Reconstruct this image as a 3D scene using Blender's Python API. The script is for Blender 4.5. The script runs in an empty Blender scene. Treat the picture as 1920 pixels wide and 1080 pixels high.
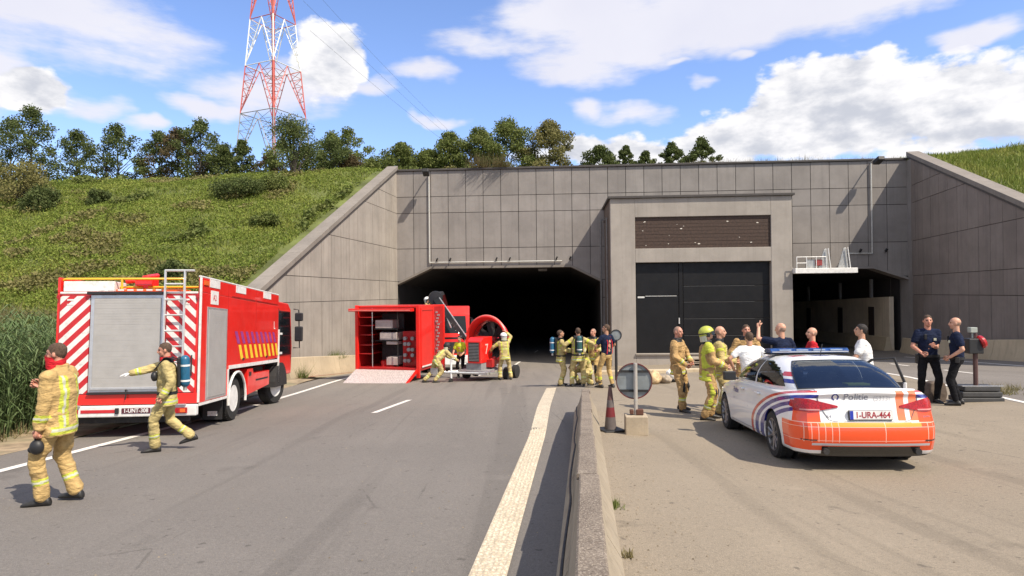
import bpy, bmesh, math, random
import numpy as np
from mathutils import Vector, Matrix, noise
from mathutils.bvhtree import BVHTree
R = math.radians
random.seed(7)
rng = np.random.default_rng(7)
scene = bpy.context.scene
COL = scene.collection

# ------------------------------------------------------------------ camera
cam_data = bpy.data.cameras.new('camera')
cam_data.sensor_width = 36.0
cam_data.lens = 22.5
cam_data.clip_start = 0.1
cam_data.clip_end = 3000
cam = bpy.data.objects.new('camera', cam_data)
cam.location = (0, 0, 1.53)
cam.rotation_euler = (R(90.525), R(0.55), 0)
COL.objects.link(cam)
scene.camera = cam

# ------------------------------------------------------------------ light
SUN_EL = 52.0
SUN_AZ = 129.4           # clockwise from +Y
sun_dir = Vector((math.sin(R(SUN_AZ)) * math.cos(R(SUN_EL)), math.cos(R(SUN_AZ)) * math.cos(R(SUN_EL)), math.sin(R(SUN_EL))))
sd = bpy.data.lights.new('sun', 'SUN')
sd.energy = 5.0
sd.angle = R(0.53)
sd.color = (1.0, 0.90, 0.76)
so = bpy.data.objects.new('sun', sd)
so.rotation_euler = (-sun_dir).to_track_quat('-Z', 'Y').to_euler()
so.location = sun_dir * 60
COL.objects.link(so)
scene.view_settings.view_transform = 'Standard'
scene.view_settings.look = 'None'
scene.view_settings.exposure = 0.30
scene.view_settings.gamma = 1
scene.view_settings.use_curve_mapping = False


# ------------------------------------------------------------------ node maths
class G:
    """tiny expression helper on a node tree"""
    def __init__(s, tree):
        s.t = tree; s.n = tree.nodes; s.l = tree.links

    def put(s, inp, v):
        if hasattr(v, 'is_output') or isinstance(v, bpy.types.NodeSocket):
            s.l.new(v, inp)
        else:
            inp.default_value = v

    def m(s, op, a, b=None, c=None, clamp=False):
        nd = s.n.new('ShaderNodeMath'); nd.operation = op; nd.use_clamp = clamp
        s.put(nd.inputs[0], a)
        if b is not None: s.put(nd.inputs[1], b)
        if c is not None: s.put(nd.inputs[2], c)
        return nd.outputs[0]

    def add(s, a, b): return s.m('ADD', a, b)
    def sub(s, a, b): return s.m('SUBTRACT', a, b)
    def mul(s, a, b): return s.m('MULTIPLY', a, b)
    def mx(s, a, b): return s.m('MAXIMUM', a, b)
    def mn(s, a, b): return s.m('MINIMUM', a, b)
    def gt(s, a, b): return s.m('GREATER_THAN', a, b)
    def lt(s, a, b): return s.m('LESS_THAN', a, b)
    def rng(s, v, lo, hi): return s.mul(s.gt(v, lo), s.lt(v, hi))

    def smooth(s, v, lo, hi, a=0.0, b=1.0):
        nd = s.n.new('ShaderNodeMapRange'); nd.interpolation_type = 'SMOOTHSTEP'
        s.put(nd.inputs[0], v); nd.inputs[1].default_value = lo; nd.inputs[2].default_value = hi
        nd.inputs[3].default_value = a; nd.inputs[4].default_value = b
        return nd.outputs[0]

    def mix(s, f, a, b, mode='MIX'):
        nd = s.n.new('ShaderNodeMix'); nd.data_type = 'RGBA'; nd.blend_type = mode
        s.put(nd.inputs[0], f)
        for i, v in ((6, a), (7, b)):
            if isinstance(v, (tuple, list)): v = tuple(v)[:3] + (1.0,)
            s.put(nd.inputs[i], v)
        return nd.outputs[2]

    def noise(s, vec, scale, detail=4, rough=0.55, dist=0.0, out=0):
        nd = s.n.new('ShaderNodeTexNoise')
        nd.inputs['Scale'].default_value = scale; nd.inputs['Detail'].default_value = detail
        nd.inputs['Roughness'].default_value = rough; nd.inputs['Distortion'].default_value = dist
        if vec is not None: s.l.new(vec, nd.inputs['Vector'])
        return nd.outputs[out]

    def voronoi(s, vec, scale, feature='F1', out=0):
        nd = s.n.new('ShaderNodeTexVoronoi'); nd.feature = feature
        nd.inputs['Scale'].default_value = scale
        s.l.new(vec, nd.inputs['Vector'])
        return nd.outputs[out]

    def map(s, vec, loc=(0, 0, 0), rot=(0, 0, 0), sc=(1, 1, 1)):
        nd = s.n.new('ShaderNodeMapping')
        s.l.new(vec, nd.inputs[0])
        nd.inputs[1].default_value = loc; nd.inputs[2].default_value = rot; nd.inputs[3].default_value = sc
        return nd.outputs[0]

    def sep(s, vec):
        nd = s.n.new('ShaderNodeSeparateXYZ'); s.l.new(vec, nd.inputs[0]); return nd.outputs

    def comb(s, x, y, z):
        nd = s.n.new('ShaderNodeCombineXYZ')
        for i, v in enumerate((x, y, z)): s.put(nd.inputs[i], v)
        return nd.outputs[0]

    def bump(s, h, strength=0.3, dist=0.01, nrm=None):
        nd = s.n.new('ShaderNodeBump'); nd.inputs['Strength'].default_value = strength
        nd.inputs['Distance'].default_value = dist
        s.l.new(h, nd.inputs['Height'])
        if nrm is not None: s.l.new(nrm, nd.inputs['Normal'])
        return nd.outputs[0]

    def coord(s, kind='Object'):
        return s.n.new('ShaderNodeTexCoord').outputs[kind]


def new_mat(name):
    m = bpy.data.materials.new(name); m.use_nodes = True
    b = m.node_tree.nodes['Principled BSDF']
    return m, G(m.node_tree), b


MATS = {}


def mat(name, col, rough=0.6, metal=0.0, var=0.12, scale=6.0, bump=0.0, bscale=40.0, bdist=0.01, coat=0.0, spec=0.5, tint=None, dirt=0.0):
    """a plain procedural material: colour with soft variation, grain and dirt"""
    if name in MATS: return MATS[name]
    m, g, b = new_mat(name)
    co = g.coord()
    n = g.noise(co, scale, 5, 0.6)
    lo = tuple(c * (1 - var) for c in col); hi = tuple(min(1, c * (1 + var)) for c in col)
    c = g.mix(g.smooth(n, 0.3, 0.7), lo, hi)
    if tint: c = g.mix(g.smooth(g.noise(co, scale * 0.35, 3), 0.45, 0.7), c, tint)
    if dirt:
        d = g.smooth(g.noise(co, scale * 1.7, 6, 0.7), 0.5, 0.75, 0, dirt)
        c = g.mix(d, c, (0.12, 0.10, 0.08))
    g.put(b.inputs['Base Color'], c)
    g.put(b.inputs['Roughness'], g.smooth(g.noise(co, scale * 2.3, 3), 0.3, 0.7, max(0.02, rough - 0.06), min(1, rough + 0.06)))
    b.inputs['Metallic'].default_value = metal
    b.inputs['Specular IOR Level'].default_value = spec
    if coat:
        b.inputs['Coat Weight'].default_value = coat; b.inputs['Coat Roughness'].default_value = 0.06
    if bump: g.put(b.inputs['Normal'], g.bump(g.noise(co, bscale, 4, 0.6), bump, bdist))
    MATS[name] = m
    return m


# ------------------------------------------------------------------ sky
world = bpy.data.worlds.new('World'); scene.world = world; world.use_nodes = True
wt = world.node_tree; g = G(wt)
bg = wt.nodes['Background']
sky = wt.nodes.new('ShaderNodeTexSky'); sky.sky_type = 'NISHITA'; sky.sun_disc = False
sky.sun_elevation = R(SUN_EL); sky.sun_rotation = R(SUN_AZ)
sky.air_density = 1.0; sky.dust_density = 0.3; sky.ozone_density = 2.0
D = g.coord('Generated')
dx, dy, dz = g.sep(D)
az = g.m('ARCTAN2', dx, dy)
el = g.m('ARCSINE', g.m('MINIMUM', dz, 0.9999))
warp = g.noise(D, 5.0, 4, 0.6, out=1)
wx, wy, wz = g.sep(warp)
az2 = g.add(az, g.mul(g.sub(wx, 0.5), 0.16))
el2 = g.add(el, g.mul(g.sub(wy, 0.5), 0.10))


def blob(px, py, sx, sy, k=1.0):
    a = math.atan((px - 960) / 1200)
    e = math.atan((548 - py) / 1200 * math.cos(a))
    sa = sx / 1200 * math.cos(a) ** 2; se = sy / 1200 * math.cos(a)
    u = g.m('DIVIDE', g.sub(az2, a), sa); v = g.m('DIVIDE', g.sub(el2, e), se)
    q = g.add(g.mul(u, u), g.mul(v, v))
    return g.mul(g.m('SUBTRACT', 1.0, q), k)


thick = [(1560, 240, 300, 75), (1850, 210, 230, 100), (1560, 160, 150, 55), (1180, 278, 210, 34), (1400, 262, 220, 45),
         (612, 118, 72, 68), (60, 155, 90, 38)]
soft = [(1300, 40, 420, 72, 1.7), (1120, 45, 200, 55, 1.6), (1480, 10, 440, 62, 1.7), (1180, 100, 170, 32), (1090, 130, 120, 38), (950, 85, 150, 26), (800, 138, 80, 22), (120, 25, 280, 95, 1.3), (-60, 90, 170, 90, 1.3), (40, 150, 110, 40),
        (370, 190, 95, 22), (520, 165, 160, 45), (160, 190, 55, 22), (825, 228, 45, 13), (1190, 212, 90, 18), (1100, 208, 40, 18),
        (1315, 152, 38, 12), (1860, 60, 95, 22), (1830, 92, 40, 16), (1380, 112, 34, 9), (1270, 118, 30, 8), (700, 165, 60, 20), (240, 220, 40, 14)]


def union(lst, k):
    r = None
    for b_ in lst:
        v = blob(*b_)
        r = v if r is None else g.m('SMOOTH_MAX', r, v, 0.35)
    return r


# clouds go on out of view, cover thickened there to whiten the fill light
cx = g.m('DIVIDE', dx, g.add(g.mx(dz, 0.02), 0.12)); cy = g.m('DIVIDE', dy, g.add(g.mx(dz, 0.02), 0.12))
plane = g.comb(cx, cy, 0.0)
elsewhere = g.smooth(g.noise(plane, 0.55, 3, 0.5), 0.36, 0.56, -1.2, 0.9)
infront = g.mul(g.smooth(g.m('ABSOLUTE', az), 0.72, 0.95, 1, 0), g.smooth(el, 0.42, 0.6, 1, 0))
elsewhere = g.add(elsewhere, g.mul(infront, -3.0))
Ds = g.map(D, sc=(1, 1, 2.0))
puff = g.noise(Ds, 15.0, 9, 0.56)
puff_b = g.noise(g.map(Ds, loc=(0.02, -0.015, 0.03)), 15.0, 9, 0.56)
wisp = g.noise(g.map(D, rot=(0, 0.35, 0), sc=(1, 1, 4.0)), 5.5, 9, 0.63)
tk = g.mx(union(thick, 1), elsewhere)
d1 = g.smooth(g.add(tk, g.mul(g.sub(puff, 0.5), 2.7)), -0.08, 0.38)
d2 = g.smooth(g.add(union(soft, 1), g.mul(g.sub(wisp, 0.5), 3.6)), -0.4, 1.15, 0, 0.95)
lit = g.smooth(g.add(g.add(g.mul(g.sub(puff_b, puff), 1.6), g.mul(tk, 0.30)), g.noise(Ds, 4.0, 5, 0.6)), 0.42, 1.15)
c_thick = g.mix(lit, (7.9, 7.8, 7.9), (4.7, 4.9, 5.5))
c_soft = g.mix(g.noise(D, 7.0, 4, 0.5), (6.0, 6.0, 6.9), (7.4, 7.3, 7.7))
skyc = g.mix(1.0, sky.outputs[0], (1.46, 1.50, 1.80), 'MULTIPLY')
c = g.mix(d2, skyc, c_soft)
c = g.mix(d1, c, c_thick)
g.put(bg.inputs['Color'], c)
bg.inputs['Strength'].default_value = 0.108


# ------------------------------------------------------------------ mesh building
def xf(M, p):
    v = M @ Vector(p); return (v.x, v.y, v.z)


class MB:
    def __init__(s):
        s.V = []; s.F = []; s.M = []

    def add(s, verts, faces, m=0):
        o = len(s.V)
        s.V.extend([tuple(v) for v in verts])
        for f in faces:
            s.F.append([i + o for i in f]); s.M.append(m)
        return s

    def bx(s, x0, x1, y0, y1, z0, z1, m=0):
        v = [(x0, y0, z0), (x1, y0, z0), (x1, y1, z0), (x0, y1, z0), (x0, y0, z1), (x1, y0, z1), (x1, y1, z1), (x0, y1, z1)]
        return s.add(v, [(0, 3, 2, 1), (4, 5, 6, 7), (0, 1, 5, 4), (1, 2, 6, 5), (2, 3, 7, 6), (3, 0, 4, 7)], m)

    def box(s, c, sz, rot=(0, 0, 0), m=0):
        from mathutils import Euler
        E = Euler(rot).to_matrix(); c = Vector(c)
        v = []
        for dz_ in (-1, 1):
            for dx_, dy_ in ((-1, -1), (1, -1), (1, 1), (-1, 1)):
                p = c + E @ Vector((dx_ * sz[0] / 2, dy_ * sz[1] / 2, dz_ * sz[2] / 2)); v.append(tuple(p))
        return s.add(v, [(0, 3, 2, 1), (4, 5, 6, 7), (0, 1, 5, 4), (1, 2, 6, 5), (2, 3, 7, 6), (3, 0, 4, 7)], m)

    def loft(s, rings, m=0, cap=True, closed=True):
        n = len(rings[0]); V = [p for r in rings for p in r]; F = []
        for i in range(len(rings) - 1):
            for j in range(n if closed else n - 1):
                a = i * n + j; b = i * n + (j + 1) % n
                F.append((a, b, b + n, a + n))
        if cap:
            F.append(tuple(reversed(range(n)))); F.append(tuple((len(rings) - 1) * n + j for j in range(n)))
        return s.add(V, F, m)

    def tube(s, pts, r, n=8, m=0, cap=True, flat=1.0):
        pts = [Vector(p) for p in pts]
        rs = r if isinstance(r, (list, tuple)) else [r] * len(pts)
        rings = []; up = None
        for i, p in enumerate(pts):
            t = (pts[min(i + 1, len(pts) - 1)] - pts[max(i - 1, 0)]).normalized()
            if up is None:
                up = Vector((0, 0, 1)) if abs(t.z) < 0.9 else Vector((0, 1, 0))
            a = t.cross(up)
            if a.length < 1e-5: a = t.orthogonal()
            a.normalize(); b = a.cross(t).normalized(); up = b
            rings.append([tuple(p + (a * math.cos(2 * math.pi * k / n) + b * math.sin(2 * math.pi * k / n) * flat) * rs[i]) for k in range(n)])
        return s.loft(rings, m, cap)

    def capsule(s, a, b, ra, rb, n=12, m=0):
        a = Vector(a); b = Vector(b); d = (b - a)
        L = d.length; d = d / L if L > 1e-6 else Vector((0, 0, 1))
        pts = []; rr = []
        for k in (0.05, 0.35, 0.7):
            pts.append(a - d * ra * math.cos(k * math.pi / 2)); rr.append(ra * math.sin(k * math.pi / 2))
        pts += [a, a.lerp(b, 0.5), b]; rr += [ra, (ra + rb) / 2, rb]
        for k in (0.7, 0.35, 0.05):
            pts.append(b + d * rb * math.cos(k * math.pi / 2)); rr.append(rb * math.sin(k * math.pi / 2))
        return s.tube(pts, rr, n, m)

    def ell(s, c, r, nu=16, nv=10, M=None, m=0):
        c = Vector(c); rings = []
        for i in range(1, nv):
            th = math.pi * i / nv; ring = []
            for j in range(nu):
                ph = 2 * math.pi * j / nu
                p = Vector((r[0] * math.sin(th) * math.cos(ph), r[1] * math.sin(th) * math.sin(ph), r[2] * -math.cos(th)))
                if M is not None: p = M @ p
                ring.append(tuple(c + p))
            rings.append(ring)
        return s.loft(rings, m, True)

    def lathe(s, prof, n=24, M=None, m=0, cap=True):
        M = M or Matrix.Identity(4)
        rings = [[xf(M, (r * math.cos(2 * math.pi * j / n), r * math.sin(2 * math.pi * j / n), z)) for j in range(n)] for r, z in prof]
        return s.loft(rings, m, cap)

    def prism(s, poly, a0, a1, axis='Y', m=0):
        def P(u, v, a):
            return {'Y': (u, a, v), 'X': (a, u, v), 'Z': (u, v, a)}[axis]
        n = len(poly)
        V = [P(u, v, a0) for u, v in poly] + [P(u, v, a1) for u, v in poly]
        F = [tuple(range(n)), tuple(reversed(range(n, 2 * n)))]
        for i in range(n):
            F.append((i, i + n, (i + 1) % n + n, (i + 1) % n))
        return s.add(V, F, m)

    def build(s, name, mats, parent=None, smooth=0, bevel=0, seg=2, fix=True, loc=None):
        me = bpy.data.meshes.new(name)
        me.from_pydata(s.V, [], s.F)
        if not isinstance(mats, (list, tuple)): mats = [mats]
        for mm in mats: me.materials.append(mm)
        if len(mats) > 1: me.polygons.foreach_set('material_index', s.M)
        if fix:
            bm = bmesh.new(); bm.from_mesh(me); bmesh.ops.recalc_face_normals(bm, faces=bm.faces); bm.to_mesh(me); bm.free()
        if smooth:
            me.shade_smooth()
            me.set_sharp_from_angle(angle=R(smooth))
        me.update()
        o = bpy.data.objects.new(name, me); COL.objects.link(o)
        if parent is not None: o.parent = parent
        if loc is not None: o.location = loc
        if bevel:
            b = o.modifiers.new('bevel', 'BEVEL'); b.width = bevel; b.segments = seg; b.limit_method = 'ANGLE'; b.angle_limit = R(40)
        return o


def np_mesh(name, V, F, mats, parent=None, idx=None, smooth=False):
    """fast mesh from numpy: V (n,3), F (m,k)"""
    me = bpy.data.meshes.new(name)
    V = np.asarray(V, dtype=np.float32); F = np.asarray(F, dtype=np.int32)
    k = F.shape[1]
    me.vertices.add(len(V)); me.vertices.foreach_set('co', V.ravel())
    me.loops.add(F.size); me.loops.foreach_set('vertex_index', F.ravel())
    me.polygons.add(len(F)); me.polygons.foreach_set('loop_start', np.arange(0, F.size, k, dtype=np.int32))
    try: me.polygons.foreach_set('loop_total', np.full(len(F), k, dtype=np.int32))
    except Exception: pass
    if not isinstance(mats, (list, tuple)): mats = [mats]
    for mm in mats: me.materials.append(mm)
    if idx is not None: me.polygons.foreach_set('material_index', np.asarray(idx, dtype=np.int32))
    if smooth: me.polygons.foreach_set('use_smooth', np.ones(len(F), dtype=bool))
    me.update(calc_edges=True); me.validate()
    o = bpy.data.objects.new(name, me); COL.objects.link(o)
    if parent is not None: o.parent = parent
    return o


def tag(o, label=None, cat=None, group=None, kind=None):
    if label: o['label'] = label
    if cat: o['category'] = cat
    if group: o['group'] = group
    if kind: o['kind'] = kind
    return o


def thing(name, label, cat, loc=(0, 0, 0), rz=0, group=None, M=None):
    o = bpy.data.objects.new(name, None); COL.objects.link(o)
    o.empty_display_size = 0.2
    if M is not None: o.matrix_world = M
    else:
        o.location = loc; o.rotation_euler = (0, 0, rz)
    tag(o, label, cat, group)
    return o


def text_mesh(s, size, depth=0.002, xs=1.0, bold=0.0):
    """lettering as flat solid mesh in local XZ plane, centred: returns verts, faces"""
    cu = bpy.data.curves.new('txt', 'FONT'); cu.body = s; cu.size = size; cu.extrude = depth
    cu.align_x = 'CENTER'; cu.align_y = 'CENTER'; cu.resolution_u = 3; cu.offset = bold
    o = bpy.data.objects.new('txt', cu); COL.objects.link(o)
    me = o.to_mesh()
    V = [(v.co.x * xs, -v.co.z, v.co.y) for v in me.vertices]
    F = [tuple(p.vertices) for p in me.polygons]
    o.to_mesh_clear(); bpy.data.objects.remove(o); bpy.data.curves.remove(cu)
    return V, F


def clip(poly, a, b, c):
    """keep the half plane a*x+b*y<=c of a convex polygon"""
    out = []
    for i in range(len(poly)):
        p, q = poly[i], poly[(i + 1) % len(poly)]
        dp = a * p[0] + b * p[1] - c; dq = a * q[0] + b * q[1] - c
        if dp <= 0: out.append(p)
        if dp * dq < 0:
            t = dp / (dp - dq); out.append((p[0] + (q[0] - p[0]) * t, p[1] + (q[1] - p[1]) * t))
    return out


# ------------------------------------------------------------------ the lie of the land
def sm(t):
    t = max(0.0, min(1.0, t)); return t * t * (3 - 2 * t)


def base(y):
    if y < 20: return -0.06 - 0.065 * y
    if y < 38: return -1.36 - 0.083 * (y - 20)
    return -2.854 - 0.03 * (y - 38)


def barrier_x(y): return 0.022 + 0.112 * y


def gz(x, y, side=None):
    """height of the road or pavement; the left carriageway lies lower until the divider ends"""
    z = base(y)
    if side is None:
        side = 'L' if x < barrier_x(y) else 'R'
    if side == 'L':
        ramp = max(0.0, min(1.0, (1.5 - x) / 7.0))
        k = sm((y - 11.5) / 3.5)
        gfac = (1 - k) + k * ramp
        z -= 0.28 * gfac * (1 - sm((y - 18) / 10))
    else:
        z += 0.025 * max(0.0, x - 5) * (1 if y < 40 else 1)
        z -= 0.11 * sm((x - 0.8) / 2.8) * (1 - sm((x - 6.0) / 2.0)) * (1 - sm((y - 12.5) / 6)) * sm((y - 3) / 4)
    return z


def wall_y(x): return 44 - 0.07 * (x + 7.9)


def wing_l(y): return -7.9 - 0.142 * (44 - y)
def wing_r(y): return 25.6 - 0.248 * (40.9 - y) - 0.35


def place(x, y, rz, dz=0.0, side=None, span=1.0):
    """matrix of a vehicle standing on the slope at x,y heading +Y turned by rz"""
    f = Vector((-math.sin(rz), math.cos(rz), 0)); r = Vector((math.cos(rz), math.sin(rz), 0))
    zf = gz(x + f.x * span, y + f.y * span, side) - gz(x - f.x * span, y - f.y * span, side)
    zr = gz(x + r.x * .8, y + r.y * .8, side) - gz(x - r.x * .8, y - r.y * .8, side)
    F = Vector((f.x * 2 * span, f.y * 2 * span, zf)).normalized()
    Rr = Vector((r.x * 1.6, r.y * 1.6, zr)).normalized()
    U = Rr.cross(F).normalized(); Rr = F.cross(U).normalized()
    M = Matrix(((Rr.x, F.x, U.x, x), (Rr.y, F.y, U.y, y), (Rr.z, F.z, U.z, gz(x, y, side) + dz), (0, 0, 0, 1)))
    return M
# ================================================================== SETTING
def asphalt(name, col, warm, crack=True, sheen_tan=None):
    m, g, b = new_mat(name)
    co = g.coord()
    big = g.noise(co, 0.22, 5, 0.6)
    c = g.mix(g.smooth(big, 0.35, 0.65), tuple(x * 0.9 for x in col), tuple(x * 1.1 for x in col))
    if sheen_tan:      # paler with distance, grazing sheen painted in raggedly, plus tan blend beside the pavement
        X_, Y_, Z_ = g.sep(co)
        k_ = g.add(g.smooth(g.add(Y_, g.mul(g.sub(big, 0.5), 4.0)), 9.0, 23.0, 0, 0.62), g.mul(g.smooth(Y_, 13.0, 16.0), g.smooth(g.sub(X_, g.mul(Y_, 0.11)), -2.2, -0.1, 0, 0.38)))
        c = g.mix(k_, c, sheen_tan)
    lane = g.noise(g.map(co, rot=(0, 0, R(7)), sc=(1.0, 0.05, 1)), 1.6, 4, 0.5)
    c = g.mix(g.smooth(lane, 0.4, 0.7, 0, 0.35), c, tuple(x * 0.72 for x in col))
    grain = g.noise(co, 120, 3, 0.7)
    c = g.mix(g.smooth(grain, 0.35, 0.7, 0, 0.45), c, tuple(min(1, x * 1.9) for x in warm))
    mid = g.noise(co, 32, 4, 0.75)
    c = g.mix(g.smooth(mid, 0.50, 0.66, 0, 0.30), c, tuple(min(1, x * 1.7) for x in warm))
    c = g.mix(g.smooth(g.noise(g.map(co, loc=(3, 3, 3)), 27, 4, 0.75), 0.52, 0.68, 0, 0.35), c, tuple(x * 0.5 for x in col))
    stone = g.voronoi(co, 90)
    c = g.mix(g.smooth(stone, 0.0, 0.28, 0.45, 0), c, (0.03, 0.028, 0.026))
    sp = g.noise(co, 9, 2, 0.5)
    c = g.mix(g.smooth(sp, 0.68, 0.74, 0, 0.5), c, (0.05, 0.045, 0.04))
    w1 = g.noise(g.map(co, rot=(0, 0, R(6)), sc=(2.2, 0.03, 1)), 1.1, 3, 0.5)
    c = g.mix(g.smooth(w1, 0.56, 0.66, 0, 0.22), c, tuple(x * 0.5 for x in col))
    oil = g.noise(co, 0.9, 7, 0.72)
    c = g.mix(g.smooth(oil, 0.60, 0.72, 0, 0.35), c, tuple(x * 0.45 for x in col))
    pale = g.noise(g.map(co, loc=(4, 9, 0)), 1.4, 7, 0.7)
    c = g.mix(g.smooth(pale, 0.58, 0.74, 0, 0.35), c, tuple(min(1, x * 1.5) for x in warm))
    if crack:
        ck = g.voronoi(g.map(co, sc=(0.9, 0.25, 1)), 0.7, 'DISTANCE_TO_EDGE')
        wob = g.noise(co, 3, 5, 0.6)
        line = g.smooth(g.add(ck, g.mul(g.sub(wob, 0.5), 0.05)), 0.0, 0.006, 1, 0)
        c = g.mix(g.mul(line, g.smooth(g.noise(co, 0.5, 2), 0.52, 0.64, 0, 0.3)), c, (0.03, 0.028, 0.026))
    g.put(b.inputs['Base Color'], c)
    b.inputs['Roughness'].default_value = 0.88
    b.inputs['Specular IOR Level'].default_value = 0.3
    g.put(b.inputs['Normal'], g.bump(g.add(grain, g.mul(stone, 0.8)), 0.35, 0.006))
    return m


M_road = asphalt('road_asphalt', (0.142, 0.130, 0.119), (0.165, 0.148, 0.132), sheen_tan=(0.215, 0.188, 0.155))
M_pave = asphalt('pavement_asphalt', (0.222, 0.186, 0.140), (0.235, 0.195, 0.145))
M_road2 = asphalt('far_road_asphalt', (0.16, 0.145, 0.13), (0.17, 0.15, 0.13))


def concrete(name, col, streak=0.5, stain=0.3, rough=0.85, scale=1.0):
    m, g, b = new_mat(name)
    co = g.coord()
    n1 = g.noise(co, 0.5 * scale, 6, 0.65)
    c = g.mix(g.smooth(n1, 0.3, 0.7), tuple(x * 0.86 for x in col), tuple(x * 1.12 for x in col))
    st = g.noise(g.map(co, sc=(3.2, 3.2, 0.12)), 1.6 * scale, 6, 0.6)
    c = g.mix(g.smooth(st, 0.48, 0.72, 0, streak), c, tuple(x * 0.6 for x in col))
    n2 = g.noise(co, 3.3 * scale, 7, 0.7)
    c = g.mix(g.smooth(n2, 0.55, 0.75, 0, stain), c, tuple(x * 0.55 for x in col))
    n3 = g.noise(co, 60 * scale, 3, 0.7)
    c = g.mix(g.smooth(n3, 0.45, 0.7, 0, 0.25), c, tuple(min(1, x * 1.35) for x in col))
    g.put(b.inputs['Base Color'], c)
    b.inputs['Roughness'].default_value = rough
    b.inputs['Specular IOR Level'].default_value = 0.3
    g.put(b.inputs['Normal'], g.bump(g.add(n3, g.mul(n2, 2)), 0.25, 0.01))
    return m


PANEL = [concrete('panel_concrete_a', (0.262, 0.240, 0.222), 0.25, 0.15), concrete('panel_concrete_b', (0.250, 0.229, 0.212), 0.25, 0.15), concrete('panel_concrete_c', (0.274, 0.251, 0.232), 0.35, 0.15)]
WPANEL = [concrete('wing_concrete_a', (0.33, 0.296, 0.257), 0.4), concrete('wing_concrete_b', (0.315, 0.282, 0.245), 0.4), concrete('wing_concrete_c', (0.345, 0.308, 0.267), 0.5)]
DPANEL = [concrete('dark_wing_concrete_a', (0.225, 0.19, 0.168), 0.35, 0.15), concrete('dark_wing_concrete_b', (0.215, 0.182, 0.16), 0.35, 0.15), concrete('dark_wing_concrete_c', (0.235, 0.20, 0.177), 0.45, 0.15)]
M_joint = mat('joint_dark', (0.05, 0.043, 0.038), 0.9)
M_coping = concrete('coping_concrete', (0.225, 0.20, 0.175), 0.3, 0.4)
M_gar = concrete('building_concrete', (0.34, 0.308, 0.272), 0.35, 0.25)
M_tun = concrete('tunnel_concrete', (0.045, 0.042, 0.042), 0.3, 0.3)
M_cream = concrete('cream_concrete', (0.62, 0.53, 0.40), 0.4, 0.25)
M_barr = concrete('barrier_concrete', (0.50, 0.41, 0.28), 0.35, 0.45)
M_barr2 = concrete('divider_concrete', (0.47, 0.40, 0.30), 0.35, 0.5, scale=3)
M_flash = mat('dark_flashing', (0.06, 0.052, 0.047), 0.6)


def white_paint(name, col, wear=0.35):
    m, g, b = new_mat(name)
    co = g.coord()
    c = g.mix(g.smooth(g.noise(co, 3, 4), 0.3, 0.7), tuple(x * 0.85 for x in col), col)
    c = g.mix(g.smooth(g.noise(co, 26, 6, 0.75), 0.52, 0.68, 0, wear), c, (0.2, 0.18, 0.15))
    if 'rumble' in name: c = g.mix(g.smooth(g.voronoi(co, 34), 0.30, 0.62, 0, 0.55), c, (0.30, 0.24, 0.16))
    g.put(b.inputs['Base Color'], c); b.inputs['Roughness'].default_value = 0.7
    return m


M_line = white_paint('road_paint', (0.78, 0.74, 0.68))
M_rumble = white_paint('rumble_paint', (0.68, 0.595, 0.46), 0.35)

# ground sheets -------------------------------------------------------
Ys = [-30, -15, -6, -2, 0, 1, 2, 3, 4, 5, 6, 7, 8, 9, 10, 11, 12, 13, 13.6, 14.2, 15, 16, 17, 18, 19, 20, 21, 22, 23, 24, 25, 26, 28, 30, 33, 36, 38, 41, 44, 50, 60, 75, 95, 130]


def sheet(name, xl, xr, nx, zfun, m, ys=Ys, kind='structure'):
    V = []; F = []
    for y in ys:
        a, b_ = xl(y), xr(y)
        for i in range(nx + 1):
            x = a + (b_ - a) * i / nx
            V.append((x, y, zfun(x, y)))
    n = nx + 1
    for j in range(len(ys) - 1):
        for i in range(nx):
            a = j * n + i
            F.append((a, a + 1, a + 1 + n, a + n))
    mb = MB(); mb.add(V, F)
    o = mb.build(name, m, smooth=60)
    if kind: o['kind'] = kind
    return o


def left_edge(y): return (-8.55 + 0.02 * y) if y < 26 else max(-8.03 - 0.0 * y, wing_l(y) + 0.2) if y < 44 else -8.2 + 0.10 * (y - 44)
def isl(y): return 6.6 + 0.28 * y           # border between pavement and the right hand road


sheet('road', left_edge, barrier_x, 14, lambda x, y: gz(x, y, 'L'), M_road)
sheet('pavement', barrier_x, lambda y: isl(y) if y < 37.5 else isl(37.5) + 0.05 * (y - 37.5), 12, lambda x, y: gz(x, y, 'R'), M_pave)
sheet('road', lambda y: isl(y) if y < 37.5 else isl(37.5) + 0.05 * (y - 37.5), lambda y: wing_r(y) + 0.2 if y < 41 else 27 + 0.12 * (y - 41), 8, lambda x, y: gz(x, y, 'R'), M_road2)
# small riser between the two levels past the end of the divider
mb = MB()
ys = [y for y in Ys if 0 <= y <= 28]
mb.add([(barrier_x(y) , y, gz(barrier_x(y), y, 'L') - 0.02) for y in ys] + [(barrier_x(y), y, gz(barrier_x(y), y, 'R')) for y in ys],
       [(i, i + 1, i + 1 + len(ys), i + len(ys)) for i in range(len(ys) - 1)])
mb.build('kerb_riser', M_pave)['kind'] = 'structure'

# verge and far ground
M_soil = mat('verge_soil', (0.30, 0.23, 0.15), 0.95, var=0.35, scale=3, bump=0.5, bscale=30, tint=(0.2, 0.19, 0.11))
sheet('verge', lambda y: -40, left_edge, 14, lambda x, y: gz(left_edge(y), y, 'L') + 0.02 + 0.03 * min(6, left_edge(y) - x) + 0.02 * math.sin(3 * x + y), M_soil, [y for y in Ys if y < 27])
M_field = mat('far_field', (0.07, 0.09, 0.03), 0.95, var=0.3, scale=0.02)
mb = MB(); mb.bx(-1800, 1800, -1200, 2400, -9.5, -9.0)
o = mb.build('ground', M_field); o['kind'] = 'structure'

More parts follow.
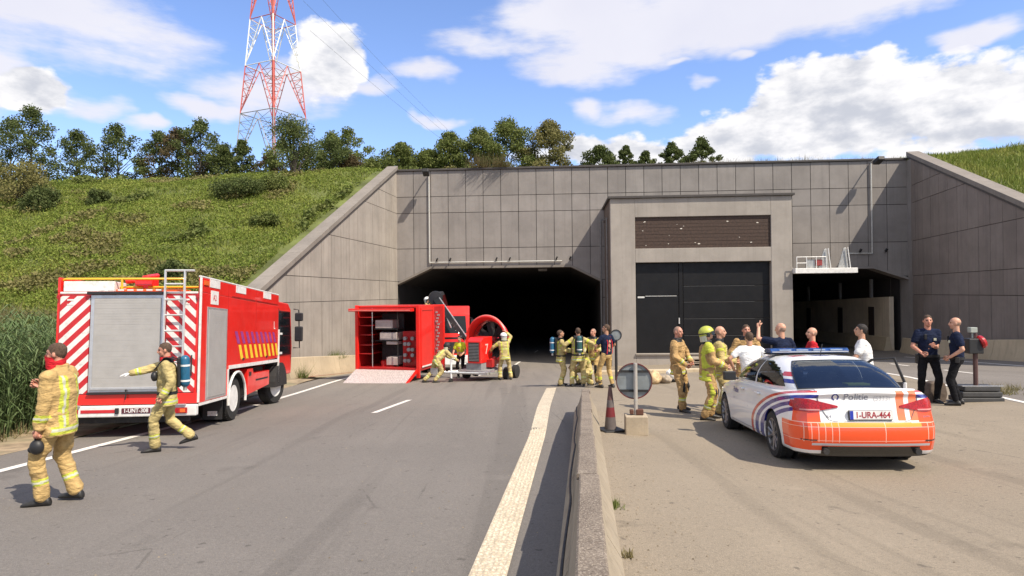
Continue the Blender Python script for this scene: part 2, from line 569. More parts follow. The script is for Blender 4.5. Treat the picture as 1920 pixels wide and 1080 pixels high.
# painted lines -------------------------------------------------------
def stripe(name, xf_, y0, y1, w, m, side='L', n=24, lift=0.006, label=None):
    V = []; F = []
    for i in range(n + 1):
        y = y0 + (y1 - y0) * i / n
        x = xf_(y)
        for k in (-0.5, 0.5):
            V.append((x + k * w, y, gz(x + k * w, y, side) + lift))
    for i in range(n):
        F.append((2 * i, 2 * i + 1, 2 * i + 3, 2 * i + 2))
    mb = MB(); mb.add(V, F)
    o = mb.build(name, m); o['kind'] = 'structure'
    return o


stripe('edge_line', lambda y: -7.55 + 0.022 * y, -6, 43, 0.17, M_line, n=60)
stripe('lane_dash', lambda y: -5.28 + 0.135 * y, 15.0, 17.8, 0.15, M_line, n=6)
for k in range(1, 4):
    stripe('lane_dash', lambda y: -5.28 + 0.135 * y, 15.0 + 12.5 * k, 17.8 + 12.5 * k, 0.15, M_line, n=6)
stripe('edge_line', lambda y: 6.72 + 0.28 * y, 4, 37, 0.14, M_line, 'R', n=30)
stripe('edge_line', lambda y: 12.1 + 0.285 * y, 10, 37, 0.16, M_line, 'R', n=30)
for k in range(5):
    stripe('lane_dash', lambda y: 9.0 + 0.28 * y, 8 + 6.2 * k, 10.5 + 6.2 * k, 0.13, M_line, 'R', n=5)

# raised rumble strip: studs in rows on a thick painted band
def rum_x(y): return -0.675 + 0.093 * y + 0.0008 * (y - 4) * (y - 4) * 0.2
mb = MB()
stripe('rumble_line', rum_x, 1.0, 19.4, 0.30, M_rumble, n=80, lift=0.008)
y = 1.5
V = []; F = []
while y < 12.5:
    step = 0.055 + 0.0016 * y
    for i in range(6):
        x = rum_x(y) - 0.125 + 0.05 * i + random.uniform(-0.006, 0.006)
        z = gz(x, y, 'L') + 0.008
        r = 0.017; yy = y + random.uniform(-0.006, 0.006)
        o_ = len(V)
        V += [(x - r, yy - r, z), (x + r, yy - r, z), (x + r, yy + r, z), (x - r, yy + r, z)]
        V += [(x - r * .6, yy - r * .6, z + 0.008), (x + r * .6, yy - r * .6, z + 0.008), (x + r * .6, yy + r * .6, z + 0.008), (x - r * .6, yy + r * .6, z + 0.008)]
        F += [tuple(o_ + q for q in f) for f in ((4, 5, 6, 7), (0, 1, 5, 4), (1, 2, 6, 5), (2, 3, 7, 6), (3, 0, 4, 7))]
    y += step
o = np_mesh('rumble_studs', V, F, M_rumble); tag(o, 'raised studs in rows on the cream rumble line', 'rumble strip', kind='stuff')

# ================================================================== PORTAL WALL
ROWS = [10.0, 8.24, 7.12, 4.68, 2.45, 1.24, -4.0]
LB = [(-7.9, 2.35), (-5.55, 3.45), (4.0, 3.45), (6.1, 2.4)]      # left bore lintel line (x, z)
RB = [(14.0, 3.1), (23.6, 3.1), (25.78, 2.35)]


def pl(pts, x, outside):
    if x <= pts[0][0] or x >= pts[-1][0]: return outside
    for (a, za), (b_, zb) in zip(pts, pts[1:]):
        if a <= x <= b_: return za + (zb - za) * (x - a) / (b_ - a)


def z_open(x):
    a = pl(LB, x, None)
    if a is not None: return a
    b_ = pl(RB, x, None)
    if b_ is not None: return b_
    return -4.0


wall_dir = Vector((1, -0.07, 0)).normalized(); wall_n = Vector((-0.07, -1, 0)).normalized()
pw = thing('portal_wall', 'wide grey concrete panel wall above both tunnel mouths', 'tunnel portal', (-7.9, 44, 0), math.atan(-0.07))
SC = math.sqrt(1 + 0.07 ** 2)


def panel_poly(x0, x1, zlo, zhi, fbot, ftop, knots, gap):
    xs = sorted(set([x0 + gap, x1 - gap] + [k for k in knots if x0 + gap < k < x1 - gap] + [x0 + gap + (x1 - x0 - 2 * gap) * i / 8 for i in range(9)]))
    bot = [(x, max(zlo + gap, fbot(x) + (gap if fbot(x) > zlo else 0))) for x in xs]
    top = [(x, min(zhi - gap, ftop(x))) for x in xs]
    keep = [i for i in range(len(xs)) if top[i][1] - bot[i][1] > 0.02]
    if len(keep) < 2: return None
    i0, i1 = keep[0], keep[-1]
    def thin(L):
        out = [L[0]]
        for i in range(1, len(L) - 1):
            a, b_, c_ = out[-1], L[i], L[i + 1]
            if abs((b_[0] - a[0]) * (c_[1] - a[1]) - (b_[1] - a[1]) * (c_[0] - a[0])) > 1e-4: out.append(b_)
        out.append(L[-1]); return out
    return thin(bot[i0:i1 + 1]) + list(reversed(thin(top[i0:i1 + 1])))


def panel_wall(parent, xs, rows, fbot, ftop, knots, mats, gap=0.018, thick=0.05, sx=1.0, sgn=-1):
    """panels hung in front of a plane at local y=0 (outside is -y), local x from xs (in wall metres / sx)"""
    for zi in range(len(rows) - 1):
        for xi in range(len(xs) - 1):
            p = panel_poly(xs[xi], xs[xi + 1], rows[zi + 1], rows[zi], fbot, ftop, knots, gap)
            if not p: continue
            q = [(u * sx, v) for u, v in p]
            mb = MB(); t = thick + random.uniform(-0.006, 0.006)
            mb.prism(q, 0.0 * sgn, t * sgn, 'Y')
            mb.build('panel', random.choice(mats), parent)


# backing cut round the bores
def wall_strip(parent, name, xs, fbot, ftop, y0, y1, m, sx=1.0):
    V = []; F = []
    for x in xs:
        for yy in (y0, y1):
            V.append((x * sx, yy, fbot(x))); V.append((x * sx, yy, ftop(x)))
    for i in range(len(xs) - 1):
        a = 4 * i; b_ = a + 4
        F += [(a, b_, b_ + 1, a + 1), (a + 3, b_ + 3, b_ + 2, a + 2), (a + 1, b_ + 1, b_ + 3, a + 3), (a, a + 2, b_ + 2, b_)]
    F += [(0, 1, 3, 2)]; n = 4 * (len(xs) - 1); F += [(n, n + 2, n + 3, n + 1)]
    mb = MB(); mb.add(V, F)
    return mb.build(name, m, parent)


off = lambda x: x + 7.9
segs = [([-7.9, -7.9001 + 0.0002], None)]
xs_b = [-7.899] + [k[0] for k in LB[1:-1]] + [6.099]
wall_strip(pw, 'backing', [off(x) for x in xs_b], lambda u: z_open(u - 7.9), lambda u: 9.98, 0.0, 0.9, M_joint, SC)
wall_strip(pw, 'backing', [off(6.101), off(13.999)], lambda u: -4.0, lambda u: 9.98, 0.0, 0.9, M_joint, SC)
wall_strip(pw, 'backing', [off(x) for x in (14.001, 23.6, 25.779)], lambda u: z_open(u - 7.9), lambda u: 9.98, 0.0, 0.9, M_joint, SC)
for x0, x1, y0, y1 in ((-0.6, 0.0, 0.0, 1.1), (33.68 * SC, 34.3 * SC, 0.0, 2.2)):
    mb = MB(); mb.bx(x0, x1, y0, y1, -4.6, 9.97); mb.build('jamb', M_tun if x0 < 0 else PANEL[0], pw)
mb = MB(); mb.bx(33.68 * SC, 34.3 * SC, -0.6, 0.0, -4.6, 9.97); mb.build('jamb', PANEL[0], pw)
cols = [0.0]
while cols[-1] < 33.72 - 0.6: cols.append(cols[-1] + 1.2)
cols[-1] = 33.70
knots = [off(k[0]) for k in LB + RB]
panel_wall(pw, cols, ROWS, lambda u: z_open(u - 7.9), lambda u: 9.99, knots, PANEL, sx=SC)
mb = MB(); mb.bx(-0.05, 33.72 * SC, -0.16, 1.1, 10.0, 10.14); mb.build('coping', M_flash, pw, bevel=0.02)
# pale soffit lip round the left bore, dull one round the right bore
for B, mm, nm in ((LB, M_coping, 'lintel'), (RB, PANEL[2], 'lintel')):
    pts = [(off(x) * SC, z) for x, z in B]
    poly = [(x, z) for x, z in pts] + [(x, z - 0.16) for x, z in reversed(pts)]
    mb = MB()
    V = []; F = []
    for i, (x, z) in enumerate(pts):
        for yy in (-0.09, 0.92):
            V += [(x, yy, z - 0.14), (x, yy, z + 0.01)]
    for i in range(len(pts) - 1):
        a = 4 * i; b_ = a + 4
        F += [(a, b_, b_ + 1, a + 1), (a + 3, b_ + 3, b_ + 2, a + 2), (a + 1, b_ + 1, b_ + 3, a + 3), (a, a + 2, b_ + 2, b_)]
    F += [(0, 1, 3, 2)]; n = 4 * (len(pts) - 1); F += [(n, n + 2, n + 3, n + 1)]
    mb.add(V, F); mb.build(nm, mm, pw)

# tunnel bores (behind the wall)
def bore(B, x0, x1, dirx, name, label, mwall, mroof):
    t = thing(name, label, 'tunnel', (0, 0, 0))
    pts = [(B[0][0] + 0.0, -4.6)] + B + [(B[-1][0], -4.6)]
    L = 70; rings = []
    for k in (0, 8, 20, 40, L):
        ring = []
        for x, z in pts:
            y = wall_y(x) + 0.9 + k
            ring.append((x + dirx * k, y, z - 0.03 * k - 0.02))
        rings.append(ring)
    mb = MB(); mb.loft(rings, 0, False, False)
    mb.build('tunnel_lining', mroof, t, fix=False)
    mb = MB(); mb.add([rings[-1][i] for i in range(len(pts))], [tuple(range(len(pts)))]); mb.build('tunnel_end', mroof, t, fix=False)
    return t


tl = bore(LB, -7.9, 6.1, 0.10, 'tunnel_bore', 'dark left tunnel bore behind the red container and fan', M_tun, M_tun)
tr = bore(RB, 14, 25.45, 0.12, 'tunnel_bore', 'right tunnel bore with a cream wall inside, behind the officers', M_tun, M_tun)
# overhead lights / fittings unlit inside left mouth, cream wall inside right mouth
mb = MB(); mb.bx(2.2 - 0.3, 2.2 + 0.3, 45.5, 46.1, 3.15, 3.30)
mb.build('ceiling_box', mat('dull_grey', (0.25, 0.25, 0.25), 0.6), tl)
V = []; F = []
zt = lambda k: 1.10 - 0.03 * k
segk = [0, 5, 5.5, 14, 14.5, 24, 24.5, 36, 50, 68]
for k in segk:
    x = 25.45 - 0.35 + 0.12 * k; y = wall_y(25.45) + 0.95 + k
    V += [(x, y, -4.5), (x, y, zt(k)), (x + 0.3, y, zt(k)), (x + 0.3, y, -4.5)]
n = 4
for i in range(len(segk) - 1):
    a = 4 * i; F += [(a, a + 1, a + 5, a + 4), (a + 1, a + 2, a + 6, a + 5)]
F.append((0, 3, 2, 1))
mb = MB(); mb.add(V, F); mb.build('cream_lining', M_cream, tr)
for k in (2.6, 8.2, 15.5):
    x = 25.45 - 0.40 + 0.12 * k; y = wall_y(25.45) + 0.95 + k
    mb = MB(); mb.bx(x - 0.03, x + 0.06, y - 0.35, y + 0.35, -1.7 - 0.03 * k, 0.45 - 0.03 * k); mb.build('niche_door', mat('niche_dark', (0.03, 0.022, 0.018), 0.7), tr, bevel=0.01)
    mb = MB(); mb.bx(x - 0.05, x + 0.1, y - 0.1, y + 0.1, zt(k) + 0.01, 2.4 - 0.03 * k); mb.build('post', mat('dull_grey', (0.25, 0.25, 0.25), 0.6), tr)

# ================================================================== WING WALLS
def wing(name, label, P0, P1, ztop0, ztop1, zbot, mats, cop_m, side):
    """wall from corner P0 (far) to P1 (near); top slopes from ztop0 to ztop1"""
    P0 = Vector((P0[0], P0[1], 0)); P1 = Vector((P1[0], P1[1], 0))
    L = (P1 - P0).length; d = (P1 - P0) / L
    ang = math.atan2(d.y, d.x)
    t = thing(name, label, 'retaining wall', P0, ang)
    sgn = 1 if side == 'L' else -1       # visible face is local +y for the left wing, -y for the right
    ftop = lambda u: ztop0 + (ztop1 - ztop0) * max(0, u) / L
    n = 12; xs = [L * i / n for i in range(n + 1)]
    wall_strip(t, 'backing', xs, lambda u: -4.5, lambda u: ftop(u) - 0.02, 0.0, -0.5 * sgn, M_joint)
    cols = [0.0]
    while cols[-1] < L - 1.2: cols.append(cols[-1] + 1.2)
    cols[-1] = L
    panel_wall(t, cols, ROWS, lambda u: -4.5, ftop, [], mats, gap=0.014, sgn=sgn)
    # sloping coping, cast in lengths
    k = 0; ln = 2.4
    s_ = (ztop1 - ztop0) / L
    while k < L - 0.3:
        e = min(L, k + ln) - 0.02
        V = []
        for u in (k, e):
            z = ftop(u)
            for yy, zz in ((0.13, 0), (-0.62, 0), (-0.62, 0.26), (0.13, 0.26)):
                V.append((u, yy * sgn, z + zz))
        mb = MB(); mb.add(V, [(0, 1, 2, 3), (7, 6, 5, 4), (0, 4, 5, 1), (1, 5, 6, 2), (2, 6, 7, 3), (3, 7, 4, 0)])
        mb.build('coping', cop_m, t, bevel=0.015); k += ln
    # dark drip groove under the coping
    V = []
    for u in (0.0, L):
        z = ftop(u)
        for yy, zz in ((0.0, -0.12), (0.10, -0.12), (0.10, -0.005), (0.0, -0.005)):
            V.append((u, yy * sgn, z + zz))
    mb = MB(); mb.add(V, [(0, 1, 2, 3), (7, 6, 5, 4), (0, 4, 5, 1), (1, 5, 6, 2), (2, 6, 7, 3), (3, 7, 4, 0)])
    mb.build('drip_edge', M_flash, t)
    return t


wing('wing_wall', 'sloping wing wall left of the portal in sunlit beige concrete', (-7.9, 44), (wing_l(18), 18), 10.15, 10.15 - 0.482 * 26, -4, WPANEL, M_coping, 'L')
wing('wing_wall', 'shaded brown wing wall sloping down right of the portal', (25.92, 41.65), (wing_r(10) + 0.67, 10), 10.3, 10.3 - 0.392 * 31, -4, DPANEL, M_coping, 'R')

# ================================================================== BARRIERS along the wing walls and into the bores
def jersey(pts, zf, h, w0, w1, name, label, m, side=1, cap=None, seglen=3.0):
    t = thing(name, label, 'concrete barrier', (pts[0][0], pts[0][1], zf(*pts[0])))
    o0 = Vector(t.location)
    P = [Vector((p[0], p[1])) for p in pts]
    k = 0
    total = sum((P[i + 1] - P[i]).length for i in range(len(P) - 1))
    def at(s):
        for i in range(len(P) - 1):
            l = (P[i + 1] - P[i]).length
            if s <= l or i == len(P) - 2: return P[i] + (P[i + 1] - P[i]) * (s / l), (P[i + 1] - P[i]).normalized()
            s -= l
    s = 0
    while s < total - 0.1:
        e = min(total, s + seglen) - 0.025
        rings = []
        for u in (s, (s + e) / 2, e):
            p, d = at(u); nn = Vector((d.y, -d.x))
            z = zf(p.x, p.y); ring = []
            for off_, hh in ((w0 / 2, -0.3), (w0 / 2, 0.08), (w0 / 2 * 0.66, 0.32 * h / 0.8), (w1 / 2, h - 0.02), (w1 / 2 - 0.02, h), (-w1 / 2 + 0.02, h), (-w1 / 2, h - 0.02), (-w0 / 2 * 0.66, 0.32 * h / 0.8), (-w0 / 2, 0.08), (-w0 / 2, -0.3)):
                q = p + nn * off_
                ring.append((q.x - o0.x, q.y - o0.y, z + hh - o0.z))
            rings.append(ring)
        mb = MB(); mb.loft(rings); mb.build('barrier_block', m, t, smooth=25)
        s += seglen
    return t


jersey([(wing_l(26.5) + 0.95, 26.5), (wing_l(30) + 0.62, 30), (wing_l(43.2) + 0.62, 43.2)], lambda x, y: gz(x, y), 0.88, 0.5, 0.2, 'concrete_barrier', 'tan concrete barrier along the foot of the left wing wall', M_barr)
jersey([(wing_r(12) + 0.0, 12), (wing_r(41) - 0.2, 41)], lambda x, y: gz(x, y, 'R'), 0.92, 0.55, 0.22, 'concrete_barrier', 'shaded concrete barrier along the foot of the right wing wall', M_barr)
jersey([(25.0, 42.6), (28.6, 72)], lambda x, y: gz(x, y, 'R'), 0.92, 0.55, 0.22, 'concrete_barrier', 'concrete barrier inside the right tunnel below the cream wall', M_barr)
mb = MB(); V = []; F = []
# red-brown gutter line at the foot of the left barrier
stripe('gutter', lambda y: wing_l(y) + 1.15, 27, 43, 0.35, mat('rust_gutter', (0.26, 0.13, 0.08), 0.9, var=0.3), 'L', lift=0.004)

# ================================================================== SERVICE BUILDING between the bores
gb = thing('service_building', 'concrete service building with a large dark roller door between the tunnel mouths', 'building', (5.92, 38.2, -2.9), math.atan(-0.07))
W = 10.55; Hh = 10.05; dz0 = 0.0
# front frame: local x 0..W, y=0 front, z from base
dx0, dx1 = 1.45, 9.35; dzb, dzt = 0.80, 6.22; sz0, sz1 = 7.05, 8.92
def fr(name, x0, x1, z0, z1, y0=0.0, y1=0.5, m=M_gar, bev=0.02):
    mb = MB(); mb.bx(x0, x1, y0, y1, z0, z1); return mb.build(name, m, gb, bevel=bev)
fr('pier', 0, dx0, -0.6, Hh - 0.003)
fr('pier', dx1, W, -0.6, Hh - 0.003)
fr('plinth', dx0 + 0.002, dx1 - 0.002, -0.6, dzb)
fr('lintel_beam', dx0 + 0.002, dx1 - 0.002, dzt, sz0)
fr('lintel_beam', dx0 + 0.002, dx1 - 0.002, sz1, Hh - 0.003)
for x0, y1 in ((0.0, 5.4), (W - 0.4, 4.9)):
    mb = MB(); mb.bx(x0 + 0.001, x0 + 0.4 - 0.001, 0.502, y1, -0.6, Hh - 0.003); mb.build('side_wall', mat('brown_side_wall', (0.13, 0.095, 0.075), 0.85, var=0.2, bump=0.2), gb)
mb = MB(); mb.bx(-0.14, W + 0.14, -0.14, 5.0, Hh, Hh + 0.14); mb.build('roof', M_flash, gb, bevel=0.01)
# sign board made of brown slats with chipped paint
M_slat = mat('brown_slat', (0.055, 0.032, 0.022), 0.7, var=0.3, scale=9)
nsl = 9
for i in range(nsl):
    z0 = sz0 + (sz1 - sz0) * i / nsl; z1 = sz0 + (sz1 - sz0) * (i + 1) / nsl
    mb = MB(); mb.bx(dx0 + 0.01, dx1 - 0.01, 0.10 + 0.008 * (i % 2), 0.16, z0 + 0.006, z1 - 0.006); mb.build('slat', M_slat, gb)
mb = MB(); mb.bx(dx0, dx1, 0.17, 0.3, sz0, sz1); mb.build('slat_backing', M_joint, gb)
mb = MB()
rr = random.Random(4)
for i in range(15):
    x = rr.uniform(dx0 + 0.2, dx1 - 0.2); z = rr.uniform(sz0 + 0.1, sz1 - 0.15); s_ = rr.uniform(0.03, 0.08)
    pts = [(x + s_ * math.cos(a) * rr.uniform(.6, 1.2), z + 0.5 * s_ * math.sin(a) * rr.uniform(.6, 1.2)) for a in (0, 1.1, 2.2, 3.3, 4.4, 5.4)]
    mb.prism(pts, 0.094, 0.099, 'Y')
mb.build('chipped_patches', mat('chip_white', (0.65, 0.6, 0.52), 0.8), gb)
# roller door: leaf panels and a wicket door
M_door = mat('black_door', (0.007, 0.007, 0.008), 0.5, var=0.2, scale=2, spec=0.3)
mb = MB(); mb.bx(dx0, dx1, 0.36, 0.44, dzb, dzt); mb.build('door_backing', M_joint, gb)
dxm = dx0 + 2.55
zs = [dzb, dzb + 1.05, dzb + 2.05, dzb + 3.05, dzb + 4.0, dzt]
for i in range(5):
    mb = MB(); mb.bx(dxm + 0.30, dx1 - 0.06, 0.31, 0.355, zs[i] + 0.022, zs[i + 1] - 0.022)
    mb.build('door_panel', M_door, gb, bevel=0.012)
    mb = MB(); mb.bx(dxm + 0.32, dx1 - 0.9, 0.300, 0.309, zs[i + 1] - 0.03, zs[i + 1] + 0.006)
    if i < 4: mb.build('door_rail', mat('door_rail_grey', (0.05, 0.05, 0.05), 0.5), gb)
mb = MB(); mb.bx(dx0 + 0.05, dxm + 0.0, 0.30, 0.355, dzb + 0.02, dzb + 3.42); a_ = mb.build('wicket_door', M_door, gb, bevel=0.012)
mb = MB(); mb.bx(dx0 + 0.05, dxm + 0.0, 0.30, 0.355, dzb + 3.46, dzt - 0.04); mb.build('door_panel', M_door, gb, bevel=0.012)
mb = MB(); mb.bx(dxm + 0.04, dxm + 0.26, 0.28, 0.355, dzb, dzt - 0.02); mb.build('door_post', M_door, gb, bevel=0.012)
mb = MB(); mb.bx(dx0 + 0.15, dx0 + 0.55, 0.270, 0.296, dzb + 3.30, dzb + 3.40); mb.build('handle_plate', mat('pale_grey', (0.6, 0.6, 0.58), 0.5), gb)
mb = MB(); mb.bx(dx0 + 0.6, dxm - 0.1, 0.282, 0.298, dzb + 3.40, dzb + 3.43); mb.build('door_trim', mat('pale_grey', (0.6, 0.6, 0.58), 0.5), gb)
mb = MB(); mb.bx(dx0 + 2.55, dx0 + 2.61, 0.24, 0.30, dzb + 1.75, dzb + 2.1); mb.build('door_handle', mat('pale_grey', (0.6, 0.6, 0.58), 0.5), gb)
mb = MB(); mb.bx(dx0 - 0.04, dx1 + 0.04, -0.10, 0.36, dzb - 0.10, dzb - 0.005); mb.build('door_sill', M_coping, gb, bevel=0.01)
# conduit with bracket on the left flank
mb = MB(); mb.tube([(-0.10, 1.6, 0.6), (-0.10, 1.6, 9.1), (-0.10, 4.0, 9.1)], 0.05, 6); mb.tube([(-0.28, 4.4, 0.2), (-0.28, 4.4, 9.3), (0.0, 4.4, 9.3)], 0.06, 6)
mb.build('conduit', mat('grey_conduit', (0.22, 0.21, 0.2), 0.5, 0.4), gb, smooth=40)

# low kerb in front of the building and a step stack
kb = thing('kerb', 'low tan kerb edge in front of the service building', 'kerb', (3.4, 27.6, gz(6, 27.6, 'R') - 0.02))
for i in range(9):
    mb = MB(); x0 = i * 1.25
    y0 = -0.10 * x0 * 0.3
    z0 = gz(3.4 + x0, 27.6, 'R') - gz(6, 27.6, 'R')
    mb.bx(x0, x0 + 1.235, 0.0, 0.45, z0 - 0.3, z0 + 0.17); mb.build('kerbstone', M_barr, kb, bevel=0.02)
st = thing('pallet', 'grey stacked pallets by the dark door behind the firefighters', 'pallet', (8.2, 29.5, gz(8.2, 29.5, 'R')), -0.07)
for i in range(3):
    mb = MB(); mb.bx(-0.7, 0.7, -0.5, 0.5, 0.02 + 0.2 * i, 0.06 + 0.2 * i); mb.bx(-0.7, 0.7, -0.5, 0.5, 0.15 + 0.2 * i, 0.19 + 0.2 * i)
    for xx in (-0.62, 0, 0.62): mb.bx(xx - 0.07, xx + 0.07, -0.49, 0.49, 0.061 + 0.2 * i, 0.149 + 0.2 * i)
    mb.build('pallet_board', mat('weathered_wood', (0.32, 0.27, 0.21), 0.85), st)

# ================================================================== LIGHT FITTINGS, CONDUITS on the wall
def wp(x, out, z):
    y = wall_y(x); p = Vector((x, y, 0)) + wall_n * out; return (p.x, p.y, z)


M_pipe = mat('pale_pipe', (0.55, 0.54, 0.5), 0.5, 0.2)
M_black = mat('matt_black', (0.015, 0.015, 0.016), 0.55)
def wall_lamp(x, ztop, zlow, run, label, n_spots, m_pipe):
    t = thing('wall_lamp', label, 'lamp', (x, wall_y(x), ztop))
    L_ = Vector(t.location)
    def q(p): return (p[0] - L_.x, p[1] - L_.y, p[2] - L_.z)
    mb = MB(); mb.tube([q(wp(x, 0.14, ztop)), q(wp(x, 0.14, zlow))], 0.05, 6); mb.build('conduit', m_pipe, t, smooth=50)
    mb = MB(); mb.tube([q(wp(x, 0.1, ztop)), q(wp(x, 0.5, ztop + 0.12)), q(wp(x, 1.3, ztop + 0.12))], 0.045, 6); mb.build('arm', M_pipe, t, smooth=50)
    mb = MB(); c_ = q(wp(x, 1.15, ztop - 0.05)); mb.box(c_, (0.42, 0.7, 0.26), (R(-18), 0, 0)); mb.build('lamp_head', M_black, t, bevel=0.04)
    mb = MB(); mb.tube([q(wp(x, 0.14, zlow)), q(wp(x + run, 0.14, zlow))], 0.045, 6); mb.build('conduit', m_pipe, t, smooth=50)
    for i in range(n_spots):
        xx = x + run * (0.06 + 0.9 * (i // 2) / max(1, (n_spots - 1) // 2)) + 0.9 * (i % 2)
        if xx < x: xx = x + run * 0.5
        mb = MB(); p = q(wp(xx, 0.3, zlow + 0.18)); mb.box(p, (0.09, 0.16, 0.22), (R(20), R(25), 0)); mb.tube([q(wp(xx, 0.1, zlow)), p], 0.02, 5)
        mb.build('spotlight', M_black, t)


wall_lamp(-5.6, 9.75, 3.72, 9.0, 'pale conduit with black lamp on the wall above the left bore', 6, M_pipe)
wall_lamp(23.5, 9.85, 3.95, -1.6, 'grey conduit with lamp on the wall above the right bore', 2, M_pipe)

# gantry beside the building
gt = thing('signal_gantry', 'white beam with two triangular lane signs beside the service building', 'gantry', (16.9, 37.5, 2.55), math.atan(-0.07))
mb = MB(); mb.bx(-0.45, 3.05, -0.5, 0.0, 0.0, 0.30); mb.build('beam', mat('white_metal', (0.78, 0.77, 0.74), 0.4), gt, bevel=0.02)
M_alu = mat('dull_aluminium', (0.48, 0.48, 0.46), 0.45, 0.5)
for x0, h_ in ((1.15, 1.45), (2.25, 1.5)):
    t_ = MB(); t_.tube([(x0 + 0.42, -0.42, 0.305), (x0 + 0.28, -0.42, h_)], 0.03, 6); t_.tube([(x0 + 0.42, -0.08, 0.305), (x0 + 0.28, -0.08, h_)], 0.03, 6)
    t_.build('frame_leg', mat('white_metal', (0.78, 0.77, 0.74), 0.4), gt, smooth=50)
    t_ = MB(); t_.prism([(x0 - 0.22, 0.31), (x0 + 0.36, 0.31), (x0 + 0.26, h_ - 0.05), (x0 + 0.10, h_ - 0.05)], -0.3, -0.2, 'Y'); t_.build('triangular_plate', M_alu, gt, bevel=0.01)
mb = MB()
for a, b_ in (((-0.35, 0.3), (-0.35, 0.95)), ((0.2, 0.3), (0.2, 0.95)), ((0.75, 0.3), (0.75, 0.95)), ((1.3, 0.3), (1.3, 0.95)), ((-0.35, 0.95), (1.3, 0.95)), ((-0.35, 0.6), (0.2, 0.6))):
    mb.tube([(a[0], -0.45, a[1]), (b_[0], -0.45, b_[1])], 0.025, 6)
mb.build('rail', mat('white_metal', (0.78, 0.77, 0.74), 0.4), gt, smooth=50)
mb = MB(); mb.bx(0.25, 0.7, -0.38, -0.1, 0.31, 0.8); mb.build('control_box', M_alu, gt, bevel=0.02)
mb = MB(); mb.bx(0.8, 1.12, -0.38, -0.1, 0.45, 0.8); mb.build('red_box', mat('dull_red', (0.30, 0.05, 0.05), 0.6), gt, bevel=0.02)

# ================================================================== DIVIDER
def div_z(x, y): return gz(x, y, 'R')
dv = thing('divider', 'long concrete divider in the foreground between road and pavement', 'concrete barrier', (barrier_x(0), 0, -0.06))
M_cap, g_, b_ = new_mat('cap_stone')
co_ = g_.coord()
c_ = g_.mix(g_.smooth(g_.noise(co_, 2.2, 5, 0.6), 0.3, 0.7), (0.15, 0.118, 0.092), (0.23, 0.187, 0.145))
c_ = g_.mix(g_.smooth(g_.noise(co_, 70, 3, 0.75), 0.50, 0.62, 0, 0.75), c_, (0.42, 0.36, 0.29))
c_ = g_.mix(g_.smooth(g_.noise(g_.map(co_, loc=(5, 5, 5)), 55, 3, 0.75), 0.52, 0.64, 0, 0.7), c_, (0.06, 0.045, 0.036))
g_.put(b_.inputs['Base Color'], c_); b_.inputs['Roughness'].default_value = 0.95
g_.put(b_.inputs['Normal'], g_.bump(g_.noise(co_, 60, 4, 0.7), 0.9, 0.012))
y = -1.6; k = 0
o0 = Vector(dv.location)
lens = [2.6, 1.9, 2.3, 2.0, 2.5, 1.2, 2.0, 2.4]
M_divside = concrete('divider_side', (0.31, 0.262, 0.195), 0.6, 0.7, scale=4)
while y < 13.5:
    e = min(13.6, y + 3.0)
    rings = []
    for u in (y, y + (e - y) / 3, y + 2 * (e - y) / 3, e - 0.02):
        x = barrier_x(u); zr = gz(x, u, 'R'); zl = gz(x - 0.3, u, 'L'); top = zr + 0.41
        rings.append([(x - 0.25 - o0.x, u, zl - 0.1 - o0.z), (x - 0.25 - o0.x, u, zl + 0.07 - o0.z), (x - 0.15 - o0.x, u, zl + 0.26 - o0.z), (x - 0.075 - o0.x, u, top - o0.z),
                      (x + 0.075 - o0.x, u, top - o0.z), (x + 0.12 - o0.x, u, zr + 0.22 - o0.z), (x + 0.22 - o0.x, u, zr + 0.06 - o0.z), (x + 0.23 - o0.x, u, zr - 0.1 - o0.z)])
    mb = MB(); mb.loft(rings); mb.build('barrier_block', M_divside, dv, smooth=20)
    y = e
y = -1.6; k = 0
while y < 13.5:
    e = min(13.62, y + lens[k % len(lens)])
    j = random.uniform(-0.008, 0.008); w = 0.080 + (0.006 if k % 2 else 0); rings = []
    n = 7
    for i in range(n):
        u = y + 0.008 + (e - y - 0.016) * i / (n - 1); x = barrier_x(u) + j; t = gz(x, u, 'R') + 0.413
        c_ = random.uniform(-0.004, 0.004)
        rings.append([(x - w + c_ - o0.x, u, t - o0.z), (x + w + c_ - o0.x, u, t - o0.z), (x + w + c_ - o0.x, u, t + 0.042 - o0.z), (x + w - 0.012 + c_ - o0.x, u, t + 0.052 - o0.z), (x - w + 0.012 + c_ - o0.x, u, t + 0.052 - o0.z), (x - w + c_ - o0.x, u, t + 0.042 - o0.z)])
    mb = MB(); mb.loft(rings); mb.build('cap_stone', M_cap, dv)
    y = e; k += 1
# black cable hanging along the shaded flank
mb = MB(); pts = []
for i in range(40):
    u = 1.5 + 11.5 * i / 39; x = barrier_x(u) - 0.155 - 0.035 * abs(math.sin(u * 1.1)); zl = gz(x, u, 'L')
    pts.append((x, u, zl + 0.40 - 0.10 * abs(math.sin(u * 1.1))))
mb.tube(pts, 0.012, 6)
tag(mb.build('cable', M_black, smooth=50), 'black cable sagging along the shaded flank of the divider', 'cable')

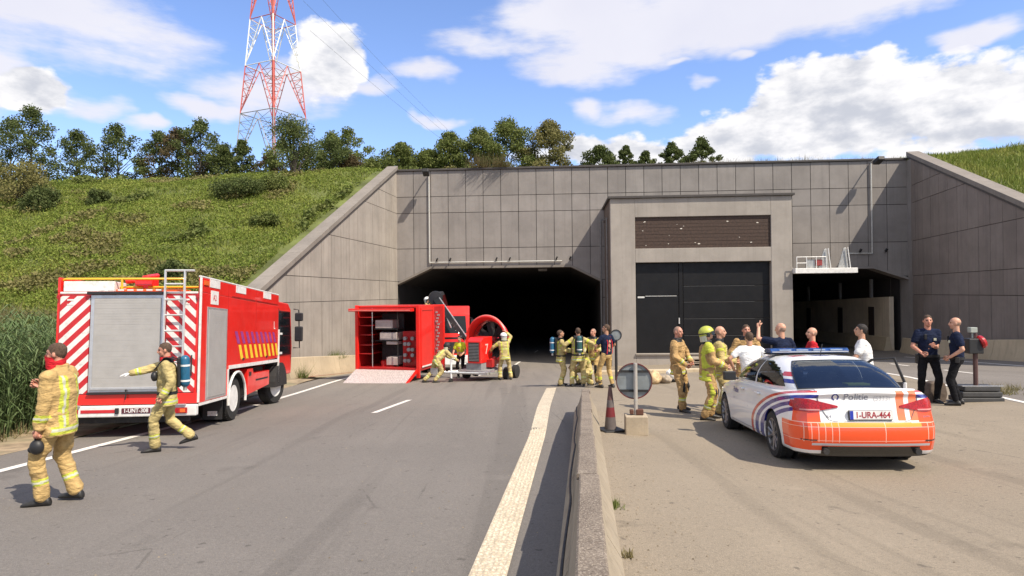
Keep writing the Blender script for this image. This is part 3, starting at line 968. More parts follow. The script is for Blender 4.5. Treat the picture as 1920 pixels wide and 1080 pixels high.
# grit and pebbles on both surfaces, thickest along the foot of the divider
M_grit = mat('grit', (0.22, 0.18, 0.13), 0.95, var=0.5, scale=3)
V = []; F = []
for i in range(2600):
    y_ = 2.0 + 14 * rng.random() ** 1.3
    if i % 3 == 0: x_ = barrier_x(y_) + 0.25 + abs(rng.normal()) * 0.35; sd_ = 'R'
    elif i % 3 == 1: x_ = barrier_x(y_) + 0.3 + rng.random() * 8; sd_ = 'R'
    else: x_ = barrier_x(y_) - 0.3 - rng.random() * 7; sd_ = 'L'
    z_ = gz(x_, y_, sd_); r_ = 0.004 + 0.008 * rng.random() ** 3; o_ = len(V)
    V += [(x_ - r_, y_, z_), (x_ + r_ * .4, y_ - r_ * .8, z_), (x_ + r_, y_ + r_ * .6, z_), (x_, y_, z_ + r_)]
    F += [(o_, o_ + 1, o_ + 3), (o_ + 1, o_ + 2, o_ + 3), (o_ + 2, o_, o_ + 3)]
tag(np_mesh('grit', V, F, M_grit), 'loose grit scattered on the road and pavement', 'grit', kind='stuff')
# ================================================================== VEGETATION
def foliage(name, cols, rough=0.75, scale=1.2, trans=0.25):
    m, g, b = new_mat(name)
    co = g.coord()
    n = g.noise(co, scale, 4, 0.6)
    c = g.mix(g.smooth(n, 0.32, 0.5), cols[0], cols[1])
    c = g.mix(g.smooth(n, 0.52, 0.7), c, cols[2])
    ge = g.n.new('ShaderNodeNewGeometry')
    c = g.mix(g.smooth(ge.outputs['Random Per Island'], 0.0, 1.0, 0, 0.40), c, cols[3])
    g.put(b.inputs['Base Color'], c); b.inputs['Roughness'].default_value = rough
    b.inputs['Specular IOR Level'].default_value = 0.25
    tr = g.n.new('ShaderNodeBsdfTranslucent'); g.l.new(c, tr.inputs['Color'])
    mx = g.n.new('ShaderNodeMixShader'); mx.inputs[0].default_value = trans
    g.l.new(b.outputs[0], mx.inputs[1]); g.l.new(tr.outputs[0], mx.inputs[2])
    out = [x for x in g.n if x.type == 'OUTPUT_MATERIAL'][0]
    g.l.new(mx.outputs[0], out.inputs['Surface'])
    return m


M_grass = foliage('slope_grass', ((0.10, 0.16, 0.022), (0.165, 0.22, 0.034), (0.25, 0.26, 0.055), (0.31, 0.27, 0.09)), scale=0.28)
M_turf = mat('slope_soil', (0.11, 0.13, 0.032), 0.95, var=0.4, scale=0.6)
M_dry = foliage('dry_grass', ((0.16, 0.15, 0.06), (0.22, 0.19, 0.09), (0.12, 0.14, 0.04), (0.30, 0.25, 0.14)), scale=0.6)
M_leaf_d = foliage('leaf_dark', ((0.05, 0.075, 0.022), (0.08, 0.11, 0.03), (0.12, 0.145, 0.045), (0.15, 0.16, 0.06)), scale=0.8)
M_leaf_b = foliage('leaf_brownish', ((0.07, 0.055, 0.03), (0.10, 0.075, 0.035), (0.06, 0.08, 0.03), (0.14, 0.10, 0.05)), scale=0.8)
M_leaf_m = foliage('leaf_mid', ((0.08, 0.11, 0.025), (0.12, 0.155, 0.035), (0.17, 0.19, 0.055), (0.21, 0.21, 0.08)), scale=0.8)
M_leaf_o = foliage('leaf_olive', ((0.13, 0.135, 0.04), (0.19, 0.18, 0.06), (0.24, 0.22, 0.08), (0.26, 0.22, 0.10)), scale=1.0)
M_herb = foliage('herb_leaf', ((0.075, 0.13, 0.022), (0.17, 0.235, 0.035), (0.25, 0.28, 0.055), (0.33, 0.31, 0.09)), scale=0.22)
M_reed = foliage('reed_leaf', ((0.06, 0.11, 0.035), (0.10, 0.16, 0.055), (0.16, 0.22, 0.09), (0.24, 0.29, 0.15)), scale=1.5, trans=0.2)
M_bark = mat('bark', (0.05, 0.042, 0.034), 0.9, var=0.3, scale=4, bump=0.4, bscale=12)


def hill_z(x, y):
    n1 = noise.noise(Vector((x * 0.07, y * 0.09, 1.0))) * 0.6 + noise.noise(Vector((x * 0.25, y * 0.3, 5.0))) * 0.34 + noise.noise(Vector((x * 0.8, y * 0.9, 8.0))) * 0.16
    s = -1.1 + 0.482 * (y - 20.6)
    top = 10.35 + 0.02 * max(-60, min(0, x + 8)) * 0.0
    if y > 20:
        left = max(0.0, min(1.0, (-x - 10) / 26))
        top = 10.5 - 1.15 * left - 0.05 * max(0.0, y - 48) * left
    z = s if s < top - 1 else top - 1 + (1 - math.exp(-(s - top + 1)))
    near = min(1.0, max(0.0, (wing_l(min(y, 44)) - x) / 3.0)) if y < 44.5 else min(1.0, (y - 44.5) / 4)
    z += n1 * near
    if y < 46 and x > wing_l(min(y, 44)) - 2.2: z -= 0.05
    return z


def hill_zr(x, y):
    n1 = noise.noise(Vector((x * 0.07 + 9, y * 0.09, 1.0))) * 0.35 + noise.noise(Vector((x * 0.25, y * 0.3, 5.0))) * 0.18
    s = 10.42 - 0.392 * (41.6 - y)
    top = 10.4 + 0.12 * min(14, max(0, x - 26))
    z = s + 0.1 * max(0, min(6, x - wing_r(y) - 1.2)) if s < top - 1 else top - 1 + (1 - math.exp(-(s - top + 1)))
    near = min(1.0, max(0.0, (x - wing_r(min(y, 41))) / 3.0 - .3))
    return z + n1 * near


def hill(name, xs_f, ys, nx, zf, m):
    V = []; F = []
    for y in ys:
        a, b_ = xs_f(y)
        for i in range(nx + 1):
            t = i / nx; x = a + (b_ - a) * t
            V.append((x, y, zf(x, y)))
    n = nx + 1
    for j in range(len(ys) - 1):
        for i in range(nx):
            q = j * n + i; F.append((q, q + 1, q + 1 + n, q + n))
    mb = MB(); mb.add(V, F); o = mb.build(name, m, smooth=80, fix=True); o['kind'] = 'structure'; return o


yl = list(np.arange(17, 44.6, 0.8)) + [44.95]
hill('embankment', lambda y: (-75.0, wing_l(min(y, 44)) - 0.45), yl, 90, hill_z, M_turf)
yt = [44.95, 45.5, 46.2, 47, 48, 50, 54, 60, 70, 90, 130]
hill('embankment', lambda y: (-75.0, 60.0), yt, 90, lambda x, y: (hill_z(x, y) - 0.3) if x < 20 else min(hill_zr(x, y), hill_z(x, y) + 0.35 * max(0, x - 22) * 0.3) - 0.3, M_turf)
ylr = list(np.arange(8, 41.7, 1.0)) + [42.2, 43, 44.95]
hill('embankment', lambda y: (wing_r(min(y, 41.6)) + 0.9, 75.0), ylr, 60, hill_zr, M_turf)


def leaf_quads(P, size, jitter=0.5, aspect=0.6, updir=None):
    """random leaf quads at points P (n,3) -> V (4n,3)"""
    n = len(P)
    a = rng.normal(size=(n, 3)); a /= np.linalg.norm(a, axis=1)[:, None] + 1e-9
    if updir is not None: a = a * (1 - updir) + np.array([0, 0, updir]); a /= np.linalg.norm(a, axis=1)[:, None]
    b_ = rng.normal(size=(n, 3)); b_ -= (b_ * a).sum(1)[:, None] * a; b_ /= np.linalg.norm(b_, axis=1)[:, None] + 1e-9
    s = size * (1 + jitter * (rng.random(n) - 0.5) * 2)
    A = a * (s * 0.5)[:, None]; B = b_ * (s * 0.5 * aspect)[:, None]
    V = np.stack([P - A, P + B * 1.0, P + A, P - B * 1.0], axis=1).reshape(-1, 3)
    F = np.arange(4 * n).reshape(n, 4)
    return V, F


def blades(P, h, w, lean=0.5):
    n = len(P)
    th = rng.random(n) * 2 * np.pi
    d = np.stack([np.cos(th), np.sin(th), np.zeros(n)], 1)
    th2 = rng.random(n) * 2 * np.pi
    l = np.stack([np.cos(th2), np.sin(th2), np.zeros(n)], 1)
    hh = h * (0.55 + 0.9 * rng.random(n)); ll = lean * rng.random(n)
    tip = P + l * (hh * ll)[:, None] + np.array([0, 0, 1]) * (hh * np.sqrt(1 - 0.5 * ll ** 2))[:, None]
    W = d * (w * (0.6 + 0.8 * rng.random(n)))[:, None]
    V = np.stack([P - W, P + W, tip], 1).reshape(-1, 3)
    return V, np.arange(3 * n).reshape(n, 3)


def scatter(n, xf_, y0, y1, zf, dens=None):
    out = []
    ys_ = y0 + (y1 - y0) * rng.random(n)
    us = rng.random(n)
    for y, u in zip(ys_, us):
        a, b_ = xf_(y); x = a + (b_ - a) * u
        out.append((x, y, zf(x, y) - 0.02))
    return np.array(out)


def grass_field(name, label, P, h, w, m, extra=0):
    V1, F1 = blades(P, h, w, 0.9)
    V, F = V1, F1
    o = np_mesh(name, V, F, m); tag(o, label, 'grass', kind='stuff'); return o


# the view fans out with distance, so plant only what can be seen from about here
def fan_l(y): return (max(-1.06 * y, -75), wing_l(min(y, 44)) - (1.25 if y < 44 else 0))


P = scatter(105000, fan_l, 18.5, 47.0, hill_z)
keep = []
mask = np.array([noise.noise(Vector((p[0] * 0.16, p[1] * 0.16, 3))) for p in P])
grass_field('slope_grass', 'green and yellowish grass covering the left embankment', P, 0.20, 0.03, M_grass)
m2 = np.array([noise.noise(Vector((p[0] * 0.55, p[1] * 0.7, 11))) for p in P])
for nm, lab, sel, hh, sz, mm in (
        ('slope_weeds', 'dark leafy weeds in patches on the left embankment', (mask > 0.30) & (m2 > 0.0), 0.42, 0.20, M_leaf_m),
        ('low_herbs', 'bright green low herbs all over the left embankment', (m2 > -0.3), 0.24, 0.085, M_herb),
        ('dry_herbs', 'yellowish flowering weeds speckling the left embankment', (mask < -0.08) & (m2 < -0.05), 0.36, 0.13, M_leaf_o)):
    P2 = P[sel]; k2 = m2[sel]
    P2 = np.concatenate([P2, P2 + rng.normal(size=P2.shape) * np.array([0.12, 0.12, 0.0])])
    V, F = leaf_quads(P2 + np.array([0, 0, hh]) * rng.random((len(P2), 1)), sz, aspect=0.7)
    o = np_mesh(nm, V, F, mm); tag(o, lab, 'weeds', kind='stuff')
P = scatter(26000, lambda y: (wing_r(min(y, 41)) + 1.2, wing_r(min(y, 41)) + 16), 26, 47.5, hill_zr)
grass_field('slope_grass', 'olive green grass on the bank above the right wing wall', P, 0.34, 0.035, M_grass)
P = scatter(7000, lambda y: (12.5, 34), 44.6, 46.0, lambda x, y: 10.0 + 0.25 * max(-0.6, noise.noise(Vector((x * 0.9, y, 2)))))
grass_field('wall_top_grass', 'dry grass stalks along the top edge of the portal wall', P, 0.75, 0.022, M_dry)


def leafy(parent, clumps, nleaf, size, m, name='crown'):
    """clumps: list of (center, radii). Leaves sit through each clump, denser near its skin"""
    vol = np.array([r[0] * r[1] for c_, r in clumps]); cnt = np.maximum(6, (nleaf * vol / vol.sum()).astype(int))
    P = []
    for (c_, r), k in zip(clumps, cnt):
        d = rng.normal(size=(k, 3)); d /= np.linalg.norm(d, axis=1)[:, None]
        rad = rng.random(k) ** 0.45
        q = np.array(c_) + d * rad[:, None] * np.array(r) * (0.85 + 0.35 * rng.random(k))[:, None]
        P.append(q)
    P = np.concatenate(P)
    V, F = leaf_quads(P, size, 0.6, 0.75)
    return np_mesh(name, V, F, m, parent)


def tree(name, label, x, y, z0, h, spread, trunk_h, m, nleaf=2600, leaf=0.22, nclump=26, group=None, trunk_r=0.13, bare=False, cs=(0.28, 0.48)):
    t = thing(name, label, 'tree', (x, y, z0), random.uniform(0, 6), group)
    mb = MB(); lean = Vector((random.uniform(-.05, .05) * h, random.uniform(-.05, .05) * h, 0))
    mb.tube([(0, 0, -0.4), tuple(lean * 0.3 + Vector((0, 0, trunk_h * 0.6))), tuple(lean * 0.6 + Vector((0, 0, trunk_h))), tuple(lean + Vector((0, 0, h * 0.88)))], [trunk_r * 1.2, trunk_r, trunk_r * 0.8, 0.02], 7)
    clumps = []
    for i in range(nclump):
        f = (i + 0.5) / nclump
        a = i * 2.4 + random.uniform(-.4, .4)
        zz = trunk_h * 0.75 + (h - trunk_h * 0.75) * f ** 0.85
        prof = math.sin(min(1, 0.18 + f * 0.9) * math.pi) ** 0.6
        rr_ = spread * prof * random.uniform(0.35, 1.0)
        cpt = Vector((math.cos(a) * rr_, math.sin(a) * rr_, zz)) + lean * f
        st = Vector((0, 0, max(trunk_h * 0.5, zz - rr_ * 0.9))) + lean * f * 0.8
        mid = st.lerp(cpt, 0.5) + Vector((0, 0, 0.1 * rr_))
        mb.tube([tuple(st), tuple(mid), tuple(cpt)], [trunk_r * 0.32, trunk_r * 0.2, 0.015], 5)
        s_ = spread * random.uniform(*cs)
        clumps.append((tuple(cpt), (s_, s_, s_ * 0.7)))
    mb.build('trunk', M_bark, t, smooth=50)
    if not bare: leafy(t, clumps, nleaf, leaf, m)
    return t


def px(x, y, d):
    return ((x - 960) / 1200 * d, d, 1.53 + (551 - 0.0096 * (x - 960) - y) / 1200 * d)


oaks = [(-48.6, 62, 8.2, 3.0, 3.4, 'd', 'tall dark tree at the far left edge of the skyline'),
        (-45.0, 60, 8.6, 2.4, 3.5, 'd', 'tall tree with clear dark trunk, second from the left on the skyline'),
        (-42.6, 63, 7.6, 2.2, 3.2, 'd', 'dark tree just left of the bare tree on the skyline'),
        (-38.2, 60, 6.6, 1.9, 3.2, 'bare', 'thin nearly bare tree between two leafy trees on the skyline'),
        (-36.6, 60, 7.6, 2.3, 3.0, 'd', 'leafy tree with bare black trunk right of the bare tree'),
        (-33.6, 62, 6.9, 2.1, 2.6, 'd', 'dark tree left of the brownish tree on the skyline'),
        (-31.8, 61, 7.0, 2.2, 2.4, 'b', 'brownish tree in the middle of the left skyline row'),
        (-29.4, 60, 6.6, 2.1, 2.2, 'd', 'rounded dark tree right of the brownish tree'),
        (-28.2, 63, 5.6, 2.0, 2.0, 'm', 'green tree between the rounded dark tree and the narrow tree'),
        (-27.0, 61, 4.6, 1.6, 1.6, 'd', 'low dark tree touching the narrow tree on its left'),
        (-26.0, 62, 5.7, 1.5, 2.0, 'd', 'narrow tree standing apart midway along the left skyline'),
        (-23.8, 63, 4.6, 1.8, 1.6, 'b', 'low brown and green tree with sky showing through'),
        (-21.6, 61, 5.2, 2.0, 1.6, 'm', 'round green tree left of the pylon foot'),
        (-19.6, 62, 4.8, 1.8, 1.4, 'd', 'dark tree second left of the pylon foot'),
        (-17.6, 62, 5.6, 2.1, 1.5, 'm', 'green tree at the left foot of the pylon'),
        (-15.2, 60, 5.0, 1.9, 1.3, 'm', 'green tree below the left legs of the pylon')]
for x, y, h, sp, th, k, lab in oaks:
    mm = {'d': M_leaf_d, 'b': M_leaf_b, 'm': M_leaf_m, 'bare': M_leaf_d}[k]
    z0 = hill_z(x, y) - 0.3
    tree('oak_tree' if k != 'bare' else 'bare_tree', lab, x, y, z0, (h + 1.9) * random.uniform(0.97, 1.08), sp * 1.4, th + 0.8, mm, 8200 if sp > 2 else 6000, 0.155, 44, 'trees along the left skyline', bare=(k == 'bare'), cs=(0.15, 0.27))


def bush(name, label, x, y, z0, h, w, m, nleaf=2600, leaf=0.16, n=16, group=None):
    t = thing(name, label, 'bush', (x, y, z0), random.uniform(0, 6), group)
    clumps = []; mb = MB()
    for i in range(n):
        a = i * 2.4; f = random.random()
        rr_ = w * 0.75 * math.sqrt(random.random()) * (1 - 0.35 * f)
        c_ = (math.cos(a) * rr_, math.sin(a) * rr_, h * (0.18 + 0.66 * f * (1 - 0.4 * rr_ / w)))
        s_ = w * random.uniform(0.24, 0.38)
        clumps.append((c_, (s_, s_, min(s_, h * 0.3))))
        mb.tube([(0, 0, -0.2), (c_[0] * .5, c_[1] * .5, c_[2] * .6), c_], [0.05, 0.03, 0.01], 5)
    mb.build('stems', M_bark, t)
    leafy(t, clumps, nleaf, leaf, m)
    return t


# dark thicket at the skyline right of the pylon, and bushes on the slope
for x, y, h, w, m, lab in [
    (-14.7, 43.2, 5.2, 2.5, M_leaf_d, 'large dark bush at the skyline right below the pylon'),
    (-13.0, 46.5, 3.6, 1.7, M_leaf_d, 'dark bush behind the large one below the pylon'),
    (-11.9, 47.5, 1.9, 1.2, M_leaf_b, 'small brown scrub between the pylon and the portal corner'),
    (-10.7, 48.5, 1.7, 1.5, M_leaf_m, 'low green scrub left of the portal corner'),
    (-29.4, 38.5, 2.6, 2.2, M_leaf_o, 'pale olive bush high on the left slope'),
    (-31.5, 35.8, 1.8, 1.8, M_leaf_b, 'dark brownish bush low on the slope at the left edge'),
    (-26.6, 36.2, 1.5, 1.4, M_leaf_d, 'dark bush below the olive bush on the slope'),
    (-24.4, 37.8, 1.2, 1.0, M_leaf_d, 'small dark bush right of the olive bush'),
    (-16.2, 38.2, 1.6, 2.0, M_leaf_d, 'wide dark bush in the middle of the slope near the wing wall'),
    (-14.4, 39.5, 1.2, 1.3, M_leaf_m, 'green bush right of the wide dark bush on the slope'),
    (-14.6, 27.8, 1.0, 0.9, M_leaf_d, 'small dark bush low on the slope behind the fire truck'),
    (-13.0, 34.0, 0.8, 1.0, M_leaf_m, 'low green bush halfway down the slope by the coping')]:
    bush('bush', lab, x, y, hill_z(x, y) - 0.15, h, w, m, int(2400 + 1700 * w), 0.10)

# trees and bushes behind the portal wall
for x, y, h, sp, th, m, lab in [
    (-9.2, 53, 2.8, 2.3, 0.7, M_leaf_m, 'low rounded tree just above the left corner of the portal'),
    (-7.0, 54, 2.4, 2.1, 0.6, M_leaf_m, 'low shrubby tree second from the portal corner'),
    (-5.2, 54, 3.9, 2.3, 0.6, M_leaf_m, 'olive tree left of the tall tree pair above the portal'),
    (-2.7, 53, 3.9, 2.4, 0.5, M_leaf_m, 'green tree in front of the tall pair above the portal'),
    (-0.2, 55, 5.2, 3.0, 0.7, M_leaf_m, 'tall round green tree above the left bore'),
    (3.2, 54, 4.9, 2.5, 0.6, M_leaf_o, 'tall olive brown tree right of the tall round tree'),
    (7.6, 54, 2.9, 2.0, 0.5, M_leaf_d, 'dark low tree right of the tall pair'),
    (9.9, 55, 3.4, 1.0, 0.9, M_leaf_d, 'slender open tree above the building roof'),
    (11.2, 54, 2.6, 1.1, 0.8, M_leaf_d, 'small dark tree between the two slender ones'),
    (13.7, 54, 3.2, 1.3, 0.8, M_leaf_d, 'dark tree above the right half of the building'),
    (16.3, 54, 3.4, 1.5, 0.8, M_leaf_d, 'last dark tree on the right of the portal top')]:
    tree('tree', lab, x, y, hill_z(x, y) - 0.4, h + 0.9, sp, th, m, int(6500 * sp), 0.135, 34, 'trees above the portal wall', 0.09, cs=(0.20, 0.36))

# low scrub closing the gaps along the skyline
rs_ = random.Random(21)
where = ['far left edge', 'second from the left edge', 'below the tall left tree', 'left of the bare tree', 'right of the bare tree', 'left of the brownish tree', 'under the brownish tree', 'right of the brownish tree', 'left of the narrow tree', 'right of the narrow tree', 'left foot of the pylon', 'between the pylon legs', 'right foot of the pylon']
for i, wd in enumerate(where):
    x = -49.5 + i * 3.0; y = 57.5 + rs_.uniform(-1, 1)
    bush('scrub', 'low skyline scrub at the ' + wd if wd[0] in 'fs' and wd.startswith(('far', 'second')) else 'low skyline scrub ' + wd, x, y, hill_z(x, y) - 0.3, rs_.uniform(1.7, 2.9), 2.0, [M_leaf_d, M_leaf_m, M_leaf_b][i % 3 if i % 4 else 0], 3600, 0.13, 18, 'scrub along the left skyline')
for i, wd in enumerate(('just right of the portal corner', 'left of the tall pair', 'between the tall pair and the olive tree', 'right of the olive brown tree', 'left of the slender tree', 'right of the slender tree', 'last on the right')):
    x = -8.2 + i * 3.6 + (1.0 if i > 3 else 0)
    bush('scrub', 'low scrub above the portal wall ' + wd, x, 51.5, hill_z(x, 51.5) - 0.4, 1.6 if i < 4 else 1.1, 1.9, [M_leaf_m, M_leaf_o, M_leaf_d][i % 3], 3600, 0.12, 18, 'scrub above the portal wall')

# reeds beside the road at the left
t = thing('reed_bed', 'dense tall green reeds beside the road at the left edge', 'reeds', (-11, 14, gz(-9, 14, 'L')))
o0 = np.array(t.location)
S = []; V = []; F = []
nst = 2300
for i in range(nst):
    y = rng.uniform(10.6, 23.5); xr_ = -9.35 - 0.02 * (y - 10)
    x = xr_ - abs(rng.normal()) * 1.6 - 0.1
    if x < -15: continue
    z0 = gz(-8.5, y, 'L') + 0.05
    h = rng.uniform(1.7, 2.6) * (0.8 if x > xr_ - 0.4 else 1.0) * (1 if y < 20 else 0.85)
    lx, ly = rng.normal() * 0.10, rng.normal() * 0.10
    S.append((x, y, z0, h, lx, ly))
for x, y, z0, h, lx, ly in S:
    o_ = len(V)
    V += [(x - .008, y, z0), (x + .008, y, z0), (x + lx * h, y + ly * h, z0 + h)]; F.append((o_, o_ + 1, o_ + 2))
    nl = 11
    for k in range(nl):
        f = 0.12 + 0.86 * k / nl; a = rng.uniform(0, 6.28)
        b0 = np.array([x + lx * h * f, y + ly * h * f, z0 + h * f])
        L = rng.uniform(0.28, 0.5); dr = np.array([math.cos(a), math.sin(a), 0]); w = np.array([-math.sin(a), math.cos(a), 0]) * 0.014
        m1 = b0 + dr * L * 0.5 + np.array([0, 0, L * 0.42]); tp = b0 + dr * L + np.array([0, 0, L * rng.uniform(-0.1, 0.5)])
        o_ = len(V)
        V += [tuple(b0), tuple(m1 - w), tuple(m1 + w), tuple(tp)]
        F += [(o_, o_ + 1, o_ + 2), (o_ + 1, o_ + 3, o_ + 2)]
V = np.array(V) - o0
o = np_mesh('reed_leaves', V, F, M_reed, t); o['kind'] = 'stuff'
P = scatter(9000, lambda y: (-15, -8.75), 9.5, 22, lambda x, y: gz(-8.5, y, 'L') + 0.05)
P = P[(P[:, 0] < -9.2)]
grass_field('verge_grass', 'short dry grass along the verge under the reeds', P, 0.22, 0.012, M_dry)
# upper dry verge behind the reeds
P = scatter(14000, lambda y: (max(-0.9 * y, -40), wing_l(y) - 1.3), 18.0, 24.0, hill_z)
grass_field('verge_grass', 'straw coloured tall grass at the foot of the left slope', P, 0.5, 0.02, M_dry)


def weed(x, y, side, n, h, w, label, m=M_leaf_m):
    z = gz(x, y, side)
    P = np.stack([x + rng.normal(size=n) * w, y + rng.normal(size=n) * w, np.full(n, z)], 1)
    V, F = blades(P, h, 0.008, 1.2)
    o = np_mesh('weed_tuft', V - np.array([x, y, z]), F, m); o.location = (x, y, z)
    tag(o, label, 'weeds', kind=None)
    return o


weed(0.90, 5.9, 'R', 70, 0.07, 0.05, 'small weed tuft at the foot of the divider in the foreground')
weed(0.80, 4.6, 'R', 34, 0.05, 0.03, 'tiny dry weed lower along the foot of the divider', M_dry)
weed(11.1, 14.6, 'R', 190, 0.22, 0.16, 'weed tuft on the pavement beside the black lamp base', M_dry)
weed(11.9, 15.3, 'R', 120, 0.14, 0.2, 'flatter weed patch right of the tuft by the lamp base', M_dry)
weed(-9.0, 27.4, 'L', 160, 0.55, 0.14, 'green weeds behind the tan barrier beside the truck cab')
o = weed(-9.2, 33, 'L', 300, 0.4, 0.35, 'weeds growing between tan barrier and left wing wall'); o.location.x = wing_l(33) + 0.2; o.location.z += 0.75
# plants hanging over the portal edge; they throw the leafy shadow on the panels
for (x0, lab) in ((-2.1, 'grass tuft hanging over the portal edge above the left bore'), (-0.6, 'second grass tuft hanging over the portal edge above the left bore')):
    n = 170; yy = wall_y(x0) - 0.1
    P = np.stack([rng.normal(size=n) * 0.35, rng.normal(size=n) * 0.10, np.full(n, 0.0)], 1)
    V, F = blades(P, 0.75, 0.02, 0.9); V[:, 1] = V[:, 1] - 0.9 * np.maximum(0, V[:, 2])
    o = np_mesh('hanging_grass', V, F, M_dry); o.location = (x0, yy, 10.14); tag(o, lab, 'grass')
# ================================================================== PYLON
pyl = thing('power_pylon', 'red and white lattice power pylon rising behind the left skyline', 'pylon', (-55.6, 150, 10.0), R(45 + 20.5))
M_pr = mat('pylon_red', (0.52, 0.10, 0.08), 0.5); M_pwh = mat('pylon_white', (0.8, 0.8, 0.78), 0.5); M_pg = mat('pylon_steel', (0.30, 0.31, 0.34), 0.5)


def pcol(z): return 2 if z < 43.8 else 0 if z < 55.0 else 1 if z < 66 else 0


def half(z): return 5.1 - (z - 43.8) * 0.0705        # half diagonal/sqrt2 of the square
levels = [0.0, 31.2, 43.8, 55.0, 66.0, 77.0]
mbs = {'leg0': MB(), 'leg1': MB(), 'leg2': MB(), 'leg3': MB(), 'brace': MB(), 'ring': MB()}
def beam(mb, a, b_, r, seg=6):
    a = Vector(a); b_ = Vector(b_)
    for i in range(seg):
        p = a.lerp(b_, i / seg); q = a.lerp(b_, (i + 1) / seg)
        mb.tube([tuple(p), tuple(q)], r, 4, pcol((p.z + q.z) / 2 + 10), cap=False)
for li in range(len(levels) - 1):
    z0, z1 = levels[li] - 10, levels[li + 1] - 10
    h0, h1 = half(z0 + 10) , half(z1 + 10)
    cs0 = [Vector((sx * h0, sy * h0, z0)) for sx, sy in ((-1, -1), (1, -1), (1, 1), (-1, 1))]
    cs1 = [Vector((sx * h1, sy * h1, z1)) for sx, sy in ((-1, -1), (1, -1), (1, 1), (-1, 1))]
    for k in range(4):
        beam(mbs['leg%d' % k], cs0[k], cs1[k], 0.17)
        beam(mbs['ring'], cs1[k], cs1[(k + 1) % 4], 0.11, 2)
        mid = (cs1[k] + cs1[(k + 1) % 4]) / 2
        for c_, cc in ((cs0[k], cs1[k]), (cs0[(k + 1) % 4], cs1[(k + 1) % 4])):
            lo = c_.lerp(cc, 0.04)
            beam(mbs['brace'], lo, mid, 0.13, 5)
            for j in range(1, 6):
                f = j / 6
                p = lo.lerp(mid, f); q = c_.lerp(cc, 0.04 + 0.96 * f)
                beam(mbs['brace'], p, q, 0.06, 1)
                q2 = c_.lerp(cc, 0.04 + 0.96 * min(1, f + 1 / 6))
                beam(mbs['brace'], p, q2, 0.06, 1)
        # inner diagonals from the mid points to the tower axis
        beam(mbs['brace'], mid, Vector((0, 0, z1 - 3.0)), 0.07, 2)
for nm, mb in mbs.items():
    o = mb.build({'brace': 'lattice_brace', 'ring': 'ring_beam'}.get(nm, 'leg'), [M_pr, M_pwh, M_pg], pyl, fix=False)
mb = MB(); mb.bx(-0.25, 0.25, -0.25, 0.25, 25, 67); mb.build('ladder_shaft', [M_pr], pyl)
# conductors running off to the right
for i in range(3):
    mb = MB(); pts = []
    a = Vector((-50.0 + 1.5 * i, 150, 78 - 7 * i)); b_ = Vector((60 + 16 * i, 420, 40 - 5 * i))
    for k in range(20):
        f = k / 19; p = a.lerp(b_, f); p.z -= 26 * 4 * f * (1 - f) * 0.5; pts.append(tuple(p))
    mb.tube(pts, 0.035, 4)
    tag(mb.build('power_line', mat('wire', (0.25, 0.27, 0.3), 0.5)), ['upper', 'middle', 'lowest'][i] + ' thin power line running right from the pylon', 'power line', 'power lines')
# ================================================================== VEHICLES
def paint(name, col, rough=0.28, coat=0.6, var=0.05, dirt=0.08):
    return mat(name, col, rough, 0.0, var, 1.5, 0, coat=coat, dirt=dirt)


M_red = paint('fire_red', (0.74, 0.018, 0.012), 0.35, 0.4)
M_dred = paint('deep_red', (0.42, 0.012, 0.012), 0.4, 0.3)
M_wht = paint('white_paint', (0.80, 0.80, 0.80), 0.3, 0.5)
M_refl = mat('reflective_white', (0.72, 0.70, 0.67), 0.5, var=0.10, dirt=0.35)
M_mred = mat('marking_red', (0.50, 0.02, 0.025), 0.45, var=0.08, dirt=0.1)
M_shut = mat('roller_shutter', (0.40, 0.385, 0.365), 0.5, 0.15, var=0.06, scale=3, dirt=0.1)
M_alum = mat('aluminium', (0.60, 0.60, 0.60), 0.38, 0.7, var=0.08)
M_glass = mat('dark_glass', (0.010, 0.013, 0.016), 0.06, var=0.1, spec=0.5)
M_tyre = mat('tyre_rubber', (0.022, 0.021, 0.020), 0.85, var=0.25, scale=8)
M_rub = mat('black_plastic', (0.02, 0.02, 0.021), 0.5)
M_crane = mat('crane_black', (0.006, 0.006, 0.007), 0.5)
M_chas = mat('chassis_black', (0.018, 0.017, 0.017), 0.7, dirt=0.3)
M_yel = paint('rail_yellow', (0.75, 0.42, 0.02), 0.4, 0.2)
M_org = paint('orange_box', (0.75, 0.13, 0.02), 0.4, 0.2)
M_purp = mat('purple_marking', (0.30, 0.04, 0.22), 0.5)
M_ymark = mat('yellow_marking', (0.80, 0.55, 0.03), 0.5)
M_lred = mat('tail_red', (0.36, 0.006, 0.008), 0.3, coat=0.2, var=0.3, scale=30)
M_plate = mat('plate_white', (0.75, 0.74, 0.72), 0.4)
M_platered = mat('plate_red', (0.35, 0.02, 0.03), 0.5)
M_platedk = mat('plate_dark', (0.10, 0.02, 0.03), 0.5)
M_cool = mat('steel_rim', (0.78, 0.77, 0.74), 0.45, 0.1, dirt=0.15)


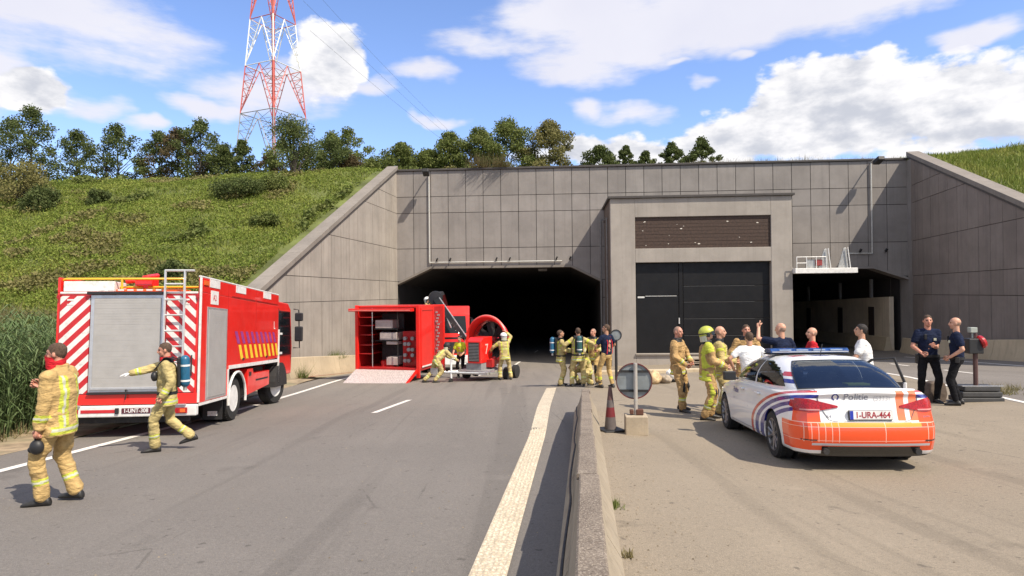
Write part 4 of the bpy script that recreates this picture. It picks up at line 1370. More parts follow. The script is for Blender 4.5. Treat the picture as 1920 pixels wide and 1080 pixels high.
def wheel(parent, x, y, z, r, w, rim_m, truck=True, steer=0.0, side=1):
    """tyre with a rim as sub-part; axis along X"""
    Rm = Matrix.Rotation(R(90), 4, 'Y')
    mb = MB(); rr_ = r * (0.60 if truck else 0.70)
    mb.lathe([(rr_, -w / 2), (r * 0.93, -w / 2), (r * 0.985, -w * 0.38), (r, -w * 0.25), (r, w * 0.25), (r * 0.985, w * 0.38), (r * 0.93, w / 2), (rr_, w / 2), (rr_ * 0.97, w * 0.2), (rr_ * 0.97, -w * 0.2), (rr_, -w / 2)], 40, Rm, cap=False)
    for i in range(40 if truck else 48):       # tread blocks
        a = 2 * math.pi * i / (40 if truck else 48)
        for s_ in (-1, 1):
            mb.box((s_ * w * 0.2, math.cos(a) * (r + 0.001), math.sin(a) * (r + 0.001)), (w * 0.32, 0.035, 0.012), (a + R(90), 0, 0))
    t = mb.build('wheel', M_tyre, parent, smooth=35)
    t.location = (x, y, z); t.rotation_euler = (0, 0, steer)
    mb = MB(); o_ = side * w * 0.5
    if truck:
        f = -1
        mb.lathe([(rr_, o_ * 0.98), (rr_ * 0.93, o_ * 1.0), (rr_ * 0.86, o_ * 0.75), (rr_ * 0.72, o_ * 0.25), (rr_ * 0.60, o_ * 0.15), (rr_ * 0.42, o_ * 0.2), (rr_ * 0.36, o_ * 0.75), (rr_ * 0.30, o_ * 0.95), (0.01, o_ * 0.97)], 32, Rm)
        for i in range(8):
            a = 2 * math.pi * i / 8; mb.tube([(o_ * 0.16, math.cos(a) * rr_ * .50, math.sin(a) * rr_ * .50), (o_ * 0.42, math.cos(a) * rr_ * .50, math.sin(a) * rr_ * .50)], 0.022, 6)
        hub = mb.build('rim', rim_m, t, smooth=30)
        mb = MB()
        for i in range(8):
            a = 2 * math.pi * (i + .5) / 8; mb.tube([(o_ * 0.34, math.cos(a) * rr_ * .68, math.sin(a) * rr_ * .68), (o_ * 0.37, math.cos(a) * rr_ * .68, math.sin(a) * rr_ * .68)], 0.032, 8)
        mb.build('rim_opening', M_chas, t)
    else:
        mb.lathe([(rr_, o_ * 0.96), (rr_ * 0.93, o_ * 0.98), (rr_ * 0.90, o_ * 0.80), (rr_ * 0.88, o_ * 0.1)], 36, Rm, cap=False)
        n = 5
        for i in range(n):
            for dd in (-0.16, 0.16):
                a = 2 * math.pi * i / n + dd; b_ = 2 * math.pi * i / n + dd * 1.9
                p0 = Vector((o_ * 0.72, math.cos(a) * rr_ * .18, math.sin(a) * rr_ * .18)); p1 = Vector((o_ * 0.84, math.cos(b_) * rr_ * .92, math.sin(b_) * rr_ * .92))
                mb.tube([tuple(p0), tuple(p1)], [0.018, 0.024], 6)
        mb.lathe([(rr_ * 0.26, o_ * 0.6), (rr_ * 0.24, o_ * 0.86), (0.01, o_ * 0.9)], 20, Rm)
        mb.build('rim', rim_m, t, smooth=40)
        mb = MB(); mb.lathe([(rr_ * 0.97, o_ * 0.12), (0.01, o_ * 0.12)], 24, Rm, cap=False); mb.build('brake_disc', M_chas, t)
    return t


def letters(parent, name, s, size, M, m, depth=0.0015, xs=1.0, bold=0.0, label=None):
    """lettering in local XZ plane facing -Y, moved by matrix M"""
    V, F = text_mesh(s, size, depth, xs, bold)
    mb = MB(); mb.add([xf(M, v) for v in V], F)
    o = mb.build(name, m, parent)
    if label: o['label'] = label
    return o


# ------------------------------------------------------------------ FIRE TRUCK
TM = place(-7.385, 12.18, R(5.6), 0.0, 'L', 2.0)
ft = thing('fire_truck', 'red fire truck with grey roller shutter and red white chevrons seen from behind', 'fire truck', M=TM)
TW = 1.325; TH = 3.06; TR = 2.77; TB = 0.42; BL = 5.72      # half width, top, bottom, body length


def tb(name, x0, x1, y0, y1, z0, z1, m, bev=0.012, parent=None, **kw):
    mb = MB(); mb.bx(x0, x1, y0, y1, z0, z1); return mb.build(name, m, parent or ft, bevel=bev, **kw)


# body shell: rear box down to bumper, raised over the wheels
mb = MB()
mb.prism([(0.03, TB + 0.20), (1.66, TB + 0.20), (1.66, 1.18), (BL, 1.30), (BL, TR), (0.03, TR)], -TW, TW, 'X')
mb.build('body', M_red, ft, bevel=0.015)
# roof trims: raised side walls with white top strip
tb('side_board', -TW, -TW + 0.05, 0.03, BL, TR + 0.001, TH, M_red)
tb('side_board', TW - 0.06, TW, 0.03, BL, TR + 0.001, TH, M_red)
for x0, x1, in ((TW - 0.055, TW + 0.004),):
    tb('side_top_trim', x0, x1, 0.0, BL, TH + 0.002, TH + 0.035, M_refl)
tb('rear_top_trim', -TW + 0.06, TW - 0.06, 0.0, 0.06, TR - 0.03, TR + 0.012, M_refl)
o = tb('roof_locker', -TW + 0.08, -0.32, 0.07, 0.55, TR + 0.02, TR + 0.22, M_refl)
tb('roof_locker', -0.30, 0.95, 0.10, 0.5, TR + 0.02, TR + 0.07, M_org)
# corner pillars white edging on the right rear corner
tb('corner_trim', TW + 0.002, TW + 0.012, 0.0, 0.03, TB + 0.22, TH, M_refl, 0)
tb('corner_trim', TW - 0.02, TW + 0.002, -0.012, -0.002, TB + 0.22, TH, M_refl, 0)
# rear roller shutter
sx0, sx1, szl, szh = -0.62, 0.60, 0.92, 2.66
tb('shutter_frame', sx0 - 0.07, sx1 + 0.07, -0.012, 0.02, szl - 0.06, szh + 0.06, M_alum, 0.006)
ns = 34
mb = MB()
for i in range(ns):
    z0 = szl + (szh - szl) * i / ns; z1 = szl + (szh - szl) * (i + 1) / ns
    mb.bx(sx0, sx1, -0.024 + 0.0015 * (i % 2), -0.013, z0 + 0.0006, z1 - 0.0006)
o = mb.build('shutter_slats', M_shut, ft); o['kind'] = 'stuff'
tb('shutter_handle', sx0 - 0.02, sx1 + 0.02, -0.05, -0.026, szl - 0.01, szl + 0.035, M_alum, 0.006)
tb('shutter_sill', sx0 - 0.07, sx1 + 0.07, -0.06, -0.013, szl - 0.10, szl - 0.062, M_rub, 0.006)
tb('light_bar', sx0 - 0.12, sx1 + 0.10, -0.075, -0.014, szh + 0.065, szh + 0.12, M_rub, 0.008)
for i in range(7):
    x = sx0 + 0.06 + i * 0.175
    tb('bar_lens', x, x + 0.11, -0.020, -0.004, szh + 0.135, szh + 0.165, M_refl, 0.003)
# chevrons left and right of the shutter
def chevrons(x0, x1, z0, z1, slope, name):
    for m_, offs in ((M_refl, 0.0), (M_mred, 0.5)):
        mb = MB(); pit = 0.27
        for k in range(-20, 30):
            a = (k + offs) * pit; b_ = (k + 0.5 + offs) * pit
            poly = [(x0, z0), (x1, z0), (x1, z1), (x0, z1)]
            # a <= z - slope*x <= b
            poly = clip(poly, -(-slope), -1, -a) if False else clip(poly, slope, -1, -a)
            if len(poly) >= 3: poly = clip(poly, -slope, 1, b_)
            if len(poly) >= 3:
                ar = 0
                for i in range(len(poly)):
                    p, q = poly[i], poly[(i + 1) % len(poly)]; ar += p[0] * q[1] - q[0] * p[1]
                if abs(ar) > 1e-4: mb.prism(poly, -0.006, 0.028, 'Y')
        if mb.F: mb.build(name, m_, ft)
chevrons(-TW + 0.08, sx0 - 0.09, TB + 0.42, TR - 0.07, 1.0, 'chevron_marking')
chevrons(sx1 + 0.10, TW - 0.09, TB + 0.42, TR - 0.07, -1.0, 'chevron_marking')
for sx in (-1, 1):
    for k, ch in enumerate(('U', '5')):
        pass
    tb('corner_reflector', sx * 1.06 - 0.06, sx * 1.06 + 0.06, -0.014, -0.0065, TR - 0.16, TR - 0.13, M_refl, 0)
    tb('corner_reflector', sx * 1.06 - 0.06, sx * 1.06 + 0.06, -0.014, -0.0065, TR - 0.24, TR - 0.22, M_refl, 0)
# rear details: strap, hinges, latches, marker lamps
mb = MB(); mb.tube([(0.0, -0.03, szl + 0.02), (0.02, -0.05, szl - 0.12), (0.01, -0.05, szl - 0.2)], 0.012, 5); mb.build('pull_strap', M_rub, ft)
for sx in (-1, 1):
    tb('marker_lamp', sx * (TW - 0.05) - 0.03, sx * (TW - 0.05) + 0.03, -0.03, -0.013, TR - 0.12, TR - 0.05, M_lred, 0.006)
    tb('grab_handle', sx * (TW - 0.13) - 0.012, sx * (TW - 0.13) + 0.012, -0.05, -0.03, 1.15, 1.55, M_rub, 0.005)
    tb('step_plate', sx * 0.95 - 0.2, sx * 0.95 + 0.2, -0.16, -0.102, TB + 0.191, TB + 0.21, M_alum, 0.004)
    tb('mud_flap', sx * 1.05 - 0.2, sx * 1.05 + 0.2, 1.55, 1.57, 0.12, 0.6, M_rub, 0)
    tb('mud_flap_label', sx * 1.05 - 0.1, sx * 1.05 + 0.1, 1.54, 1.549, 0.2, 0.3, M_refl, 0)
for y in (1.9, 2.6, 3.4, 4.3, 5.1):
    tb('side_reflector', TW, TW + 0.012, y, y + 0.07, 1.205, 1.24, M_org, 0)
for y0, y1 in ((1.78, 3.52), (3.62, 5.55)):
    tb('locker_hinge', TW, TW + 0.014, y0, y1, TR + 0.02, TR + 0.035, M_dred, 0)
    tb('locker_latch', TW, TW + 0.02, (y0 + y1) / 2 - 0.06, (y0 + y1) / 2 + 0.06, 1.36, 1.40, M_rub, 0.004)
tb('tank_cap', TW - 0.03, TW + 0.01, 3.2, 3.3, 0.95, 1.05, M_rub, 0.01)
# bumper
mb = MB(); mb.bx(-TW, TW, -0.10, 0.03, TB - 0.02, TB + 0.19); mb.build('bumper', M_refl, ft, bevel=0.02)
tb('bumper_stripe', -0.75, -0.08, -0.108, -0.101, TB + 0.06, TB + 0.12, M_mred, 0)
tb('bumper_stripe', 0.62, 1.0, -0.108, -0.101, TB + 0.06, TB + 0.12, M_mred, 0)
for sx, in ((-0.98,), (0.98,)):
    tb('tail_lamp', sx - 0.19, sx + 0.19, -0.125, -0.101, TB + 0.03, TB + 0.14, M_lred, 0.01)
    tb('lamp_lens', sx - 0.16 if sx < 0 else sx + 0.06, sx - 0.06 if sx < 0 else sx + 0.16, -0.131, -0.126, TB + 0.05, TB + 0.12, M_refl if sx < 0 else M_org, 0.004)
pl_ = tb('number_plate', -0.02, 0.50, -0.112, -0.101, TB + 0.045, TB + 0.145, M_platedk, 0.004)
letters(ft, 'plate_lettering', '1-UNT-308', 0.105, Matrix.Translation((0.24, -0.1135, TB + 0.095)), M_plate, 0.001, 0.9, 0.002)
for x in (-0.10, 0.56): tb('plate_lamp', x - 0.035, x + 0.035, -0.13, -0.101, TB + 0.04, TB + 0.15, M_rub, 0.01)
tb('red_apron', -TW + 0.02, TW - 0.02, -0.006, 0.03, TB + 0.205, TB + 0.40, M_red, 0.008)
# underrun and lamps below
tb('underrun_bar', -1.1, 1.1, 0.15, 0.25, TB - 0.16, TB - 0.05, M_chas)
mb = MB(); mb.bx(-0.42, 0.42, 0.4, 8.0, 0.62, 0.85); mb.bx(-1.0, 1.0, 1.9, 5.4, 0.86, 1.10); mb.build('chassis', M_chas, ft)
# ladder on the rear
M_lad = mat('ladder_metal', (0.62, 0.62, 0.61), 0.4, 0.5)
for x in (0.70, 1.06):
    mb = MB(); mb.tube([(x, -0.11, 1.28), (x, -0.11, 3.19)], 0.022, 6, flat=1.4); mb.build('ladder_rail', M_lad, ft, smooth=40)
for i in range(6):
    z = 1.42 + i * 0.30
    mb = MB(); mb.tube([(0.70, -0.11, z), (1.06, -0.11, z)], 0.02, 6); mb.build('ladder_rung', M_lad, ft, smooth=40)
mb = MB(); mb.tube([(0.69, -0.11, 3.18), (1.24, -0.11, 3.18)], 0.024, 6); mb.build('ladder_rung', M_lad, ft, smooth=40)
for z in (1.5, 2.62):
    for x in (0.70, 1.06): tb('ladder_bracket', x - .02, x + .02, -0.10, 0.0, z - .02, z + .02, M_lad, 0)
# yellow roof rails
def rail(pts, m=M_yel, r=0.022, nm='roof_rail'):
    mb = MB(); mb.tube(pts, r, 8); return mb.build(nm, m, ft, smooth=50)
TY = TR + 0.27
rail([(-TW + 0.03, 0.12, TY - 0.03), (-TW + 0.10, 0.12, TY), (0.95, 0.12, TY), (0.95, 0.12, TR + 0.02)])
rail([(-0.35, 0.3, TR + 0.12), (1.18, 0.3, TR + 0.12)])
rail([(-0.2, 0.12, TY), (-0.2, 0.12, TR + 0.05)])
# roof monitor

TH_ = TH; TH = TR + 0.05
mb = MB(); mb.box((0.16, 0.35, TH + 0.17), (0.32, 0.3, 0.16)); mb.tube([(0.16, 0.35, TH + 0.05), (0.16, 0.35, TH + 0.30)], 0.09, 10); mb.tube([(-0.05, 0.3, TH + 0.2), (-0.2, 0.26, TH + 0.18)], 0.05, 8); mb.tube([(0.16, 0.35, TH + 0.27), (0.18, 0.75, TH + 0.34)], 0.05, 10)
mb.build('roof_monitor', M_red, ft, smooth=40, bevel=0.01); TH = TH_
# right side: narrow grey shutter, fire red panel, markings
X = TW
tb('side_shutter_frame', X, X + 0.012, 0.34, 1.50, TB + 0.22, 2.50, M_alum, 0.004)
mb = MB()
for i in range(38):
    z0 = TB + 0.27 + (2.45 - TB - 0.27) * i / 38; z1 = TB + 0.27 + (2.45 - TB - 0.27) * (i + 1) / 38
    mb.bx(X + 0.012, X + 0.022, 0.42, 1.42, z0 + .0006, z1 - .0006)
o = mb.build('side_shutter_slats', M_shut, ft); o['kind'] = 'stuff'
tb('side_white_label', X, X + 0.006, 0.52, 0.95, 2.56, 2.84, M_refl, 0)
letters(ft, 'label_lettering', 'A2', 0.17, Matrix.Translation((X + 0.008, 0.73, 2.69)) @ Matrix.Rotation(R(90), 4, 'Z'), M_mred)
for y0, y1 in ((0.45, 1.02), (2.05, 2.75), (4.2, 4.9)):
    tb('white_tab', X, X + 0.008, y0, y1, TH - 0.16, TH, M_refl, 0)
tb('orange_marker', X, X + 0.02, 0.14, 0.38, TH - 0.14, TH - 0.05, M_org, 0.004)
tb('side_skirt_trim', X, X + 0.014, 1.68, BL, 1.19, 1.27, M_refl, 0)
tb('shutter_skirt_trim', X, X + 0.014, 0.02, 1.66, TB + 0.15, TB + 0.20, M_refl, 0)
tb('vertical_trim', X, X + 0.014, 1.60, 1.66, TB + 0.20, 1.19, M_refl, 0)
mb1 = MB(); mb2 = MB()
for i in range(9):
    y0 = 2.0 + i * 0.385
    mb1.prism([(y0 + 0.02, 2.02), (y0 + 0.22, 1.74), (y0 + 0.42, 1.74), (y0 + 0.20, 2.02)], X, X + 0.004, 'X')
    mb2.prism([(y0 + 0.30, 1.71), (y0 + 0.47, 1.71), (y0 + 0.67, 1.38), (y0 + 0.48, 1.38)], X, X + 0.004, 'X')
mb1.build('purple_marking', M_purp, ft)['kind'] = 'stuff'; mb2.build('yellow_marking', M_ymark, ft)['kind'] = 'stuff'
letters(ft, 'side_lettering', 'L', 0.30, Matrix.Translation((X + 0.004, 5.3, 2.2)) @ Matrix.Rotation(R(90), 4, 'Z'), M_refl)
# door seams
for y in (1.56, 3.6): tb('panel_seam', X + 0.0005, X + 0.003, y, y + 0.012, 1.30, TH - 0.02, M_dred, 0)
# lower locker between the axles and mudguard
mb = MB(); mb.prism([(3.1, 0.50), (4.95, 0.62), (4.95, 1.0), (3.55, 1.0), (3.5, 1.12), (3.1, 1.12)], X - 0.5, X - 0.02, 'X'); mb.build('side_locker', M_red, ft, bevel=0.012)
tb('locker_slot', X - 0.019, X - 0.012, 3.75, 4.8, 0.80, 0.84, M_chas, 0)
mb = MB(); pts = [(X - 0.02, 2.34 + 0.60 * math.cos(a), 0.50 + 0.60 * math.sin(a)) for a in np.linspace(R(-10), R(190), 16)]
mb.tube(pts, 0.03, 6); mb.build('mudguard', M_refl, ft, smooth=50)
mb = MB(); V = []
for a in np.linspace(R(0), R(180), 14):
    for x in (X - 0.45, X - 0.03): V.append((x, 2.34 + 0.59 * math.cos(a), 0.50 + 0.59 * math.sin(a)))
mb.add(V, [(2 * i, 2 * i + 1, 2 * i + 3, 2 * i + 2) for i in range(13)]); mb.build('wheel_arch', M_chas, ft, smooth=60)
for sx in (-1, 1):
    wheel(ft, sx * 1.08, 2.34, 0.50, 0.50, 0.30, M_cool, True, 0, sx)
    wheel(ft, sx * 0.76, 2.34, 0.50, 0.50, 0.28, M_cool, True, 0, sx)
    wheel(ft, sx * 1.06, 6.05, 0.50, 0.50, 0.30, M_cool, True, R(-14), sx)
# cab
mb = MB(); mb.prism([(BL + 0.10, 1.05), (6.75, 1.05), (6.75, 0.75), (7.75, 0.75), (7.82, 1.6), (7.62, 2.75), (7.3, 2.92), (BL + 0.10, 2.92)], -TW + 0.12, TW - 0.12, 'X'); mb.build('cab', M_red, ft, bevel=0.04)
mb = MB(); mb.prism([(BL + 0.20, 1.35), (7.6, 1.35), (7.45, 2.66), (BL + 0.20, 2.66)], TW - 0.12, TW - 0.10, 'X'); mb.build('cab_window', M_glass, ft)
mb = MB(); mb.prism([(BL + 0.35, 1.75), (7.55, 1.75), (7.42, 2.6), (BL + 0.35, 2.6)], -TW + 0.008, -TW + 0.02, 'X'); mb.build('cab_window', M_glass, ft)
mb = MB(); mb.bx(-1.1, 1.1, 7.72, 7.84, 1.7, 2.6); mb.build('windscreen', M_glass, ft)
tb('cab_rear_rod', TW - 0.03, TW + 0.02, BL + 0.03, BL + 0.08, 0.62, 2.1, M_refl, 0)
tb('cab_rear_grille', TW - 0.4, TW - 0.02, BL + 0.02, BL + 0.12, 1.1, 2.7, M_chas, 0)
for z in (1.4, 1.95): tb('cab_reflector', TW - 0.02, TW + 0.03, BL + 0.12, BL + 0.34, z, z + 0.06, M_refl, 0)
mb = MB(); mb.prism([(6.05 + 0.64 * math.cos(a), 0.5 + 0.66 * math.sin(a)) for a in np.linspace(R(0), R(180), 14)], TW - 0.35, TW + 0.02, 'X'); mb.build('wheel_arch', M_chas, ft)
# mirrors
mb = MB(); mb.tube([(TW, 7.5, 2.75), (TW + 0.18, 7.35, 2.72), (TW + 0.22, 7.35, 1.55), (TW, 7.5, 1.55)], 0.018, 6); mb.build('mirror_arm', M_rub, ft, smooth=40)
for z, hh in ((2.50, 0.26), (1.98, 0.46)):
    mb = MB(); mb.box((TW + 0.20, 7.32, z), (0.24, 0.12, hh)); m_ = mb.build('mirror', M_rub, ft, bevel=0.04, seg=3)
    mb = MB(); mb.box((TW + 0.20, 7.257, z), (0.19, 0.004, hh - 0.07)); mb.build('mirror_glass', mat('mirror_glass', (0.03, 0.03, 0.035), 0.15), m_)

# ------------------------------------------------------------------ RED CONTAINER
cth = math.atan2(0.24, 0.97)
cp = Vector((-3.63, 24.8)); lw = 2.70; rv = Vector((0.965, -0.262)); fv = Vector((0.262, 0.965))
cc = cp - rv * lw / 2
ct = thing('equipment_container', 'open red equipment container with shelves inside and a ramp folded down', 'container', (cc.x, cc.y, -1.42), -math.atan2(0.262, 0.965))
H2 = 2.53; CL = 2.7; hw = lw / 2
def cb(name, x0, x1, y0, y1, z0, z1, m, bev=0.01, parent=ct):
    mb = MB(); mb.bx(x0, x1, y0, y1, z0, z1); return mb.build(name, m, parent, bevel=bev)
cb('floor', -hw, hw, 0.0, CL, -0.02, 0.10, M_dred)
cb('roof', -hw, hw, 0.1, CL, H2 - 0.08, H2, M_red)
cb('left_wall', -hw, -hw + 0.06, 0.08, CL, 0.102, H2 - 0.082, M_dred)
cb('right_wall', hw - 0.06, hw, 1.55, CL, 0.102, H2 - 0.082, M_dred)
cb('right_door', hw - 0.05, hw + 0.02, 0.08, 1.53, 0.06, H2 - 0.02, M_red)
for y in (0.16, 1.40): cb('door_rib', hw + 0.021, hw + 0.05, y, y + 0.07, 0.12, H2 - 0.1, M_red)
cb('door_rib', hw + 0.021, hw + 0.045, 0.24, 1.39, H2 - 0.2, H2 - 0.12, M_red)
cb('base_rail', hw + 0.021, hw + 0.05, 0.24, 1.39, 0.10, 0.16, M_refl)
cb('back_wall', -hw + 0.06, hw - 0.06, CL - 0.06, CL - 0.002, 0.102, H2 - 0.082, mat('dark_interior', (0.05, 0.02, 0.02), 0.7))
cb('corner_post', -hw - 0.02, -hw + 0.10, -0.03, 0.078, -0.1, H2 + 0.02, M_red)
cb('corner_post', hw - 0.10, hw + 0.03, -0.03, 0.078, -0.28, H2 + 0.02, M_red)
cb('corner_post', hw - 0.02, hw + 0.04, CL - 0.12, CL, -0.28, H2, M_red)
cb('top_flap', -hw - 0.14, hw - 0.16, -0.34, -0.035, H2 - 0.22, H2 - 0.10, M_red)
cb('flap_edge', -hw - 0.12, hw - 0.2, -0.36, -0.342, H2 - 0.20, H2 - 0.155, M_refl if False else mat('pale_red', (0.70, 0.16, 0.13), 0.4))
for z in (0.6, 0.95, 1.35, 1.72, 2.05):
    cb('shelf', -hw + 0.07, -hw + 0.62, 0.12, 1.9, z, z + 0.03, M_dred)
cb('inner_post', -hw + 0.64, -hw + 0.67, 0.12, 0.15, 0.103, H2 - 0.085, M_alum)
cb('inner_post', 0.35, 0.38, 0.2, 0.23, 0.103, H2 - 0.085, M_chas)
M_box = mat('pale_box', (0.42, 0.36, 0.33), 0.6)
for x0, x1, z0, z1 in ((-0.68, 0.08, 1.62, 1.95), (-0.48, 0.26, 1.15, 1.46), (-0.2, 0.26, 0.98, 1.12), (-0.2, 0.28, 0.16, 0.48)):
    cb('storage_box', x0, x1, 0.35, 0.95, z0, z1, M_box, 0.015)
cb('rack', -0.70, 0.30, 0.96, 1.0, 0.103, 2.2, M_chas)
for z in (1.60, 1.13): cb('rack_shelf', -0.7, 0.3, 0.3, 0.96, z - 0.02, z, M_chas)
mb = MB()
for i in range(5):
    mb.lathe([(0.10, 0), (0.11, 0.2), (0.05, 0.24)], 12, Matrix.Translation((-0.4 + 0.18 * (i % 3), 0.5 + 0.2 * (i % 2), 0.103)))
mb.build('canisters', M_dred, ct, smooth=40)['kind'] = 'stuff'
# pump / hose fittings on the right inside
mb = MB()
for i in range(10):
    a = Matrix.Translation((0.62 + 0.16 * (i % 3), 0.35, 0.35 + 0.22 * (i // 2))) @ Matrix.Rotation(R(90), 4, 'X')
    mb.lathe([(0.02, -0.1), (0.07, -0.08), (0.075, 0.05), (0.03, 0.06)], 12, a)
mb.build('hose_couplings', mat('dull_grey', (0.25, 0.25, 0.25), 0.6), ct, smooth=40)['kind'] = 'stuff'
cb('pump_cabinet', 0.45, hw - 0.12, 0.5, 1.1, 0.103, 1.5, M_dred)
# clutter on the outer right flank beyond the door
mb = MB(); r_ = random.Random(3)
for i in range(16):
    mb.box((hw + 0.06, 1.70 + 0.10 * (i % 3), 0.35 + 0.125 * i), (0.08, 0.10 * r_.uniform(.6, 1.4), 0.07))
mb.build('flank_fittings', M_alum, ct)['kind'] = 'stuff'
# ramp of chequer plate with red side
rl = 1.35; zd = -0.55
mb = MB(); mb.add([(-hw + 0.02, -0.03, 0.02), (hw - 0.12, -0.03, 0.02), (hw - 0.12, -0.03, -0.05), (-hw + 0.02, -0.03, -0.05), (-hw + 0.02, -rl, zd + 0.04), (hw - 0.12, -rl, zd + 0.04), (hw - 0.12, -rl, zd - 0.02), (-hw + 0.02, -rl, zd - 0.02)],
                  [(0, 1, 5, 4), (3, 7, 6, 2), (0, 4, 7, 3), (1, 2, 6, 5), (4, 5, 6, 7), (0, 3, 2, 1)])
M_cheq = mat('chequer_plate', (0.62, 0.54, 0.52), 0.5, 0.3, var=0.25, scale=22)
rp = mb.build('ramp', M_cheq, ct)
mb = MB()
for i in range(26):
    for j in range(11):
        u = -hw + 0.08 + i * 0.098; f = 0.04 + j * 0.088
        y = -0.03 - (rl - 0.03) * f; z = 0.02 + (zd + 0.02) * f
        mb.box((u, y, z + 0.012), (0.05, 0.014, 0.012), (math.atan2(-zd, rl) * 1.0, 0, R(45 if (i + j) % 2 else -45)))
o = mb.build('tread_bars', M_cheq, rp); o['kind'] = 'stuff'
mb = MB(); mb.add([(hw - 0.115, -0.03, 0.05), (hw - 0.115, -rl, zd + 0.06), (hw - 0.115, -rl, zd - 0.02), (hw - 0.115, -0.03, -0.08), (hw - 0.06, -0.03, 0.05), (hw - 0.06, -rl, zd + 0.06), (hw - 0.06, -rl, zd - 0.02), (hw - 0.06, -0.03, -0.08)],
                  [(0, 1, 2, 3), (7, 6, 5, 4), (0, 4, 5, 1), (2, 6, 7, 3), (1, 5, 6, 2), (0, 3, 7, 4)]); mb.build('ramp_edge', M_red, ct)

# ------------------------------------------------------------------ CRANE TRUCK behind it
CM = place(-3.32, 31.2, R(4), 0.0, 'L', 1.0)
cr = thing('crane_truck', 'red truck facing the camera with a black loading crane, behind the container', 'truck', M=CM)
def kb_(name, x0, x1, y0, y1, z0, z1, m, bev=0.02):
    mb = MB(); mb.bx(x0, x1, y0, y1, z0, z1); return mb.build(name, m, cr, bevel=bev)
mb = MB(); mb.prism([(0.0, 0.45), (0.0, 1.75), (0.18, 2.85), (0.5, 3.3), (2.1, 3.3), (2.1, 0.7)], -1.22, 1.22, 'X'); mb.build('cab', M_red, cr, bevel=0.04)
mb = MB(); mb.add([(-1.1, -0.012, 1.65), (1.1, -0.012, 1.65), (1.02, 0.155, 2.78), (-1.02, 0.155, 2.78), (-1.1, 0.03, 1.65), (1.1, 0.03, 1.65), (1.02, 0.2, 2.78), (-1.02, 0.2, 2.78)], [(0, 1, 2, 3), (4, 7, 6, 5), (0, 4, 5, 1), (1, 5, 6, 2), (2, 6, 7, 3), (3, 7, 4, 0)]); mb.build('windscreen', M_glass, cr)
kb_('grille', -0.9, 0.9, -0.03, 0.0, 0.95, 1.5, M_chas)
kb_('bumper', -1.24, 1.24, -0.14, 0.02, 0.40, 0.86, M_wht)
for sx in (-1, 1):
    kb_('headlight', sx * 0.95 - 0.18, sx * 0.95 + 0.18, -0.16, -0.141, 0.52, 0.74, M_refl)
    mb = MB(); mb.bx(sx * 1.38 - 0.1, sx * 1.38 + 0.1, 0.05, 0.15, 1.9, 2.6); mb.tube([(sx * 1.2, 0.2, 2.7), (sx * 1.38, 0.1, 2.65)], 0.02, 6); mb.build('mirror', M_rub, cr, bevel=0.02)
    wheel(cr, sx * 1.05, 1.3, 0.5, 0.5, 0.3, M_cool, True, 0, sx)
    wheel(cr, sx * 1.05, 5.2, 0.5, 0.5, 0.3, M_cool, True, 0, sx)
kb_('chassis', -0.45, 0.45, 0.3, 7.0, 0.6, 0.9, M_chas)
kb_('deck', -1.2, 1.2, 2.9, 7.0, 0.95, 1.15, M_dred)
kb_('crane_column', -0.35, 0.35, 2.25, 2.85, 0.95, 3.35, M_rub)
for z in (0.2, 0.22): pass
kb_('step_platform', -1.15, -0.2, -2.1, -1.2, 1.74, 1.82, M_chas)
for x_, y_ in ((-1.1, -2.05), (-0.25, -2.05), (-1.1, -1.25), (-0.25, -1.25)): kb_('platform_leg', x_ - .03, x_ + .03, y_ - .03, y_ + .03, 0.02, 1.739, M_alum, 0)
cm = CM.inverted()
def lc(p): return cm @ Vector(p)
A = Vector((0, 2.55, 3.25)); Bp = lc((-3.45, 28.9, 1.36)); Cp = lc((-1.98, 26.6, -0.30))
mb = MB(); mb.tube([tuple(A), tuple(A.lerp(Bp, 0.5) + Vector((0, 0, 0.5))), tuple(Bp)], [0.16, 0.16, 0.15], 6); mb.build('boom', M_crane, cr, smooth=30)
mb = MB(); mb.lathe([(0.02, -0.2), (0.30, -0.18), (0.34, 0), (0.30, 0.18), (0.02, 0.2)], 16, Matrix.Translation(Bp) @ Matrix.Rotation(R(90), 4, 'X')); mb.build('boom_joint', M_crane, cr, smooth=30)
mb = MB(); mb.tube([tuple(Bp), tuple(Cp)], [0.19, 0.12], 4); mb.build('jib', M_crane, cr)
nrm = (Cp - Bp).normalized().cross(Vector((0, -1, 0))).normalized()
if nrm.z < 0: nrm = -nrm
mb = MB(); mb.tube([tuple(Bp + nrm * 0.15 + Vector((0, -.08, 0))), tuple(Cp + nrm * 0.10 + Vector((0, -.08, 0)))], 0.028, 5); mb.tube([tuple(Bp + nrm * 0.15 + Vector((0.1, -.14, -.2))), tuple(Bp.lerp(Cp, 0.7) + Vector((-0.18, -.14, -0.1)))], 0.03, 5)
mb.build('ram_rod', M_alum, cr, smooth=40)
r_ = random.Random(9)
mb = MB(); pts = []
for k in range(5):
    pts = []
    for i in range(14):
        f = i / 13; p = Bp.lerp(Cp, f) + Vector((0.02 * k, -0.12, -0.22 * math.sin(f * 3.14) * (0.4 + 0.25 * k))); pts.append(tuple(p))
    mb.tube(pts, 0.018, 5)
mb.build('hydraulic_hoses', M_rub, cr, smooth=40)['kind'] = 'stuff'
mb = MB()
for i in range(12): mb.box(tuple(Bp.lerp(Cp, 0.08 + 0.075 * i) + Vector((-0.02, -0.16, -0.1))), (0.06, 0.05, 0.05), (i, i, 0))
mb.build('pipe_clips', M_alum, cr)['kind'] = 'stuff'
